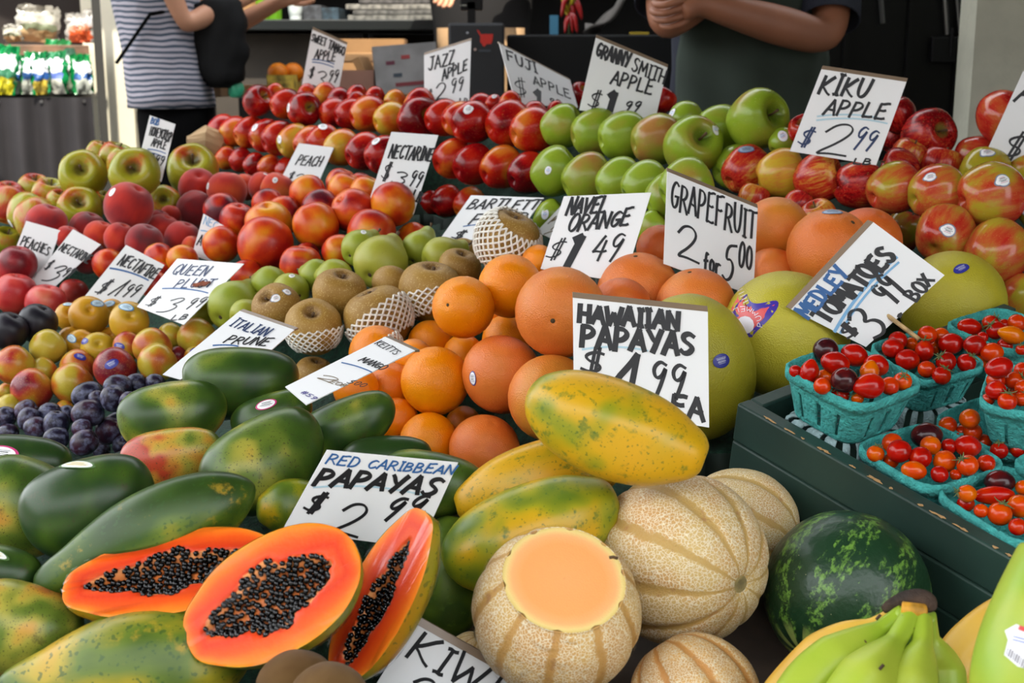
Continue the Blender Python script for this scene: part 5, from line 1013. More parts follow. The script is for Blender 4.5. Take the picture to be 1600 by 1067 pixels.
# ------------------------------------------------------------ green box of tomato baskets
m_pulp = mat('pulp_teal', (62, 158, 152), .95, .6, 220., .12, vscale=60.); m_pulpg = mat('pulp_grey_blue', (142, 164, 166), .95, .6, 220., .1, vscale=60.)
m_box = mat('box_green_paint', (34, 58, 50), .5, .12, 25., .15, vscale=9.); m_bare = mat('bare_wood', (176, 138, 90), .8)
PREF = Vector((0, -.4, .92)).normalized()
def rect_frame(q, d, pref, ww):
    cx, cy = sum(c[0] for c in q)/4, sum(c[1] for c in q)/4; ce = P(cx, cy, d); n = fit_normal(q, pref, ww); return ce, n, [on_plane(x, y, ce, n) for x, y in q]
def basket_mesh(w0, w1, ht, slots=(4, 11, 12, 19), r0=7, r1=9):
    """rounded square pulp basket: rim half size w0, foot w1, height ht below z=0; upright slots in all four sides"""
    n = 96; B = MB()
    def ring(h, z):
        out = []
        for k in range(n):
            a = 2*math.pi*(k+.5)/n; c, s = math.cos(a), math.sin(a); p = 5.; r = (abs(c)**p+abs(s)**p)**(-1/p); out.append(Vector((h*r*c, h*r*s, z)))
        return out
    lv = [(w0+.0035, -.012), (w0+.0042, -.006), (w0+.0038, .0), (w0+.0015, .0015), (w0-.001, -.001), (w0-.0015, -.012), (w0-.003, -.018)]
    zs = [-.024, -.032, -.044, -.056]; lv += [(w0-.003-(w0-.003-w1)*(-z-.018)/(ht-.018), z*ht/.065) for z in zs]+[(w1, -ht+.004), (w1-.004, -ht), (w1*.5, -ht), (.002, -ht)]
    rows = [ring(h, z) for h, z in lv]; v = [p for r in rows for p in r]; f = []
    wob = random.Random(5)
    for i in range(len(rows)-1):
        for k in range(n):
            side = (k+12) % 24; slot = side in slots and r0 <= i <= r1
            if slot: continue
            f.append((i*n+k, i*n+(k+1) % n, (i+1)*n+(k+1) % n, (i+1)*n+k))
    v = [p+Vector((wob.uniform(-1, 1), wob.uniform(-1, 1), wob.uniform(-1, 1)))*.0004 for p in v]
    return v, f
BW = .0575
def add_basket(label, ce, n, x, m, s=1., flip=False, group='teal tomato baskets', name='pulp_basket'):
    v, f = basket_mesh(BW, BW-.013, .062) if not flip else basket_mesh(BW, BW-.009, .062, (1, 2, 7, 8, 15, 16, 21, 22), 7, 12); me = me_new('pulp_basket', v, f, m); o = link(name, me, None, ce, (frame(x, n.cross(x), n, ce) if not flip else frame(x, -n.cross(x), -n, ce)).to_quaternion(), (s, s, s))
    so = o.modifiers.new('thick', 'SOLIDIFY'); so.thickness = .0018; tag(o, label, 'basket', group); return o
TB = [ # label, rim corners left / near / right / back, depth
 ('teal pulp basket of mixed tomatoes at the box corner under the TOMATOES card', ((1221, 577), (1335, 634), (1442, 590), (1332, 533)), 1.27),
 ('teal pulp basket of red tomatoes pierced by the card stick', ((1356, 540), (1449, 598), (1538, 571), (1450, 508)), 1.36),
 ('teal pulp basket of tomatoes hindmost below the pomelo', ((1473, 505), (1582, 548), (1672, 522), (1560, 478)), 1.42),
 ('teal pulp basket of tomatoes stacked above two others at the picture edge', ((1537, 572), (1522, 624), (1702, 654), (1716, 592)), 1.2),
 ('low teal pulp basket with the most mixed tomatoes next to the bare-edged board', ((1334, 696), (1459, 766), (1566, 719), (1453, 656)), 1.16),
 ('shaded low teal basket under the stacked one', ((1456, 650), (1575, 712), (1662, 676), (1540, 618)), 1.25),
 ('teal pulp basket at the corner nearest the bananas', ((1461, 764), (1594, 853), (1712, 800), (1570, 724)), 1.07),
 ('teal basket just peeping in at the picture edge', ((1578, 720), (1690, 780), (1772, 745), (1660, 688)), 1.16)]
BK_FR = []; N1 = None
for i, (lb, q, d) in enumerate(TB):
    ce, n, c = rect_frame(q, d, PREF if N1 is None else N1, .15 if N1 is None else 1.2)
    if N1 is None: N1 = n
    e = ((c[1]-c[0]).length+(c[2]-c[1]).length+(c[3]-c[2]).length+(c[0]-c[3]).length)/8; x = ((c[1]-c[0]).normalized()+(c[2]-c[3]).normalized()).normalized()
    d2 = d*BW*.94/e; d2 = min(max(d2, d*.85), d*1.12); BK_FR.append((ce, n, x, e/d/BW, d2))
nb = N1; p0 = P(*to_px(BK_FR[4][0])[:2], BK_FR[4][4])-nb*.016 # top edge of the box boards
A_, B_ = on_plane(1152, 628, p0, nb), on_plane(1615, 890, p0, nb); ex = (B_-A_).normalized(); ey = nb.cross(ex).normalized(); Ln = (B_-A_).length
if ey.dot(RT) < 0: ey = -ey
for i, (ce, n, x, k, d2) in enumerate(BK_FR): # every basket stands behind the front board
    for _ in range(60):
        c = P(*to_px(ce)[:2], d2); h = BW*k*d2; y = n.cross(x)
        if min(((c+x*h*sx+y*h*sy-n*dz*h)-A_).dot(ey) for sx in (-1, 1) for sy in (-1, 1) for dz in (0, .0)) > .021: break
        d2 *= 1.004
    BK_FR[i] = (c, n, x, k*d2); add_basket(TB[i][0], c, n, x, m_pulp, k*d2)
ce, n, x, s = BK_FR[0]; add_basket('faded grey-blue basket upside down under the corner basket', ce-n*(.062*s+.002+.062*s*1.08), n, x, m_pulpg, s*1.08, True, 'upturned grey-blue baskets')
ce, n, x, s = BK_FR[1]; add_basket('faded grey-blue basket upside down in the shade under the pierced basket', ce-n*(.062*s+.002+.062*s*1.08), n, x, m_pulpg, s*1.08, True, 'upturned grey-blue baskets')
# tomatoes: basket, x, y, rx, r, angle, ripeness (0 yellow .. .6 red .. 1 purple), shape, what it looks like
TM = [
 (0, 1243, 580, 9, 9, 0, .6, 'o', 'small shaded red tomato at the left wall'), (0, 1288, 589, 11, 11, 0, .3, 'o', 'orange tomato deep between the red ones'), (0, 1410, 596, 13, 13, 0, .35, 'oc', 'orange-brown tomato in the far corner'), (0, 1390, 603, 13, 13, 0, .45, 'o', 'shaded orange-red tomato beside the big oval one'),
 (0, 1290, 547, 20, 20, 0, 1., 'o', 'purple-black tomato on the back rim'), (0, 1335, 555, 22, 18, -25, .6, 'v', 'red oval tomato with a pale scar'), (0, 1369, 571, 20, 18, -20, .58, 'v', 'red tomato behind the yellow one'), (0, 1305, 567, 23, 18, -15, .6, 'v', 'red egg-shaped tomato in the middle'), (0, 1265, 580, 20, 15, 80, .58, 'p', 'upright red pear-shaped tomato'),
 (0, 1285, 603, 15, 14, 0, .42, 'o', 'orange-red tomato at the front wall'), (0, 1359, 579, 17, 15, 80, .22, 'p', 'yellow-orange tomato on top'), (0, 1313, 617, 16, 13, 0, .58, 'oc', 'red tomato low at the front wall'), (0, 1340, 622, 10, 9, 0, .28, 'oc', 'small orange tomato in the front corner'), (0, 1319, 594, 21, 21, 0, 1., 'o', 'purple-black tomato in the middle'), (0, 1357, 603, 26, 20, 185, .57, 'p', 'biggest red tomato with its tip pointing sideways'),
 (1, 1424, 537, 9, 9, 0, .28, 'o', 'small orange tomato beside the stick'), (1, 1461, 543, 10, 9, 0, .3, 'o', 'orange tomato deep in the middle'), (1, 1470, 525, 13, 12, 0, .4, 'o', 'dull orange tomato at the back rim'), (1, 1529, 563, 12, 12, 0, .3, 'o', 'orange tomato under the orange-red one'), (1, 1403, 532, 15, 15, 0, .62, 'o', 'red tomato under the card edge'), (1, 1449, 523, 15, 15, 0, .5, 'o', 'bright red tomato touching the stick'), (1, 1395, 544, 17, 16, 0, .58, 'v', 'red tomato in the near-pomelo corner'),
 (1, 1486, 537, 20, 17, 0, .6, 'v', 'largest red tomato at the back'), (1, 1523, 539, 18, 16, 0, .62, 'v', 'red tomato at the back corner'), (1, 1444, 549, 18, 15, 90, .57, 'vc', 'red tomato with a grey stalk on top'), (1, 1550, 551, 18, 16, 0, .42, 'v', 'orange-red tomato overhanging the rim'), (1, 1418, 562, 19, 17, -10, .63, 'v', 'deep red tomato at the front wall'), (1, 1478, 565, 18, 16, 0, .64, 'oc', 'dark red tomato with long calyx hairs'), (1, 1510, 567, 17, 15, 0, .62, 'oc', 'dark red tomato under the green stalk'), (1, 1448, 577, 15, 14, 0, .45, 'o', 'orange-red tomato low in front'), (1, 1471, 587, 17, 13, 0, .58, 'oc', 'red tomato in the front corner'),
 (2, 1568, 508, 9, 9, 0, .6, 'o', 'sliver of red tomato'), (2, 1535, 527, 8, 8, 0, .6, 'o', 'tiny bit of red tomato at the wall'), (2, 1515, 511, 19, 14, -10, .6, 'vc', 'wide red tomato at the wall'), (2, 1548, 506, 14, 14, 0, .55, 'oc', 'bright red tomato at the back'), (2, 1589, 505, 14, 13, 0, .42, 'o', 'orange tomato at the back'), (2, 1556, 516, 16, 15, 0, .65, 'oc', 'dark red tomato with side calyx'), (2, 1570, 540, 13, 11, 0, .6, 'o', 'red tomato under the yellow one'), (2, 1596, 546, 9, 8, 0, .5, 'oc', 'small orange-red tomato at the rim'), (2, 1580, 523, 23, 14, 165, .14, 'p', 'yellow pear-shaped tomato'),
 (3, 1585, 611, 11, 10, 0, .4, 'o', 'orange tomato deep in the middle'), (3, 1597, 578, 11, 11, 0, .45, 'o', 'orange-red tomato at the back wall'), (3, 1584, 595, 14, 13, 0, .45, 'oc', 'orange-red tomato with curled calyx'), (3, 1556, 595, 14, 13, 0, .48, 'o', 'orange-red tomato behind the deep red one'), (3, 1561, 574, 23, 17, 195, .62, 'v', 'deep red oval tomato resting on the back rim'), (3, 1600, 607, 14, 13, 0, .45, 'o', 'orange-red tomato cut by the picture edge'), (3, 1544, 624, 9, 9, 0, .5, 'oc', 'small red tomato in the near corner'), (3, 1556, 610, 18, 16, 0, .63, 'o', 'deep red round tomato at the near wall'), (3, 1595, 624, 11, 10, 0, .42, 'oc', 'small orange tomato at the near rim'), (3, 1574, 627, 17, 13, 0, .46, 'oc', 'orange-red tomato at the near rim'),
 (5, 1503, 675, 10, 10, 0, .42, 'o', 'small orange tomato below'), (5, 1536, 691, 12, 12, 0, .5, 'o', 'orange-red tomato in deep shade'), (5, 1590, 703, 12, 11, 0, .55, 'o', 'dark tomato in deep shade'), (5, 1561, 704, 15, 14, 0, .62, 'oc', 'shaded red tomato under the stacked basket'), (5, 1481, 664, 14, 14, 0, .38, 'o', 'dark orange tomato by the back wall'), (5, 1520, 675, 14, 13, 0, .4, 'o', 'orange-red tomato in the middle'), (5, 1515, 654, 16, 16, 0, .26, 'o', 'bright orange tomato on top'),
 (4, 1483, 697, 12, 11, 0, .64, 'o', 'shaded red tomato behind the oranges'), (4, 1493, 742, 9, 8, 0, .42, 'o', 'small orange-red tomato at the near corner'), (4, 1448, 681, 25, 21, 0, 1., 'v', 'purple-black oval tomato'), (4, 1394, 692, 18, 16, 0, .4, 'o', 'brownish orange tomato at the back'), (4, 1368, 709, 13, 12, 0, .3, 'oc', 'orange tomato at the left wall'), (4, 1392, 720, 12, 11, 0, .42, 'o', 'orange-red tomato under the rosy one'), (4, 1454, 696, 18, 16, 0, .28, 'o', 'orange tomato before the purple one'), (4, 1512, 697, 21, 18, -10, .58, 'v', 'large red tomato at the back corner'), (4, 1405, 705, 20, 19, 0, .62, 'o', 'rosy red tomato with a white fleck'), (4, 1541, 724, 15, 14, 0, .5, 'o', 'brown-red tomato in the far corner'),
 (4, 1476, 721, 19, 18, 0, .26, 'o', 'largest orange tomato in the middle'), (4, 1438, 715, 19, 18, 0, .64, 'o', 'glossy deep red tomato in the middle'), (4, 1512, 727, 18, 17, 0, .4, 'oc', 'orange-red tomato with curled stalk'), (4, 1428, 735, 20, 15, -10, .34, 'v', 'amber tomato at the near wall'), (4, 1468, 741, 17, 14, 0, .62, 'o', 'crimson tomato at the near wall'),
 (6, 1533, 798, 11, 10, 0, .42, 'o', 'small orange-red tomato under the dry stalk'), (6, 1509, 787, 14, 12, 0, .52, 'o', 'red tomato at the left wall'), (6, 1599, 762, 12, 11, 0, .3, 'o', 'orange tomato at the picture edge'), (6, 1562, 753, 24, 19, 0, 1., 'v', 'purple-black tomato'), (6, 1511, 771, 16, 14, 170, .24, 'vc', 'amber tomato with its calyx to the wall'), (6, 1590, 823, 15, 14, 0, .52, 'o', 'red tomato at the near wall'), (6, 1553, 774, 28, 13, 3, .58, 'v', 'long red tomato'), (6, 1593, 791, 20, 19, 0, .3, 'o', 'big orange tomato with a pale navel'), (6, 1562, 803, 21, 19, 0, .32, 'oc', 'big orange tomato below the long red one')]
TBN = ['in the corner basket under the TOMATOES card', 'in the basket pierced by the stick', 'in the hindmost basket', 'in the stacked basket', 'in the low basket beside the worn board', 'in the shaded basket under the stacked one', 'in the basket nearest the bananas']
tl = []
for (bk, x, y, rx, r, an, c, sh, lb) in TM:
    ce, n, xx, s = BK_FR[bk]; p = on_plane(x, y, ce+n*.004, n); d = to_px(p)[2]; lb = lb.replace(' at the left wall', ' at the board wall')
    if r < 14: r *= 1.14; rx *= 1.14
    tl.append(dict(bk=bk, x=x, y=y, r=r, rx=rx, an=an, c=c, sh=sh, lb=lb, d=d, d0=d))
for it in range(120):
    for i, a in enumerate(tl):
        for b in tl[i+1:]:
            if b['bk'] != a['bk']: continue
            s = (a['r']+b['r'])*.94+ (a['rx']-a['r']+b['rx']-b['r'])*.3; D2 = (a['x']-b['x'])**2+(a['y']-b['y'])**2
            if D2 < s*s:
                nd = math.sqrt(s*s-D2)/FPX*a['d']; g = a['d']-b['d']
                if g < nd: a['d'] += (nd-g)*.3; b['d'] -= (nd-g)*.3
    for a in tl: a['d'] += (a['d0']-a['d'])*.03
for k in ('tomato', 'grape_tomato', 'pear_tomato'): fruit_mesh(k)
for a in tl:
    kind = {'o': 'tomato', 'v': 'grape_tomato', 'p': 'pear_tomato'}[a['sh'][0]]; R_ = a['r']*a['d']/FPX; L = a['rx']*a['d']/FPX
    o = bpy.data.objects.new('tomato' if kind == 'tomato' else kind, fruit_mesh(kind)); COL.objects.link(o); o.rotation_mode = 'QUATERNION'; o.location = P(a['x'], a['y'], a['d']); o.color = (a['c'], 0, 0, 1)
    an = math.radians(a['an'])
    if kind == 'tomato': o.rotation_quaternion = quat_z(cdir(RNG.uniform(-.6, .6), RNG.uniform(.3, 1), RNG.uniform(.1, .6)), RNG.uniform(0, 6)); o.scale = (R_, R_, R_*.95)
    else: o.rotation_quaternion = quat_z(cdir(math.cos(an), math.sin(an), .15), 0); o.scale = (R_, R_, L)
    tag(o, a['lb']+' '+TBN[a['bk']], 'tomato', 'tomatoes '+TBN[a['bk']])
    if 'c' in a['sh'][1:]: link('calyx', CALYX, o)
# the box itself: painted boards around the baskets
W_ = max((c+x*BW*s*sx+n.cross(x)*BW*s*sy-A_).dot(ey) for c, n, x, s in BK_FR for sx in (-1, 1) for sy in (-1, 1))+.02; BX = bpy.data.objects.new('produce_box', None); COL.objects.link(BX); BX.location = A_-nb*.2; BX.empty_display_size = .03
tag(BX, 'dark green painted wooden box with a chipped edge, full of tomato baskets', 'box'); T = Matrix.Translation(-BX.location)
def board(name, o, u, lu, v_, lv, w_, lw, m=m_box):
    c = o+u*lu/2+v_*lv/2+w_*lw/2; M = frame(u, v_, w_, c); b = MB().box((0, 0, 0), (lu/2, lv/2, lw/2)); o2 = b.build(name, m, BX, bevel=.0025); o2.matrix_local = T @ M; return o2
hb_ = .048
for k in range(4): board('side_board', A_-nb*(hb_*(k+1)-.001*k), ex, Ln+.25, ey, .02, nb, hb_-.0015)
for k in range(4): board('end_board', A_-nb*(hb_*(k+1)-.001*k)+ey*.02, ey, W_, ex, .02, nb, hb_-.0015)
board('floor_board', A_-nb*.2, ex, Ln+.25, ey, W_, nb, .012)
board('side_board', A_-nb*.19+ey*W_, ex, Ln+.25, ey, .02, nb, .18)
B = MB(); rr = random.Random(11)
for (x, y, l) in ((1196, 655, 7), (1204, 661, 4), (1232, 672, 5), (1237, 676, 3), (1253, 686, 3), (1283, 701, 7), (1290, 706, 5), (1335, 728, 4), (1362, 744, 6), (1372, 751, 7), (1398, 760, 2), (1441, 787, 4), (1468, 800, 7), (1476, 806, 5), (1505, 820, 7), (1513, 824, 4), (1560, 852, 3), (1580, 866, 4)):
    t = ((on_plane(x, y, p0, nb)-A_).dot(ex)); c = A_+ex*t+nb*.0003; v = []
    for k in range(9): a = k*.698; v.append(c+ex*(math.cos(a)*l*.0009*rr.uniform(.3, 1.5))+ey*(.0012+math.sin(a)*.0017*rr.uniform(.2, 1.5)))
    B = MB(); B.add(([*v, *[q-nb*.0006 for q in v]], [tuple(range(9)), *[(k, k+9, (k+1) % 9+9, (k+1) % 9) for k in range(9)]]), 0, T); B.build('paint_chip', m_bare, BX)['label'] = 'bare wood showing through chipped paint'
# wooden stick of the tilted card
c3, nq = CARDS['medley'][1], CARDS['medley'][2]; root = CARDS['medley'][0]; a = on_plane(1385, 490, c3[0], nq)-nq*.004; b = P(1436, 530, to_px(BK_FR[1][0])[2]-.0)
B = MB().add(tube([a-root.location, b-root.location], .0028, 8)); B.build('stick', mat('stick_wood', (176, 146, 100), .7, var=.2, vscale=80.), root, True)
# ------------------------------------------------------------ the sloping bench under the fruit, lined with dark mat and brown paper
bpy.context.view_layer.update()
G_ = np.array([g for g in GROUND])
for (x, y, d, r) in ((1450, 1100, 1.05, .03), (1560, 1090, 1.0, .03), (1250, 1100, 1.08, .03)):
    p = P(x, y, d); G_ = np.vstack([G_, (p.x, p.y, p.z-r, r)])
for key, (rt, c3, n) in CARDS.items(): 
    p = rt.location; G_ = np.vstack([G_, (p.x, p.y, p.z-.004, .012)])
st = .02; xs = np.arange(-1.75, 1.25, st); ys = np.arange(.72, 3.95, st)
XX, YY = np.meshgrid(xs, ys, indexing='ij'); Z = np.full(XX.shape, 9.); D = np.full(XX.shape, 9.); ZW = np.zeros(XX.shape); WW = np.zeros(XX.shape)
for gx, gy, gz, gr in G_:
    d = np.sqrt((XX-gx)**2+(YY-gy)**2); D = np.minimum(D, d-gr); Z = np.where(d < gr+.018, np.minimum(Z, gz), Z); q = 1/(d+.02)**4; ZW += q*gz; WW += q
have = Z < 8; Z = np.where(have, Z, ZW/WW); cap = np.where(have, Z, 9.)
for _ in range(28):
    Zp = np.pad(Z, 1, mode='edge'); Z = np.minimum((Zp[:-2, 1:-1]+Zp[2:, 1:-1]+Zp[1:-1, :-2]+Zp[1:-1, 2:]+Z*2)/6, cap)
for _ in range(3):
    Zp = np.pad(Z, 1, mode='edge'); Z = (Zp[:-2, 1:-1]+Zp[2:, 1:-1]+Zp[1:-1, :-2]+Zp[1:-1, 2:]+Z*2)/6
Z -= .01
# the mat dips wherever a fruit behind it is in plain sight
for _ in range(2):
    dy, dzv = YY, Z-CAMZ; dep = dy*math.cos(PITCH)-dzv*math.sin(PITCH); vy = dy*math.sin(PITCH)+dzv*math.cos(PITCH)
    px, py = 800+FPX*XX/dep, 533.5-FPX*vy/dep; low_ = np.zeros(Z.shape)
    for b in F:
        if 'sign' in b: continue
        hit = (np.hypot(px-b['x'], py-b['y']) < b['r']*.97) & (dep < b['d']-.01)
        low_ = np.maximum(low_, np.where(hit, (b['y']+np.sqrt(np.maximum(0, b['r']**2-(px-b['x'])**2))-py+2)*dep/FPX/math.cos(PITCH), 0))
    Z -= np.minimum(low_, .12)
# keep the bench out of the green box
inb = np.zeros(Z.shape, bool); nzb = N1; 
for i in range(Z.shape[0]):
    for j in range(Z.shape[1]):
        p = Vector((XX[i, j], YY[i, j], Z[i, j]))-A_; u, v_ = p.dot(ex), p.dot(ey)
        if -.05 < u and -.045 < v_ < W_+.06: inb[i, j] = True
mask = (D < .085) & ~inb
idx = -np.ones(Z.shape, int); v = []; f = []; mi = []
for i, j in zip(*np.nonzero(mask)): idx[i, j] = len(v); v.append((XX[i, j], YY[i, j], Z[i, j]))
cnt = {}
for i in range(Z.shape[0]-1):
    for j in range(Z.shape[1]-1):
        q = (idx[i, j], idx[i+1, j], idx[i+1, j+1], idx[i, j+1])
        if min(q) >= 0:
            f.append(q); mi.append(1 if YY[i, j] < 1.33 and XX[i, j] > -.08 else 0)
            for a, b in zip(q, q[1:]+q[:1]): cnt[(a, b)] = 1
m_mat = mat('mat_dark_green', (15, 52, 37), .95, .5, 180., .25, vscale=120.); m_paper = mat('brown_paper', (74, 60, 50), .7, .5, 14., .2, vscale=12.); m_bench = mat('bench_board', (30, 44, 36), .6, var=.15)
low = {}
for (a, b) in list(cnt):
    if (b, a) not in cnt:
        for k in (a, b):
            if k not in low: low[k] = len(v); v.append((v[k][0], v[k][1], .02))
        f.append((b, a, low[a], low[b])); mi.append(2)
bench = link('display_bench', me_new('display_bench', v, f, [m_mat, m_paper, m_bench], True, mi)); tag(bench, 'long sloping market bench lined with dark green mat under the heaps of fruit', 'market stall')
# bench legs under the box
B = MB(); 
for u in (.05, Ln+.1):
    for w_ in (.05, W_-.05):
        p = A_+ex*u+ey*w_-nb*.21; B.box((p.x, p.y, p.z/2), (.02, .02, p.z/2))
B.build('trestle', m_bench, BX).matrix_local = T
# green mat strip seen by the NECTARINE card
p1, p2 = P(655, 345, 2.42), P(735, 345, 2.42)
# ------------------------------------------------------------ things behind the stall
m_wood = mat('shelf_wood', (122, 92, 70), .6, var=.2, vscale=18.); m_card_b = mat('cardboard', (150, 112, 72), .85, .05, 40., .1); m_card_p = mat('cardboard_pinkish', (128, 92, 78), .85, var=.1); m_card_g = mat('carton_grey', (136, 134, 134), .7, .1, 20., .12, vscale=10.)
m_taupe = mat('taupe_panel', (62, 55, 47), .8, var=.1)
def box_at(name, x0, y0, x1, y1, d, depth, m, label=None, cat=None, rz=0., bevel=.004, down=0., **kw):
    a, b = P(x0, y0, d), P(x1, y1, d); y = (a.y+b.y)/2; zt, zb = a.z, b.z-down; w_ = b.x-a.x
    o = MB().box((0, 0, 0), (w_/2, depth/2, (zt-zb)/2)).build(name, m, None, bevel=bevel, loc=((a.x+b.x)/2, y+depth/2, (zt+zb)/2)); o.rotation_euler = (0, 0, rz)
    if label: tag(o, label, cat, **kw)
    return o
def standing(name, x0, y0, x1, d, depth, m, label, cat, ztop=None, **kw): # a block down to the floor
    a = P(x0, y0, d); b = P(x1, y0, d); return tag(MB().box((0, 0, 0), ((b.x-a.x)/2, depth/2, a.z/2)).build(name, m, None, bevel=.004, loc=((a.x+b.x)/2, a.y+depth/2, a.z/2)), label, cat, **kw)
# back counter with cup, bottle, papers
cx0, cx1 = P(322, 30, 5.).x, P(705, 30, 5.).x; ct = P(500, 31, 5.); root = bpy.data.objects.new('back_counter', None); COL.objects.link(root); root.location = ((cx0+cx1)/2, ct.y+.25, 0)
tag(root, 'dark counter along the back holding a white cup and papers', 'counter'); TT = Matrix.Translation(-root.location)
MB().box(((cx0+cx1)/2, ct.y+.25, ct.z-.02), ((cx1-cx0)/2, .28, .02), 0, TT).build('counter_top', mat('counter_dark', (20, 24, 24), .4), root, bevel=.003)
MB().box((cx0+.27, ct.y+.3, ct.z/2-.03), (.27, .2, ct.z/2-.02), 0, TT).build('panel', m_taupe, root)
MB().box((cx0+.58, ct.y+.1, ct.z/2-.03), (.03, .08, ct.z/2-.02), 0, TT).build('post', m_black, root)
MB().box((cx0+.8, ct.y+.4, ct.z/2-.03), (.18, .1, ct.z/2-.02), 0, TT).build('panel', mat('panel_dark', (40, 36, 32), .8), root)
p = P(457, 29, 5.02); cup = link('cup', me_new('cup', *lathe([(0, .002), (.02, 0), (.0235, .004), (.033, .105), (.035, .108), (.0325, .106), (.024, .012), (0, .01)], 28, 3), mat('cup_white', (200, 208, 206), .5)), None, (p.x, ct.y+.1, ct.z)); tag(cup, 'white paper cup standing on the dark back counter', 'cup')
for px, c in ((403, (120, 168, 30)), (423, (96, 150, 26))):
    p = P(px, 25, 5.0); t = NT('drink_%d' % px); t.set(Base_Color=lin(c), Roughness=.15, Transmission_Weight=.3)
    b = link('bottle', me_new('bottle', *lathe([(0, 0), (.026, 0), (.029, .006), (.029, .12), (.024, .14), (.011, .17), (.011, .19), (0, .19)], 20, 3), t.m), None, (p.x, ct.y+.09, ct.z)); tag(b, 'lime green drink bottle on the back counter, %s the cup' % ('second from' if px < 410 else 'next to'), 'bottle', 'lime green bottles')
    link('cap', me_new('cap', *lathe([(0, .205), (.012, .204), (.013, .19), (.013, .182), (0, .18)], 14, 1), mat('cap_green', (40, 90, 30), .4)), b)
p = P(385, 20, 5.05); b = link('jar', me_new('jar', *lathe([(0, 0), (.034, 0), (.036, .01), (.036, .15), (0, .15)], 18, 2), m_card_b), None, (p.x, ct.y+.08, ct.z)); tag(b, 'tan cylinder on the back counter beside the black bag', 'canister')
for k, (x0, x1, h, c) in enumerate(((500, 528, .05, (44, 60, 70)), (470, 500, .06, (60, 62, 66)), (540, 690, .022, (110, 108, 102)), (548, 684, .02, (92, 90, 86)), (536, 676, .022, (128, 124, 116)), (556, 690, .018, (84, 80, 78)))):
    a, b2 = P(x0, 28, 5.), P(x1, 28, 5.); z = ct.z+(sum((.022, .02, .022, .018)[:k-2]) if k >= 2 else 0)+h/2
    n_ = 'newspaper' if k >= 2 else 'packet'
    o = MB().box((0, 0, 0), ((b2.x-a.x)/2, .12, h/2-.0008)).build(n_, mat('paper_%d' % k, c, .8, .3, 30., .35, vscale=40.), None, bevel=.003, loc=((a.x+b2.x)/2, ct.y+.2, z)); o.rotation_euler = (0, 0, (k-3)*.02)
    tag(o, ['dark blue packet between the cup and the newspapers', 'grey packet right behind the white cup', 'lowest folded newspaper of the pile on the counter', 'second folded newspaper from the bottom of the pile', 'third folded newspaper from the bottom of the pile', 'top folded newspaper of the pile on the counter'][k], 'newspaper' if k >= 2 else 'packet', 'folded newspapers' if k >= 2 else None)
# packing bench with cartons, fruit box, scale
pb = P(600, 150, 4.15); standing('packing_bench', 372, 152, 785, 4.1, .45, mat('bench_dark', (28, 26, 24), .7), 'low dark bench behind the red apples carrying cartons', 'bench')
bz = P(600, 152, 4.1).z; by = P(600, 152, 4.1).y
def carton(name, x0, x1, h, y, w_, m, label, rz=0., tilt=0., lift=0., inner=None):
    a, b = P(x0, 120, y/.97), P(x1, 120, y/.97); L = (b.x-a.x)/2; B = MB(); th = .006
    B.box((0, 0, th), (L, w_/2, th)); B.box((0, -w_/2, h/2), (L, th/2, h/2)); B.box((0, w_/2, h/2), (L, th/2, h/2)); B.box((-L, 0, h/2), (th/2, w_/2, h/2)); B.box((L, 0, h/2), (th/2, w_/2, h/2))
    o = B.build(name, m, None, loc=((a.x+b.x)/2, y, bz+lift)); o.rotation_euler = (0, tilt, rz); tag(o, label, 'carton'); return o
o = carton('carton', 546, 642, .19, by+.42, .16, m_card_b, 'tan open cardboard carton behind the tilted grey one', .02)
MB().box((0, -.084, .19), (.09, .03, .003)).build('flap', m_card_b, o).rotation_euler = (.5, 0, 0)
o = carton('carton', 528, 602, .085, by+.14, .2, m_card_p, 'pinkish brown cardboard carton beside the SWEET TANGO card', -.06)
MB().box((.075, 0, .05), (.012, .1, .05)).build('flap', m_card_b, o).rotation_euler = (0, -.45, 0)
o = carton('carton', 600, 690, .155, by+.12, .16, m_card_g, 'grey printed carton tilted against the black scale', .12, -.08, .012)
for k, (x, z, c) in enumerate(((-.05, .1, (96, 44, 60)), (-.03, .06, (60, 70, 80)), (.0, .115, (150, 60, 60)), (.01, .03, (120, 50, 56)))): MB().box((x, -.0835, z), (.014 if k != 3 else .05, .0005, .006)).build('print_mark', mat('print_%d' % k, c, .7), o)
o = carton('fruit_carton', 444, 480, .07, by+.12, .16, mat('carton_bright', (176, 150, 60), .6, var=.5, vscale=30.), 'small bright printed carton of oranges left of the SWEET TANGO card'.replace('left of', 'behind'), .0); 
for k, (dx, c) in enumerate(((-.02, .7), (.025, .8))):
    q = bpy.data.objects.new('orange', fruit_mesh('orange')); COL.objects.link(q); q.location = (o.location.x+dx, by+.12+.03*k, bz+.075); q.scale = (.034,)*3; q.color = (c, 0, 0, 1); tag(q, 'dark orange in the bright carton, %s the SWEET TANGO card' % ('nearer' if k else 'farther from'), 'orange', 'oranges in the bright carton')
o = carton('carton', 396, 446, .035, by+.2, .2, m_card_b, 'flat open tan carton below the taupe panel', .0)
o = carton('crate', 340, 372, .045, by+.1, .14, mat('crate_wood', (120, 92, 62), .8, var=.2), 'small wooden crate below the black bag', .0)
g_ = P(369, 147, 4.0); q = link('green_bag', me_new('green_bag', *lathe([(0, -.03), (.018, -.026), (.024, 0), (.014, .022), (.006, .03), (.012, .042), (0, .04)], 14, 3, lambda a, z: 1+.15*math.sin(3*a+60*z)), mat('bag_green', (60, 170, 130), .4)), None, (g_.x, g_.y, bz+.03)); tag(q, 'small knotted mint green bag beside the first red apple', 'bag')
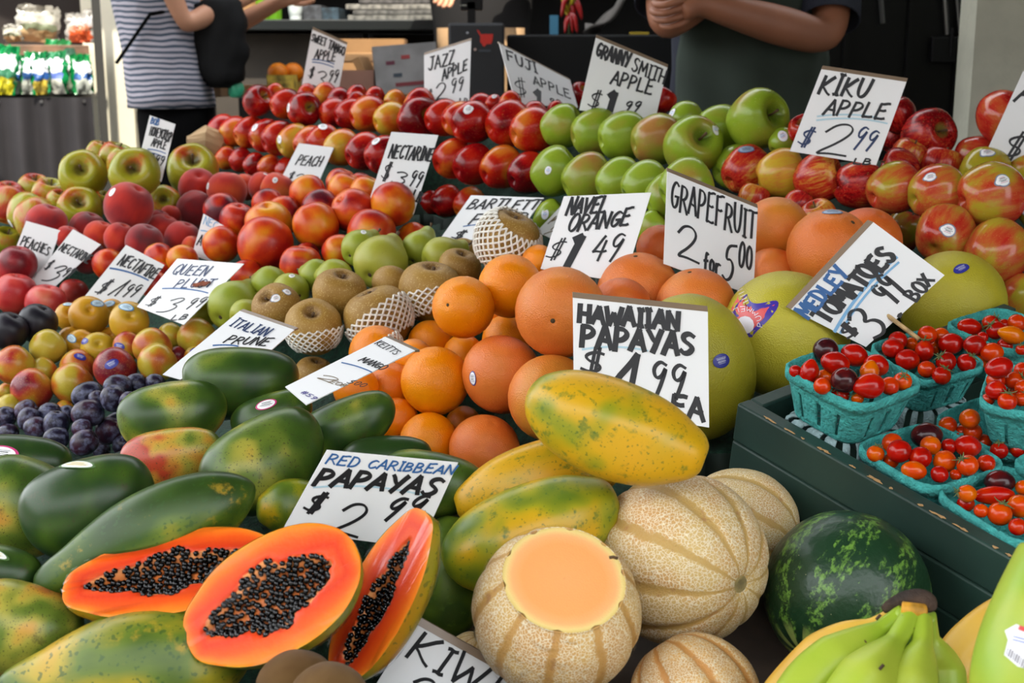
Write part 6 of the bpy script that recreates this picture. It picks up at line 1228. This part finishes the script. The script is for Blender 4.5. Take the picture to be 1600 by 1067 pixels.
# paper bag at the end of the red apples
g_ = P(322, 226, 3.15); rr = random.Random(9); v, f = tube([g_+Vector((-.035, .01, -.03)), g_+Vector((-.022, 0, .004)), g_+Vector((.0, 0, .012)), g_+Vector((.03, .01, .0)), g_+Vector((.05, .02, -.02))], [.012, .03, .036, .034, .02], 18)
v = [p+Vector((rr.uniform(-1, 1), rr.uniform(-1, 1), rr.uniform(-1, 1)))*.0035 for p in v]; q = link('paper_bag', me_new('paper_bag', v, f, mat('paper_tan', (164, 136, 100), .85, .4, 40., .15), False)); tag(q, 'crumpled tan paper bag at the end of the middle row of red apples', 'bag')
# black scale with red logo
sx0, sx1 = P(700, 36, 3.9).x, P(788, 36, 3.9).x; zt = P(740, 36, 3.9).z; sy = P(740, 60, 3.9).y
sc = bpy.data.objects.new('scale', None); COL.objects.link(sc); sc.location = ((sx0+sx1)/2, sy+.1, bz); tag(sc, 'black counter scale with a red logo behind the JAZZ card', 'scale'); TS = Matrix.Translation(-sc.location)
MB().box(((sx0+sx1)/2, sy+.1, (zt+bz)/2), ((sx1-sx0)/2, .1, (zt-bz)/2), 0, TS).build('housing', mat('scale_black', (34, 35, 38), .5), sc, bevel=.008)
a = P(735, 20, 3.86); MB().box((a.x, sy+.08, zt+.03), (.012, .012, .035), 0, TS).build('display_post', m_black, sc); MB().box((a.x, sy+.08, zt+.07), (.035, .012, .03), 0, TS).build('display', m_black, sc, bevel=.004)
a = P(733, 17, 3.86); MB().box((a.x-.02, sy+.066, zt+.055), (.01, .001, .002), 0, TS).build('display_light', mat('pale_strip', (130, 130, 120), .4), sc)
B = MB(); lx, lz = P(757, 62, 3.88).x, P(757, 62, 3.88).z; yy = sy-.0012
cart = [(-.024, .03), (-.018, .028), (-.012, .017), (.026, .017), (.024, .0), (.02, -.012), (.006, -.012), (.0, -.02), (-.006, -.018), (-.008, -.012), (-.014, -.006), (-.013, .01), (-.021, .024)]
B.add(([Vector((lx+x, yy, lz+z)) for x, z in cart]+[Vector((lx+x, yy+.002, lz+z)) for x, z in cart], [tuple(range(13)), tuple(range(13, 26))[::-1]]+[(k, k+13, (k+1) % 13+13, (k+1) % 13) for k in range(13)]), 0, TS); B.build('logo', mat('logo_red', (196, 44, 34), .5), sc)['label'] = 'red cart-shaped logo'
for x, z, r_, c in ((730, 51, .0035, (170, 172, 178)), (742, 77, .004, (190, 160, 150))):
    q = P(x, z, 3.88); B = MB().add(tube([(q.x, yy-.001, q.z), (q.x, yy+.003, q.z)], r_, 12), 0, TS); B.build('knob', mat('knob_%d' % x, c, .4), sc)
MB().box((P(757, 79, 3.88).x, yy, P(757, 79, 3.88).z), (.018, .001, .003), 0, TS).build('slot', mat('slot_grey', (66, 72, 80), .4), sc)
a = P(747, 104, 4.0); o = MB().box((0, 0, 0), (.016, .002, .022)).build('price_slip', mat('slip_paper', (196, 200, 210), .6), None, loc=(a.x, a.y, a.z)); o.rotation_euler = (0, .12, 0); tag(o, 'small white paper slip propped before the black scale', 'paper')
a = P(748, 132, 4.02); o = tag(MB().box((0, 0, 0), (.02, .03, .024)).build('small_box', mat('olive_box', (70, 74, 54), .7), None, bevel=.004, loc=(a.x, a.y+.03, a.z)), 'small olive box under the white paper slip', 'box')
MB().box((a.x, a.y+.03, (a.z-.024+bz)/2-.0), (.018, .028, max(.004, (a.z-.024-bz)/2)), 0, Matrix.Translation(-o.location)).build('foot', m_black, o)
# long black counter in the middle with chillies, cloth, yellow tape
c0, c1 = P(792, 52, 4.0), P(1075, 52, 4.0); dz = P(900, 54, 4.0).z; dy = P(900, 54, 4.).y
o = MB().box((0, 0, 0), ((c1.x-c0.x)/2, .3, dz/2)).build('service_counter', mat('counter_black', (13, 14, 15), .55, spec=.3), None, bevel=.006, loc=((c0.x+c1.x)/2, dy+.3, dz/2)); tag(o, 'long black counter behind the FUJI and GRANNY SMITH cards', 'counter')
q = P(890, 30, 4.15); ch = bpy.data.objects.new('chilli_bunch', None); COL.objects.link(ch); ch.location = (q.x, dy+.16, dz); tag(ch, 'bunch of red and yellow dried chillies standing on the black counter', 'chillies'); rr = random.Random(4)
for k in range(16):
    a, e = rr.uniform(0, 6.28), rr.uniform(.02, .05); z0 = rr.uniform(.03, .12); up_ = k > 11
    pts = [Vector((0, 0, z0+.02)), Vector((e*.6*math.cos(a), e*.6*math.sin(a), z0+(.05 if up_ else .0))), Vector((e*math.cos(a), e*math.sin(a), max(.008, z0+(.08 if up_ else -.05))))]
    link('chilli', me_new('chilli', *tube(catmull(pts, 4), [.004, .007, .008, .009, .009, .008, .006, .004, .001], 8), mat('chilli_red', (150, 16, 16), .3) if not up_ else mat('chilli_yellow', (186, 170, 40), .4)), ch)
link('stalk', me_new('stalk', *tube([(0, 0, 0), (.003, 0, .08), (0, .003, .15)], .006, 8), mat('stalk_green', (70, 80, 40), .7)), ch)
q = P(866, 25, 4.2); o = tag(MB().box((0, 0, 0), (.014, .006, .034)).build('packet', mat('packet_blue', (70, 130, 160), .5), None, loc=(q.x, dy+.24, dz+.034)), 'pale blue packet behind the chillies on the black counter', 'packet')
q = P(940, 25, 4.0); v = []; 
for i in range(9):
    for j in range(5): t = i/8; v.append((q.x-.045+.13*t, dy+.1+.02*j, dz+.008+.11*t*t+.012*math.sin(j*1.5+i*.8)+(.01 if j in (1, 3) else 0)))
o = link('grey_cloth', me_new('grey_cloth', v, [(i*5+j, i*5+j+1, i*5+j+6, i*5+j+5) for i in range(8) for j in range(4)], mat('cloth_grey', (92, 88, 84), .9))); s_ = o.modifiers.new('thick', 'SOLIDIFY'); s_.thickness = .01; tag(o, 'grey cloth draped with one end lifted on the black counter', 'cloth')
q = P(1000, 43, 4.0); tag(MB().box((0, 0, 0), (.03, .008, .004)).build('ruler', mat('ruler_yellow', (176, 150, 40), .5), None, bevel=.001, loc=(q.x, dy+.03, dz+.004)), 'yellow ruler lying at the edge of the black counter', 'ruler')
# ------------------------------------------------------------ street-side shelves with salad bags
sh = bpy.data.objects.new('shelf_unit', None); COL.objects.link(sh); s0 = P(60, 150, 4.8); sh.location = (s0.x, s0.y+.3, 0); tag(sh, 'wooden shelf unit with a black pleated skirt and bagged greens', 'shelf'); TH = Matrix.Translation(-sh.location)
xa, xb = P(-260, 100, 4.8).x, P(144, 100, 4.8).x; sh.location = (xb, s0.y, 0); sh.rotation_euler = (0, 0, math.radians(18)); TH = Matrix.Translation(-sh.location); zl, zu = P(60, 152, 4.8).z, P(60, 70, 4.85).z
MB().box(((xa+xb)/2, s0.y+.3, zl-.012), ((xb-xa)/2, .3, .012), 0, TH).build('shelf_board', m_black, sh)
MB().box(((xa+xb)/2, s0.y+.4, zu-.02), ((xb-xa)/2, .24, .02), 0, TH).build('shelf_board', m_wood, sh, bevel=.003)
MB().box(((xa+xb)/2, s0.y+.64, 1.0), ((xb-xa)/2, .01, 1.0), 0, TH).build('back_panel', mat('panel_brown', (38, 30, 26), .8), sh)
x0, x1 = P(145, 100, 4.75).x, P(158, 100, 4.75).x; MB().box(((x0+x1)/2, s0.y+.02, 1.2), ((x1-x0)/2, .03, 1.2), 0, TH).build('post', mat('post_dark', (44, 42, 38), .6), sh)
v = []; n = 180
for i in range(n+1):
    t = i/n; x = xa+(xb-xa)*t; y = s0.y-.02-.02*math.sin(t*62)-.012*math.sin(t*27+1)
    v += [(x, y*.15+(s0.y-.02)*.85, zl), (x, y, zl-.12), (x, y, .02)]
f = [(3*i+k, 3*i+3+k, 3*i+4+k, 3*i+1+k) for i in range(n) for k in (0, 1)]
link('skirt', me_new('skirt', [TH @ Vector(p) for p in v], f, mat('skirt_black', (36, 33, 36), .9, var=.1)), sh)
B = MB()
for k in range(9): x = xb-.03-.15*k; B.add(tube([(x, s0.y-.028, zl-.014), (x, s0.y-.022, zl-.014)], .006, 10), 0, TH)
B.build('rivets', m_chrome, sh)
def salad(label, x, y0, y1, d, w_, cols, shelf_z, seed, lean=0., group='green and white salad bags'):
    rr = random.Random(seed); d += -.0009*(144-x); q = P(x, y1, d); h = P(x, y0, d).z-shelf_z; wd = w_*d/FPX/2; v, f, mi = [], [], []; nx, nz = 10, 12
    for s in (1, -1):
        for i in range(nx+1):
            for j in range(nz+1):
                a, b = -1+2*i/nx, j/nz; th = (1-a*a)**.5*(math.sin(math.pi*min(1, b*1.15+.02)) if b < .87 else .12)*.035
                tp = .86+.14*math.sin(b*3); v.append((a*wd*tp+lean*b*h+rr.uniform(-.006, .006), -s*th+rr.uniform(-.012, .012), b*h+rr.uniform(-.006, .006)*(b > .1)))
    for s in range(2):
        o = s*(nx+1)*(nz+1)
        for i in range(nx):
            for j in range(nz):
                p = o+i*(nz+1)+j; f.append((p, p+nz+1, p+nz+2, p+1) if s == 0 else (p, p+1, p+nz+2, p+nz+1)); b = j/nz
                mi.append(0 if b > .82 or i in (0, nx-1) else (1 if .45 < b else (2 if .3 < b else 3)))
    m = [mat('foil_%d_%d_%d' % c, c, .18, spec=.7) for c in cols]; o = link('salad_bag', me_new('salad_bag', v, f, m, True, mi), None, (q.x, q.y, shelf_z+.012)); o.rotation_euler = (rr.uniform(-.2, .0), rr.uniform(-.1, .1), rr.uniform(-.6, .6)); tag(o, label, 'salad bag', group)
gcols = ((10, 120, 60), (226, 232, 240), (52, 90, 150), (196, 200, 190))
for k, (lb, x, y0, dd, w_, ln, cols) in enumerate([('green salad bag at the picture edge with yellow foot', 6, 76, 0, 34, .1, ((10, 130, 70), (230, 236, 240), (60, 120, 90), (200, 190, 40))), ('narrow green salad bag beside the one at the edge', 30, 92, .06, 26, -.05, gcols), ('green and blue salad bag second along', 46, 86, .02, 30, .1, gcols),
    ('tipped green salad bag standing highest on the lower shelf', 72, 66, .14, 42, .25, gcols), ('green salad bag with a yellow-banded foot below the tipped one', 66, 88, -.02, 28, .05, ((14, 120, 66), (220, 226, 232), (40, 80, 140), (196, 170, 60))), ('widest salad bag with a white front panel', 88, 86, 0, 44, .05, ((8, 112, 60), (232, 236, 246), (90, 110, 180), (206, 206, 196))), ('pale salad bag behind the widest one', 108, 82, .08, 26, .1, ((70, 110, 90), (190, 196, 192), (120, 130, 120), (150, 160, 140))), ('salad bag next to the dark post', 132, 90, 0, 34, .05, gcols)]):
    salad(lb, x, y0, 150, 4.82+dd*1.6, w_, cols, zl, k, ln)
ucols = [((150, 146, 136), (166, 162, 150), (120, 126, 100), (180, 150, 110)), ((160, 156, 150), (176, 172, 170), (190, 120, 90), (220, 96, 50))]
for k, (lb, x, y0, w_, c) in enumerate([('large clear bag of greens on the upper shelf', 58, 14, 66, 0), ('small clear bag with amber contents on the upper shelf', 24, 44, 30, 0), ('clear bag of orange carrots on the upper shelf', 122, 26, 36, 1), ('second clear bag of orange carrots against the post', 138, 20, 22, 1)]):
    salad(lb, x, y0, 66, 5.05, w_, ucols[c], zu, 40+k, -.1 if k == 1 else .03, 'clear bags on the upper shelf')
# ------------------------------------------------------------ people
def skin_body(name, chains, m, sub=2):
    """one skinned surface per figure; chains: lists of (x, y, z, radius), later chains start on an existing joint (same co) or stand alone"""
    V, E, Rr, roots = [], [], [], []; ix = {}
    for ch in chains:
        prev = None
        for (x, y, z, r) in ch:
            key = (round(x, 4), round(y, 4), round(z, 4))
            if key not in ix: ix[key] = len(V); V.append((x, y, z)); Rr.append(r); 
            i = ix[key]
            if prev is not None and prev != i: E.append((prev, i))
            elif prev is None and i == len(V)-1: roots.append(i)
            prev = i
    me = bpy.data.meshes.new(name); me.from_pydata(V, E, []); me.materials.append(m); o = link(name, me)
    o.modifiers.new('skin', 'SKIN'); 
    for i, r in enumerate(Rr): sv = me.skin_vertices[0].data[i]; sv.radius = (r, r) if not isinstance(r, tuple) else r; sv.use_root = i in roots
    o.modifiers['skin'].use_smooth_shade = True; s_ = o.modifiers.new('sub', 'SUBSURF'); s_.levels = s_.render_levels = sub; return o
def hand(w_, d, side, palm=.085, curl=.3, r=.0085):
    """five separate finger chains from wrist W_ pointing along D; SIDE points to the thumb side"""
    d = d.normalized(); side = (side-d*side.dot(d)).normalized(); nrm = d.cross(side); out = []; rt = lambda p, rr_: (p.x, p.y, p.z, rr_)
    for k, (off, L) in enumerate(((.027, .070), (.009, .080), (-.009, .074), (-.027, .058))):
        b = w_+d*palm*.72+side*off; c1 = b+(d*math.cos(curl*.5)+nrm*math.sin(curl*.5))*L*.45; c2 = c1+(d*math.cos(curl*1.6)+nrm*math.sin(curl*1.6))*L*.32; c3 = c2+(d*math.cos(curl*2.4)+nrm*math.sin(curl*2.4))*L*.28
        out.append([rt(w_+d*palm*.3+side*off*.7, r*1.15), rt(b, r*1.1), rt(c1, r), rt(c2, r*.92), rt(c3, r*.78)])
    t0 = w_+d*palm*.25+side*.024; t1 = t0+(d*.6+side*.7+nrm*.3)*.04; t2 = t1+(d*.9+side*.25+nrm*.3)*.032
    out.append([rt(w_+d*palm*.1+side*.012, r*1.3), rt(t0, r*1.35), rt(t1, r*1.1), rt(t2, r*.85)])
    out.append([rt(w_, .024), rt(w_+d*palm*.4, .028), rt(w_+d*palm*.75, .026)]); return out
m_skin = mat('skin_light', (196, 142, 112), .5, var=.05); m_skin2 = mat('skin_tan', (158, 102, 74), .5, var=.06); m_hair = mat('hair_brown', (58, 42, 32), .8); m_pants = mat('trousers_black', (7, 7, 8), .95, spec=.1)
def V3(p, r): return (p.x, p.y, p.z, r)
def head(o_parent, c, face, m_h, m_s):
    """hair cap and face details round a head centre (children of the body)"""
    right = face.cross(Vector((0, 0, 1))).normalized(); upv = Vector((0, 0, 1))
    M = frame(face, -right, upv, c)
    v, f = lathe([(0, -.03), (.09, -.02), (.104, .04), (.098, .085), (.07, .12), (.03, .135), (0, .137)], 20, 2, None, lambda x, y, z: (x-.018 if x < .03 else x-.03, y*.9, z)); link('hair', me_new('hair', [M @ Vector(p) for p in v], f, m_h), o_parent)
    for s in (-1, 1):
        e = MB().add(lathe([(0, -.011), (.008, -.008), (.011, 0), (.008, .008), (0, .011)], 10, 2), 0, M @ Matrix.Translation((.088, s*.031, .005))); e.build('eye', mat('eye_white', (220, 216, 210), .3), o_parent, True)
        e = MB().add(lathe([(0, -.03), (.012, -.02), (.018, .01), (.012, .028), (0, .03)], 10, 2), 0, M @ Matrix.Translation((-.005, s*.085, .0))); e.build('ear', m_s, o_parent, True)
    e = MB().add(lathe([(0, -.022), (.014, -.016), (.011, .0), (.006, .025), (0, .03)], 10, 2), 0, M @ Matrix.Translation((.1, 0, -.015))); e.build('nose', m_s, o_parent, True)
    e = MB().add(tube([(0, -.02, 0), (.006, 0, .002), (0, .02, 0)], .005, 8), 0, M @ Matrix.Translation((.092, 0, -.055))); e.build('mouth', mat('lips', (150, 84, 76), .5), o_parent, True)
def shell(name, rows, m, parent, seg=40, wave=0.):
    """cloth tube: rows of (centre, half x, half y); closed round"""
    v, f = [], []
    for i, (c, a, b) in enumerate(rows):
        for k in range(seg):
            t = 2*math.pi*k/seg; w_ = 1+wave*math.sin(3*t+i*.6)+wave*.6*math.sin(7*t-i*.9); v.append((c[0]+a*w_*math.cos(t), c[1]+b*w_*math.sin(t), c[2]))
    for i in range(len(rows)-1):
        for k in range(seg): p, q = i*seg+k, i*seg+(k+1) % seg; f.append((p, q, q+seg, p+seg))
    o = link(name, me_new(name, v, f, m), parent); s_ = o.modifiers.new('thick', 'SOLIDIFY'); s_.thickness = .004; s_.offset = 1; return o
# the woman in the striped shirt, seen from her side, facing the stalls
wd = 4.0; hp = P(267, 160, wd); X0, Y0 = hp.x, hp.y+.02; hz = P(262, 150, wd).z
el_ = P(288, 40, wd-.12); wr = P(392, -8, wd-.02)
pel, wai, che, nec, hed = Vector((X0+.01, Y0, hz-.02)), Vector((X0-.015, Y0, hz+.14)), Vector((X0-.03, Y0, hz+.36)), Vector((X0-.0, Y0, hz+.56)), Vector((X0+.03, Y0, hz+.68))
sR, sL = Vector((X0-.03, Y0-.17, hz+.46)), Vector((X0-.03, Y0+.17, hz+.46))
def leg(hip, foot, fw_): 
    k = (hip+foot)/2+fw_*.03; return [V3(pel, .1), V3(hip, .092), V3(k, .058), V3(Vector((foot.x, foot.y, .09)), .042), V3(Vector((foot.x, foot.y, .035))+fw_*.05, .036), V3(Vector((foot.x, foot.y, .03))+fw_*.15, .03)]
fx = Vector((1, 0, 0)); hR, hL = Vector((X0+.01, Y0-.09, hz-.1)), Vector((X0+.01, Y0+.09, hz-.1)); fR, fL = Vector((X0-.05, Y0-.1, 0)), Vector((X0-.01, Y0+.1, 0))
elL, wrL = Vector((X0+.12, Y0+.22, hz+.2)), Vector((X0+.34, Y0+.12, hz+.3)); hd = (wr-el_).normalized()
ch = [[V3(pel, .1), V3(wai, .088), V3(che, .1), V3(nec, .05), V3(hed, .075), V3(hed+Vector((.01, 0, .1)), .09), V3(hed+Vector((.0, 0, .17)), .07)], leg(hR, fR, fx), leg(hL, fL, fx),
      [V3(che, .115), V3(sR, .055), V3(sR*.4+el_*.6, .043), V3(el_, .037), V3(el_*.5+wr*.5, .036), V3(wr, .024)], [V3(che, .115), V3(sL, .055), V3(sL*.5+elL*.5, .042), V3(elL, .037), V3(wrL, .024)]]
ch += hand(wr, hd, Vector((0, 0, 1)), curl=.45)+hand(wrL, Vector((1, -.2, .2)), Vector((0, 0, 1)), curl=.45)
wom = skin_body('person', ch, m_skin); tag(wom, 'person in a grey and white striped shirt and black trousers holding a black bag', 'person')
head(wom, hed+Vector((.01, 0, .09)), fx, m_hair, m_skin)
t = NT('striped_jersey'); g = t.n('ShaderNodeTexCoord'); x = t.n('ShaderNodeSeparateXYZ'); t.put(x.inputs[0], g.outputs['Object'])
zz = t.math('ADD', x.outputs[2], t.math('MULTIPLY', t.noise(g.outputs['Object'], 7., 2.), .03)); s_ = t.math('SINE', t.math('MULTIPLY', zz, 2*math.pi/.0165))
t.set(Base_Color=t.mix(t.rng(s_, -.35, .1), lin((66, 78, 94)), lin((176, 170, 180))), Roughness=.9); t.bump(t.noise(g.outputs['Object'], 12., 3.), .5, .03)
rows = [((X0-.003, Y0, hz-.035), .128, .178), ((X0-.005, Y0, hz-.0), .126, .175), ((X0-.008, Y0, hz+.03), .126, .172), ((X0-.014, Y0, hz+.08), .121, .165), ((X0-.02, Y0, hz+.14), .116, .158), ((X0-.026, Y0, hz+.2), .118, .162), ((X0-.032, Y0, hz+.27), .124, .172), ((X0-.035, Y0, hz+.34), .13, .185), ((X0-.035, Y0, hz+.41), .13, .2), ((X0-.03, Y0, hz+.47), .125, .2), ((X0-.02, Y0, hz+.52), .09, .13), ((X0-.01, Y0, hz+.545), .068, .075)]
shell('striped_shirt', rows, t.m, wom, 48, .012)
for s, sh_, e_ in ((-1, sR, el_), (1, sL, elL)):
    d = (e_-sh_); v, f = tube([sh_-d*.1, sh_+d*.2, sh_+d*.45], [.075, .068, .064], 18, False); o = link('sleeve', me_new('sleeve', v, f, t.m), wom); q = o.modifiers.new('thick', 'SOLIDIFY'); q.thickness = .004
trs = skin_body('trousers', [[V3(pel+Vector((0, 0, .09)), .108), V3(pel, .113)], [V3(pel, .122), V3(hR, .105), V3((hR+fR)/2+fx*.03, .072), V3(Vector((fR.x, fR.y, .1)), .06)], [V3(pel, .122), V3(hL, .105), V3((hL+fL)/2+fx*.03, .072), V3(Vector((fL.x, fL.y, .1)), .06)]], m_pants); trs.parent = wom
# her black bag
bt, bb = P(352, -6, wd-.02), P(352, 136, wd-.02); rows = []
for i in range(13):
    s = i/12; z = bb.z+(bt.z-bb.z)*s; xx = P(345+6*s, 60, wd-.02).x; wv = (.062+.018*math.sin(s*3.1))*(.45 if i in (0, 12) else .9 if i in (1, 11) else 1); rows.append(((xx+.006*math.sin(i*1.7), bb.y, z), wv, .04*(.4 if i in (0, 12) else 1)))
bag = shell('shoulder_bag', rows, mat('bag_black', (12, 12, 13), .8, .3, 20., spec=.25), None, 30, .06)
bag.data.polygons; B = MB().add(tube([Vector((X0-.12, Y0-.16, hz+.1)), Vector((X0-.0, Y0-.2, hz+.24)), Vector((bt.x-.05, bt.y, bt.z-.02))], .006, 6)); tag(bag, 'slouchy black bag hanging from the arm of the person in stripes', 'bag'); B.build('strap', m_pants, bag, True)
# the stallholder with folded arms
md = 2.95; elR, elLf = P(1034, 46, md), P(1296, 62, md); c = P(1175, 60, md+.12); X1, Y1 = c.x, c.y+.06; mz = 1.12; fy = Vector((0, -1, 0))
pel, wai, che, nec, hed = Vector((X1, Y1, .93)), Vector((X1, Y1, 1.1)), Vector((X1, Y1+.01, 1.32)), Vector((X1, Y1, 1.53)), Vector((X1, Y1-.02, 1.63))
sR, sL = Vector((X1-.19, Y1, 1.42)), Vector((X1+.19, Y1, 1.42)); wL = P(1092, 4, md-.1); wR = P(1175, -62, md-.12)
hR, hL = Vector((X1-.1, Y1, .86)), Vector((X1+.1, Y1, .86)); fR, fL = Vector((X1-.13, Y1, 0)), Vector((X1+.13, Y1, 0))
ch = [[V3(pel, .125), V3(wai, .12), V3(che, .13), V3(nec, .058), V3(hed, .08), V3(hed+Vector((0, -.01, .1)), .095), V3(hed+Vector((0, 0, .18)), .075)], leg(hR, fR, fy), leg(hL, fL, fy),
      [V3(che, .13), V3(sR, .065), V3((sR+elR)/2, .052), V3(elR, .045), V3((elR+wR)/2, .042), V3(wR, .03)], [V3(che, .13), V3(sL, .065), V3((sL+elLf)/2, .055), V3(elLf, .047), V3(elLf*.55+wL*.45, .048), V3(wL, .03)]]
ch += hand(wL, (P(1058, 22, md-.12)-wL), Vector((0, -.3, 1)), .075, .75)+hand(wR, Vector((1, .1, .25)), Vector((0, -.3, 1)), .08, .5)
man = skin_body('person', ch, m_skin2); tag(man, 'person with folded bare arms in a dark green apron behind the green apples', 'person'); head(man, hed+Vector((0, -.02, .09)), fy, m_hair, m_skin2)
m_navy = mat('tshirt_navy', (34, 38, 52), .9, .2, 200.); m_apron = mat('apron_green', (48, 58, 50), .9, .4, 9., .12)
shell('tshirt', [((X1, Y1, .9), .19, .15), ((X1, Y1, 1.05), .178, .14), ((X1, Y1+.01, 1.2), .185, .142), ((X1, Y1+.01, 1.34), .2, .145), ((X1, Y1, 1.44), .2, .12), ((X1, Y1, 1.5), .12, .1), ((X1, Y1, 1.53), .085, .08)], m_navy, man, 40, .01)
for sh_, e_, k in ((sR, elR, .8), (sL, elLf, .86)):
    d = e_-sh_; v, f = tube([sh_-d*.12, sh_+d*.3, sh_+d*.6, sh_+d*k], [.085, .078, .073, .07], 20, False); o = link('sleeve', me_new('sleeve', v, f, m_navy), man); q = o.modifiers.new('thick', 'SOLIDIFY'); q.thickness = .004
trs = skin_body('trousers', [[V3(pel+Vector((0, 0, .06)), .13), V3(pel, .135)], [V3(pel, .135), V3(hR, .11), V3((hR+fR)/2, .082), V3(Vector((fR.x, fR.y, .1)), .07)], [V3(pel, .135), V3(hL, .11), V3((hL+fL)/2, .082), V3(Vector((fL.x, fL.y, .1)), .07)]], mat('trousers_dark', (26, 28, 34), .85)); trs.parent = man
v, f = [], []; n, m = 26, 18
for i in range(n+1):
    for j in range(m+1):
        t = -1+2*i/n; s = j/m; z = .5+.86*s; hw = (1.15 if s < .5 else 1.15-.35*(s-.5)*2); a = t*hw; rx = .205+.02*(1-s); ry = .165+.02*math.sin(s*9)*.3
        fold = .006*math.sin(a*9+s*4)+.006*math.sin(s*26+a*3)*(1-abs(s-.5)); v.append((X1+math.sin(a)*(rx+fold), Y1-math.cos(a)*(ry+fold), z))
f = [(i*(m+1)+j, (i+1)*(m+1)+j, (i+1)*(m+1)+j+1, i*(m+1)+j+1) for i in range(n) for j in range(m)]
o = link('apron', me_new('apron', v, f, m_apron), man); q = o.modifiers.new('thick', 'SOLIDIFY'); q.thickness = .004
for s in (-1, 1): link('apron_strap', me_new('apron_strap', *tube([Vector((X1+s*.1, Y1-.15, 1.35)), Vector((X1+s*.09, Y1-.12, 1.47)), Vector((X1+s*.07, Y1+.04, 1.53))], .012, 8), m_apron), man)
# the person behind the scale
kd = 4.83; c = P(752, 20, kd); X2, Y2 = c.x, c.y; pel, wai, che, nec, hed = Vector((X2, Y2, .93)), Vector((X2, Y2, 1.1)), Vector((X2, Y2, 1.32)), Vector((X2, Y2, 1.53)), Vector((X2, Y2-.03, 1.63))
sR, sL = Vector((X2-.19, Y2, 1.42)), Vector((X2+.19, Y2, 1.42)); eR, eL = Vector((X2-.26, Y2-.1, 1.36)), Vector((X2+.26, Y2-.1, 1.36)); wR = P(702, -28, kd-.34); wL = P(808, -75, kd-.3)
hR, hL = Vector((X2-.1, Y2, .86)), Vector((X2+.1, Y2, .86)); fR, fL = Vector((X2-.12, Y2, 0)), Vector((X2+.12, Y2, 0))
ch = [[V3(pel, .12), V3(wai, .115), V3(che, .125), V3(nec, .056), V3(hed, .078), V3(hed+Vector((0, -.01, .1)), .093), V3(hed+Vector((0, 0, .18)), .072)], leg(hR, fR, fy), leg(hL, fL, fy),
      [V3(che, .125), V3(sR, .06), V3((sR+eR)/2, .05), V3(eR, .042), V3(wR, .03)], [V3(che, .125), V3(sL, .06), V3((sL+eL)/2, .05), V3(eL, .042), V3(wL, .03)]]
ch += hand(wR, P(692, 10, kd-.37)-wR, Vector((1, 0, 0)), .08, .4)+hand(wL, Vector((.0, -.2, -1)), Vector((-1, 0, 0)), .08, .4)
clk = skin_body('person', ch, m_skin); tag(clk, 'person in a dark top and tan apron behind the black scale', 'person'); head(clk, hed+Vector((0, -.02, .09)), fy, m_hair, m_skin)
shell('top', [((X2, Y2, .9), .18, .14), ((X2, Y2, 1.05), .17, .132), ((X2, Y2, 1.2), .178, .135), ((X2, Y2, 1.34), .195, .14), ((X2, Y2, 1.44), .195, .115), ((X2, Y2, 1.5), .12, .1), ((X2, Y2, 1.53), .085, .08)], mat('top_black', (24, 22, 22), .9), clk, 36, .01)
v = [(X2+math.sin(a)*(.2), Y2-math.cos(a)*.16, z) for a in [(-.95+i*.19) for i in range(11)] for z in (.5, .8, 1.0, 1.12, 1.2)]
o = link('apron', me_new('apron', v, [(i*5+j, (i+1)*5+j, (i+1)*5+j+1, i*5+j+1) for i in range(10) for j in range(4)], mat('apron_tan', (160, 128, 92), .85, var=.08)), clk); q = o.modifiers.new('thick', 'SOLIDIFY'); q.thickness = .004
trs = skin_body('trousers', [[V3(pel+Vector((0, 0, .05)), .122), V3(pel, .128)], [V3(pel, .128), V3(hR, .105), V3((hR+fR)/2, .078), V3(Vector((fR.x, fR.y, .1)), .066)], [V3(pel, .128), V3(hL, .105), V3((hL+fL)/2, .078), V3(Vector((fL.x, fL.y, .1)), .066)]], m_pants); trs.parent = clk
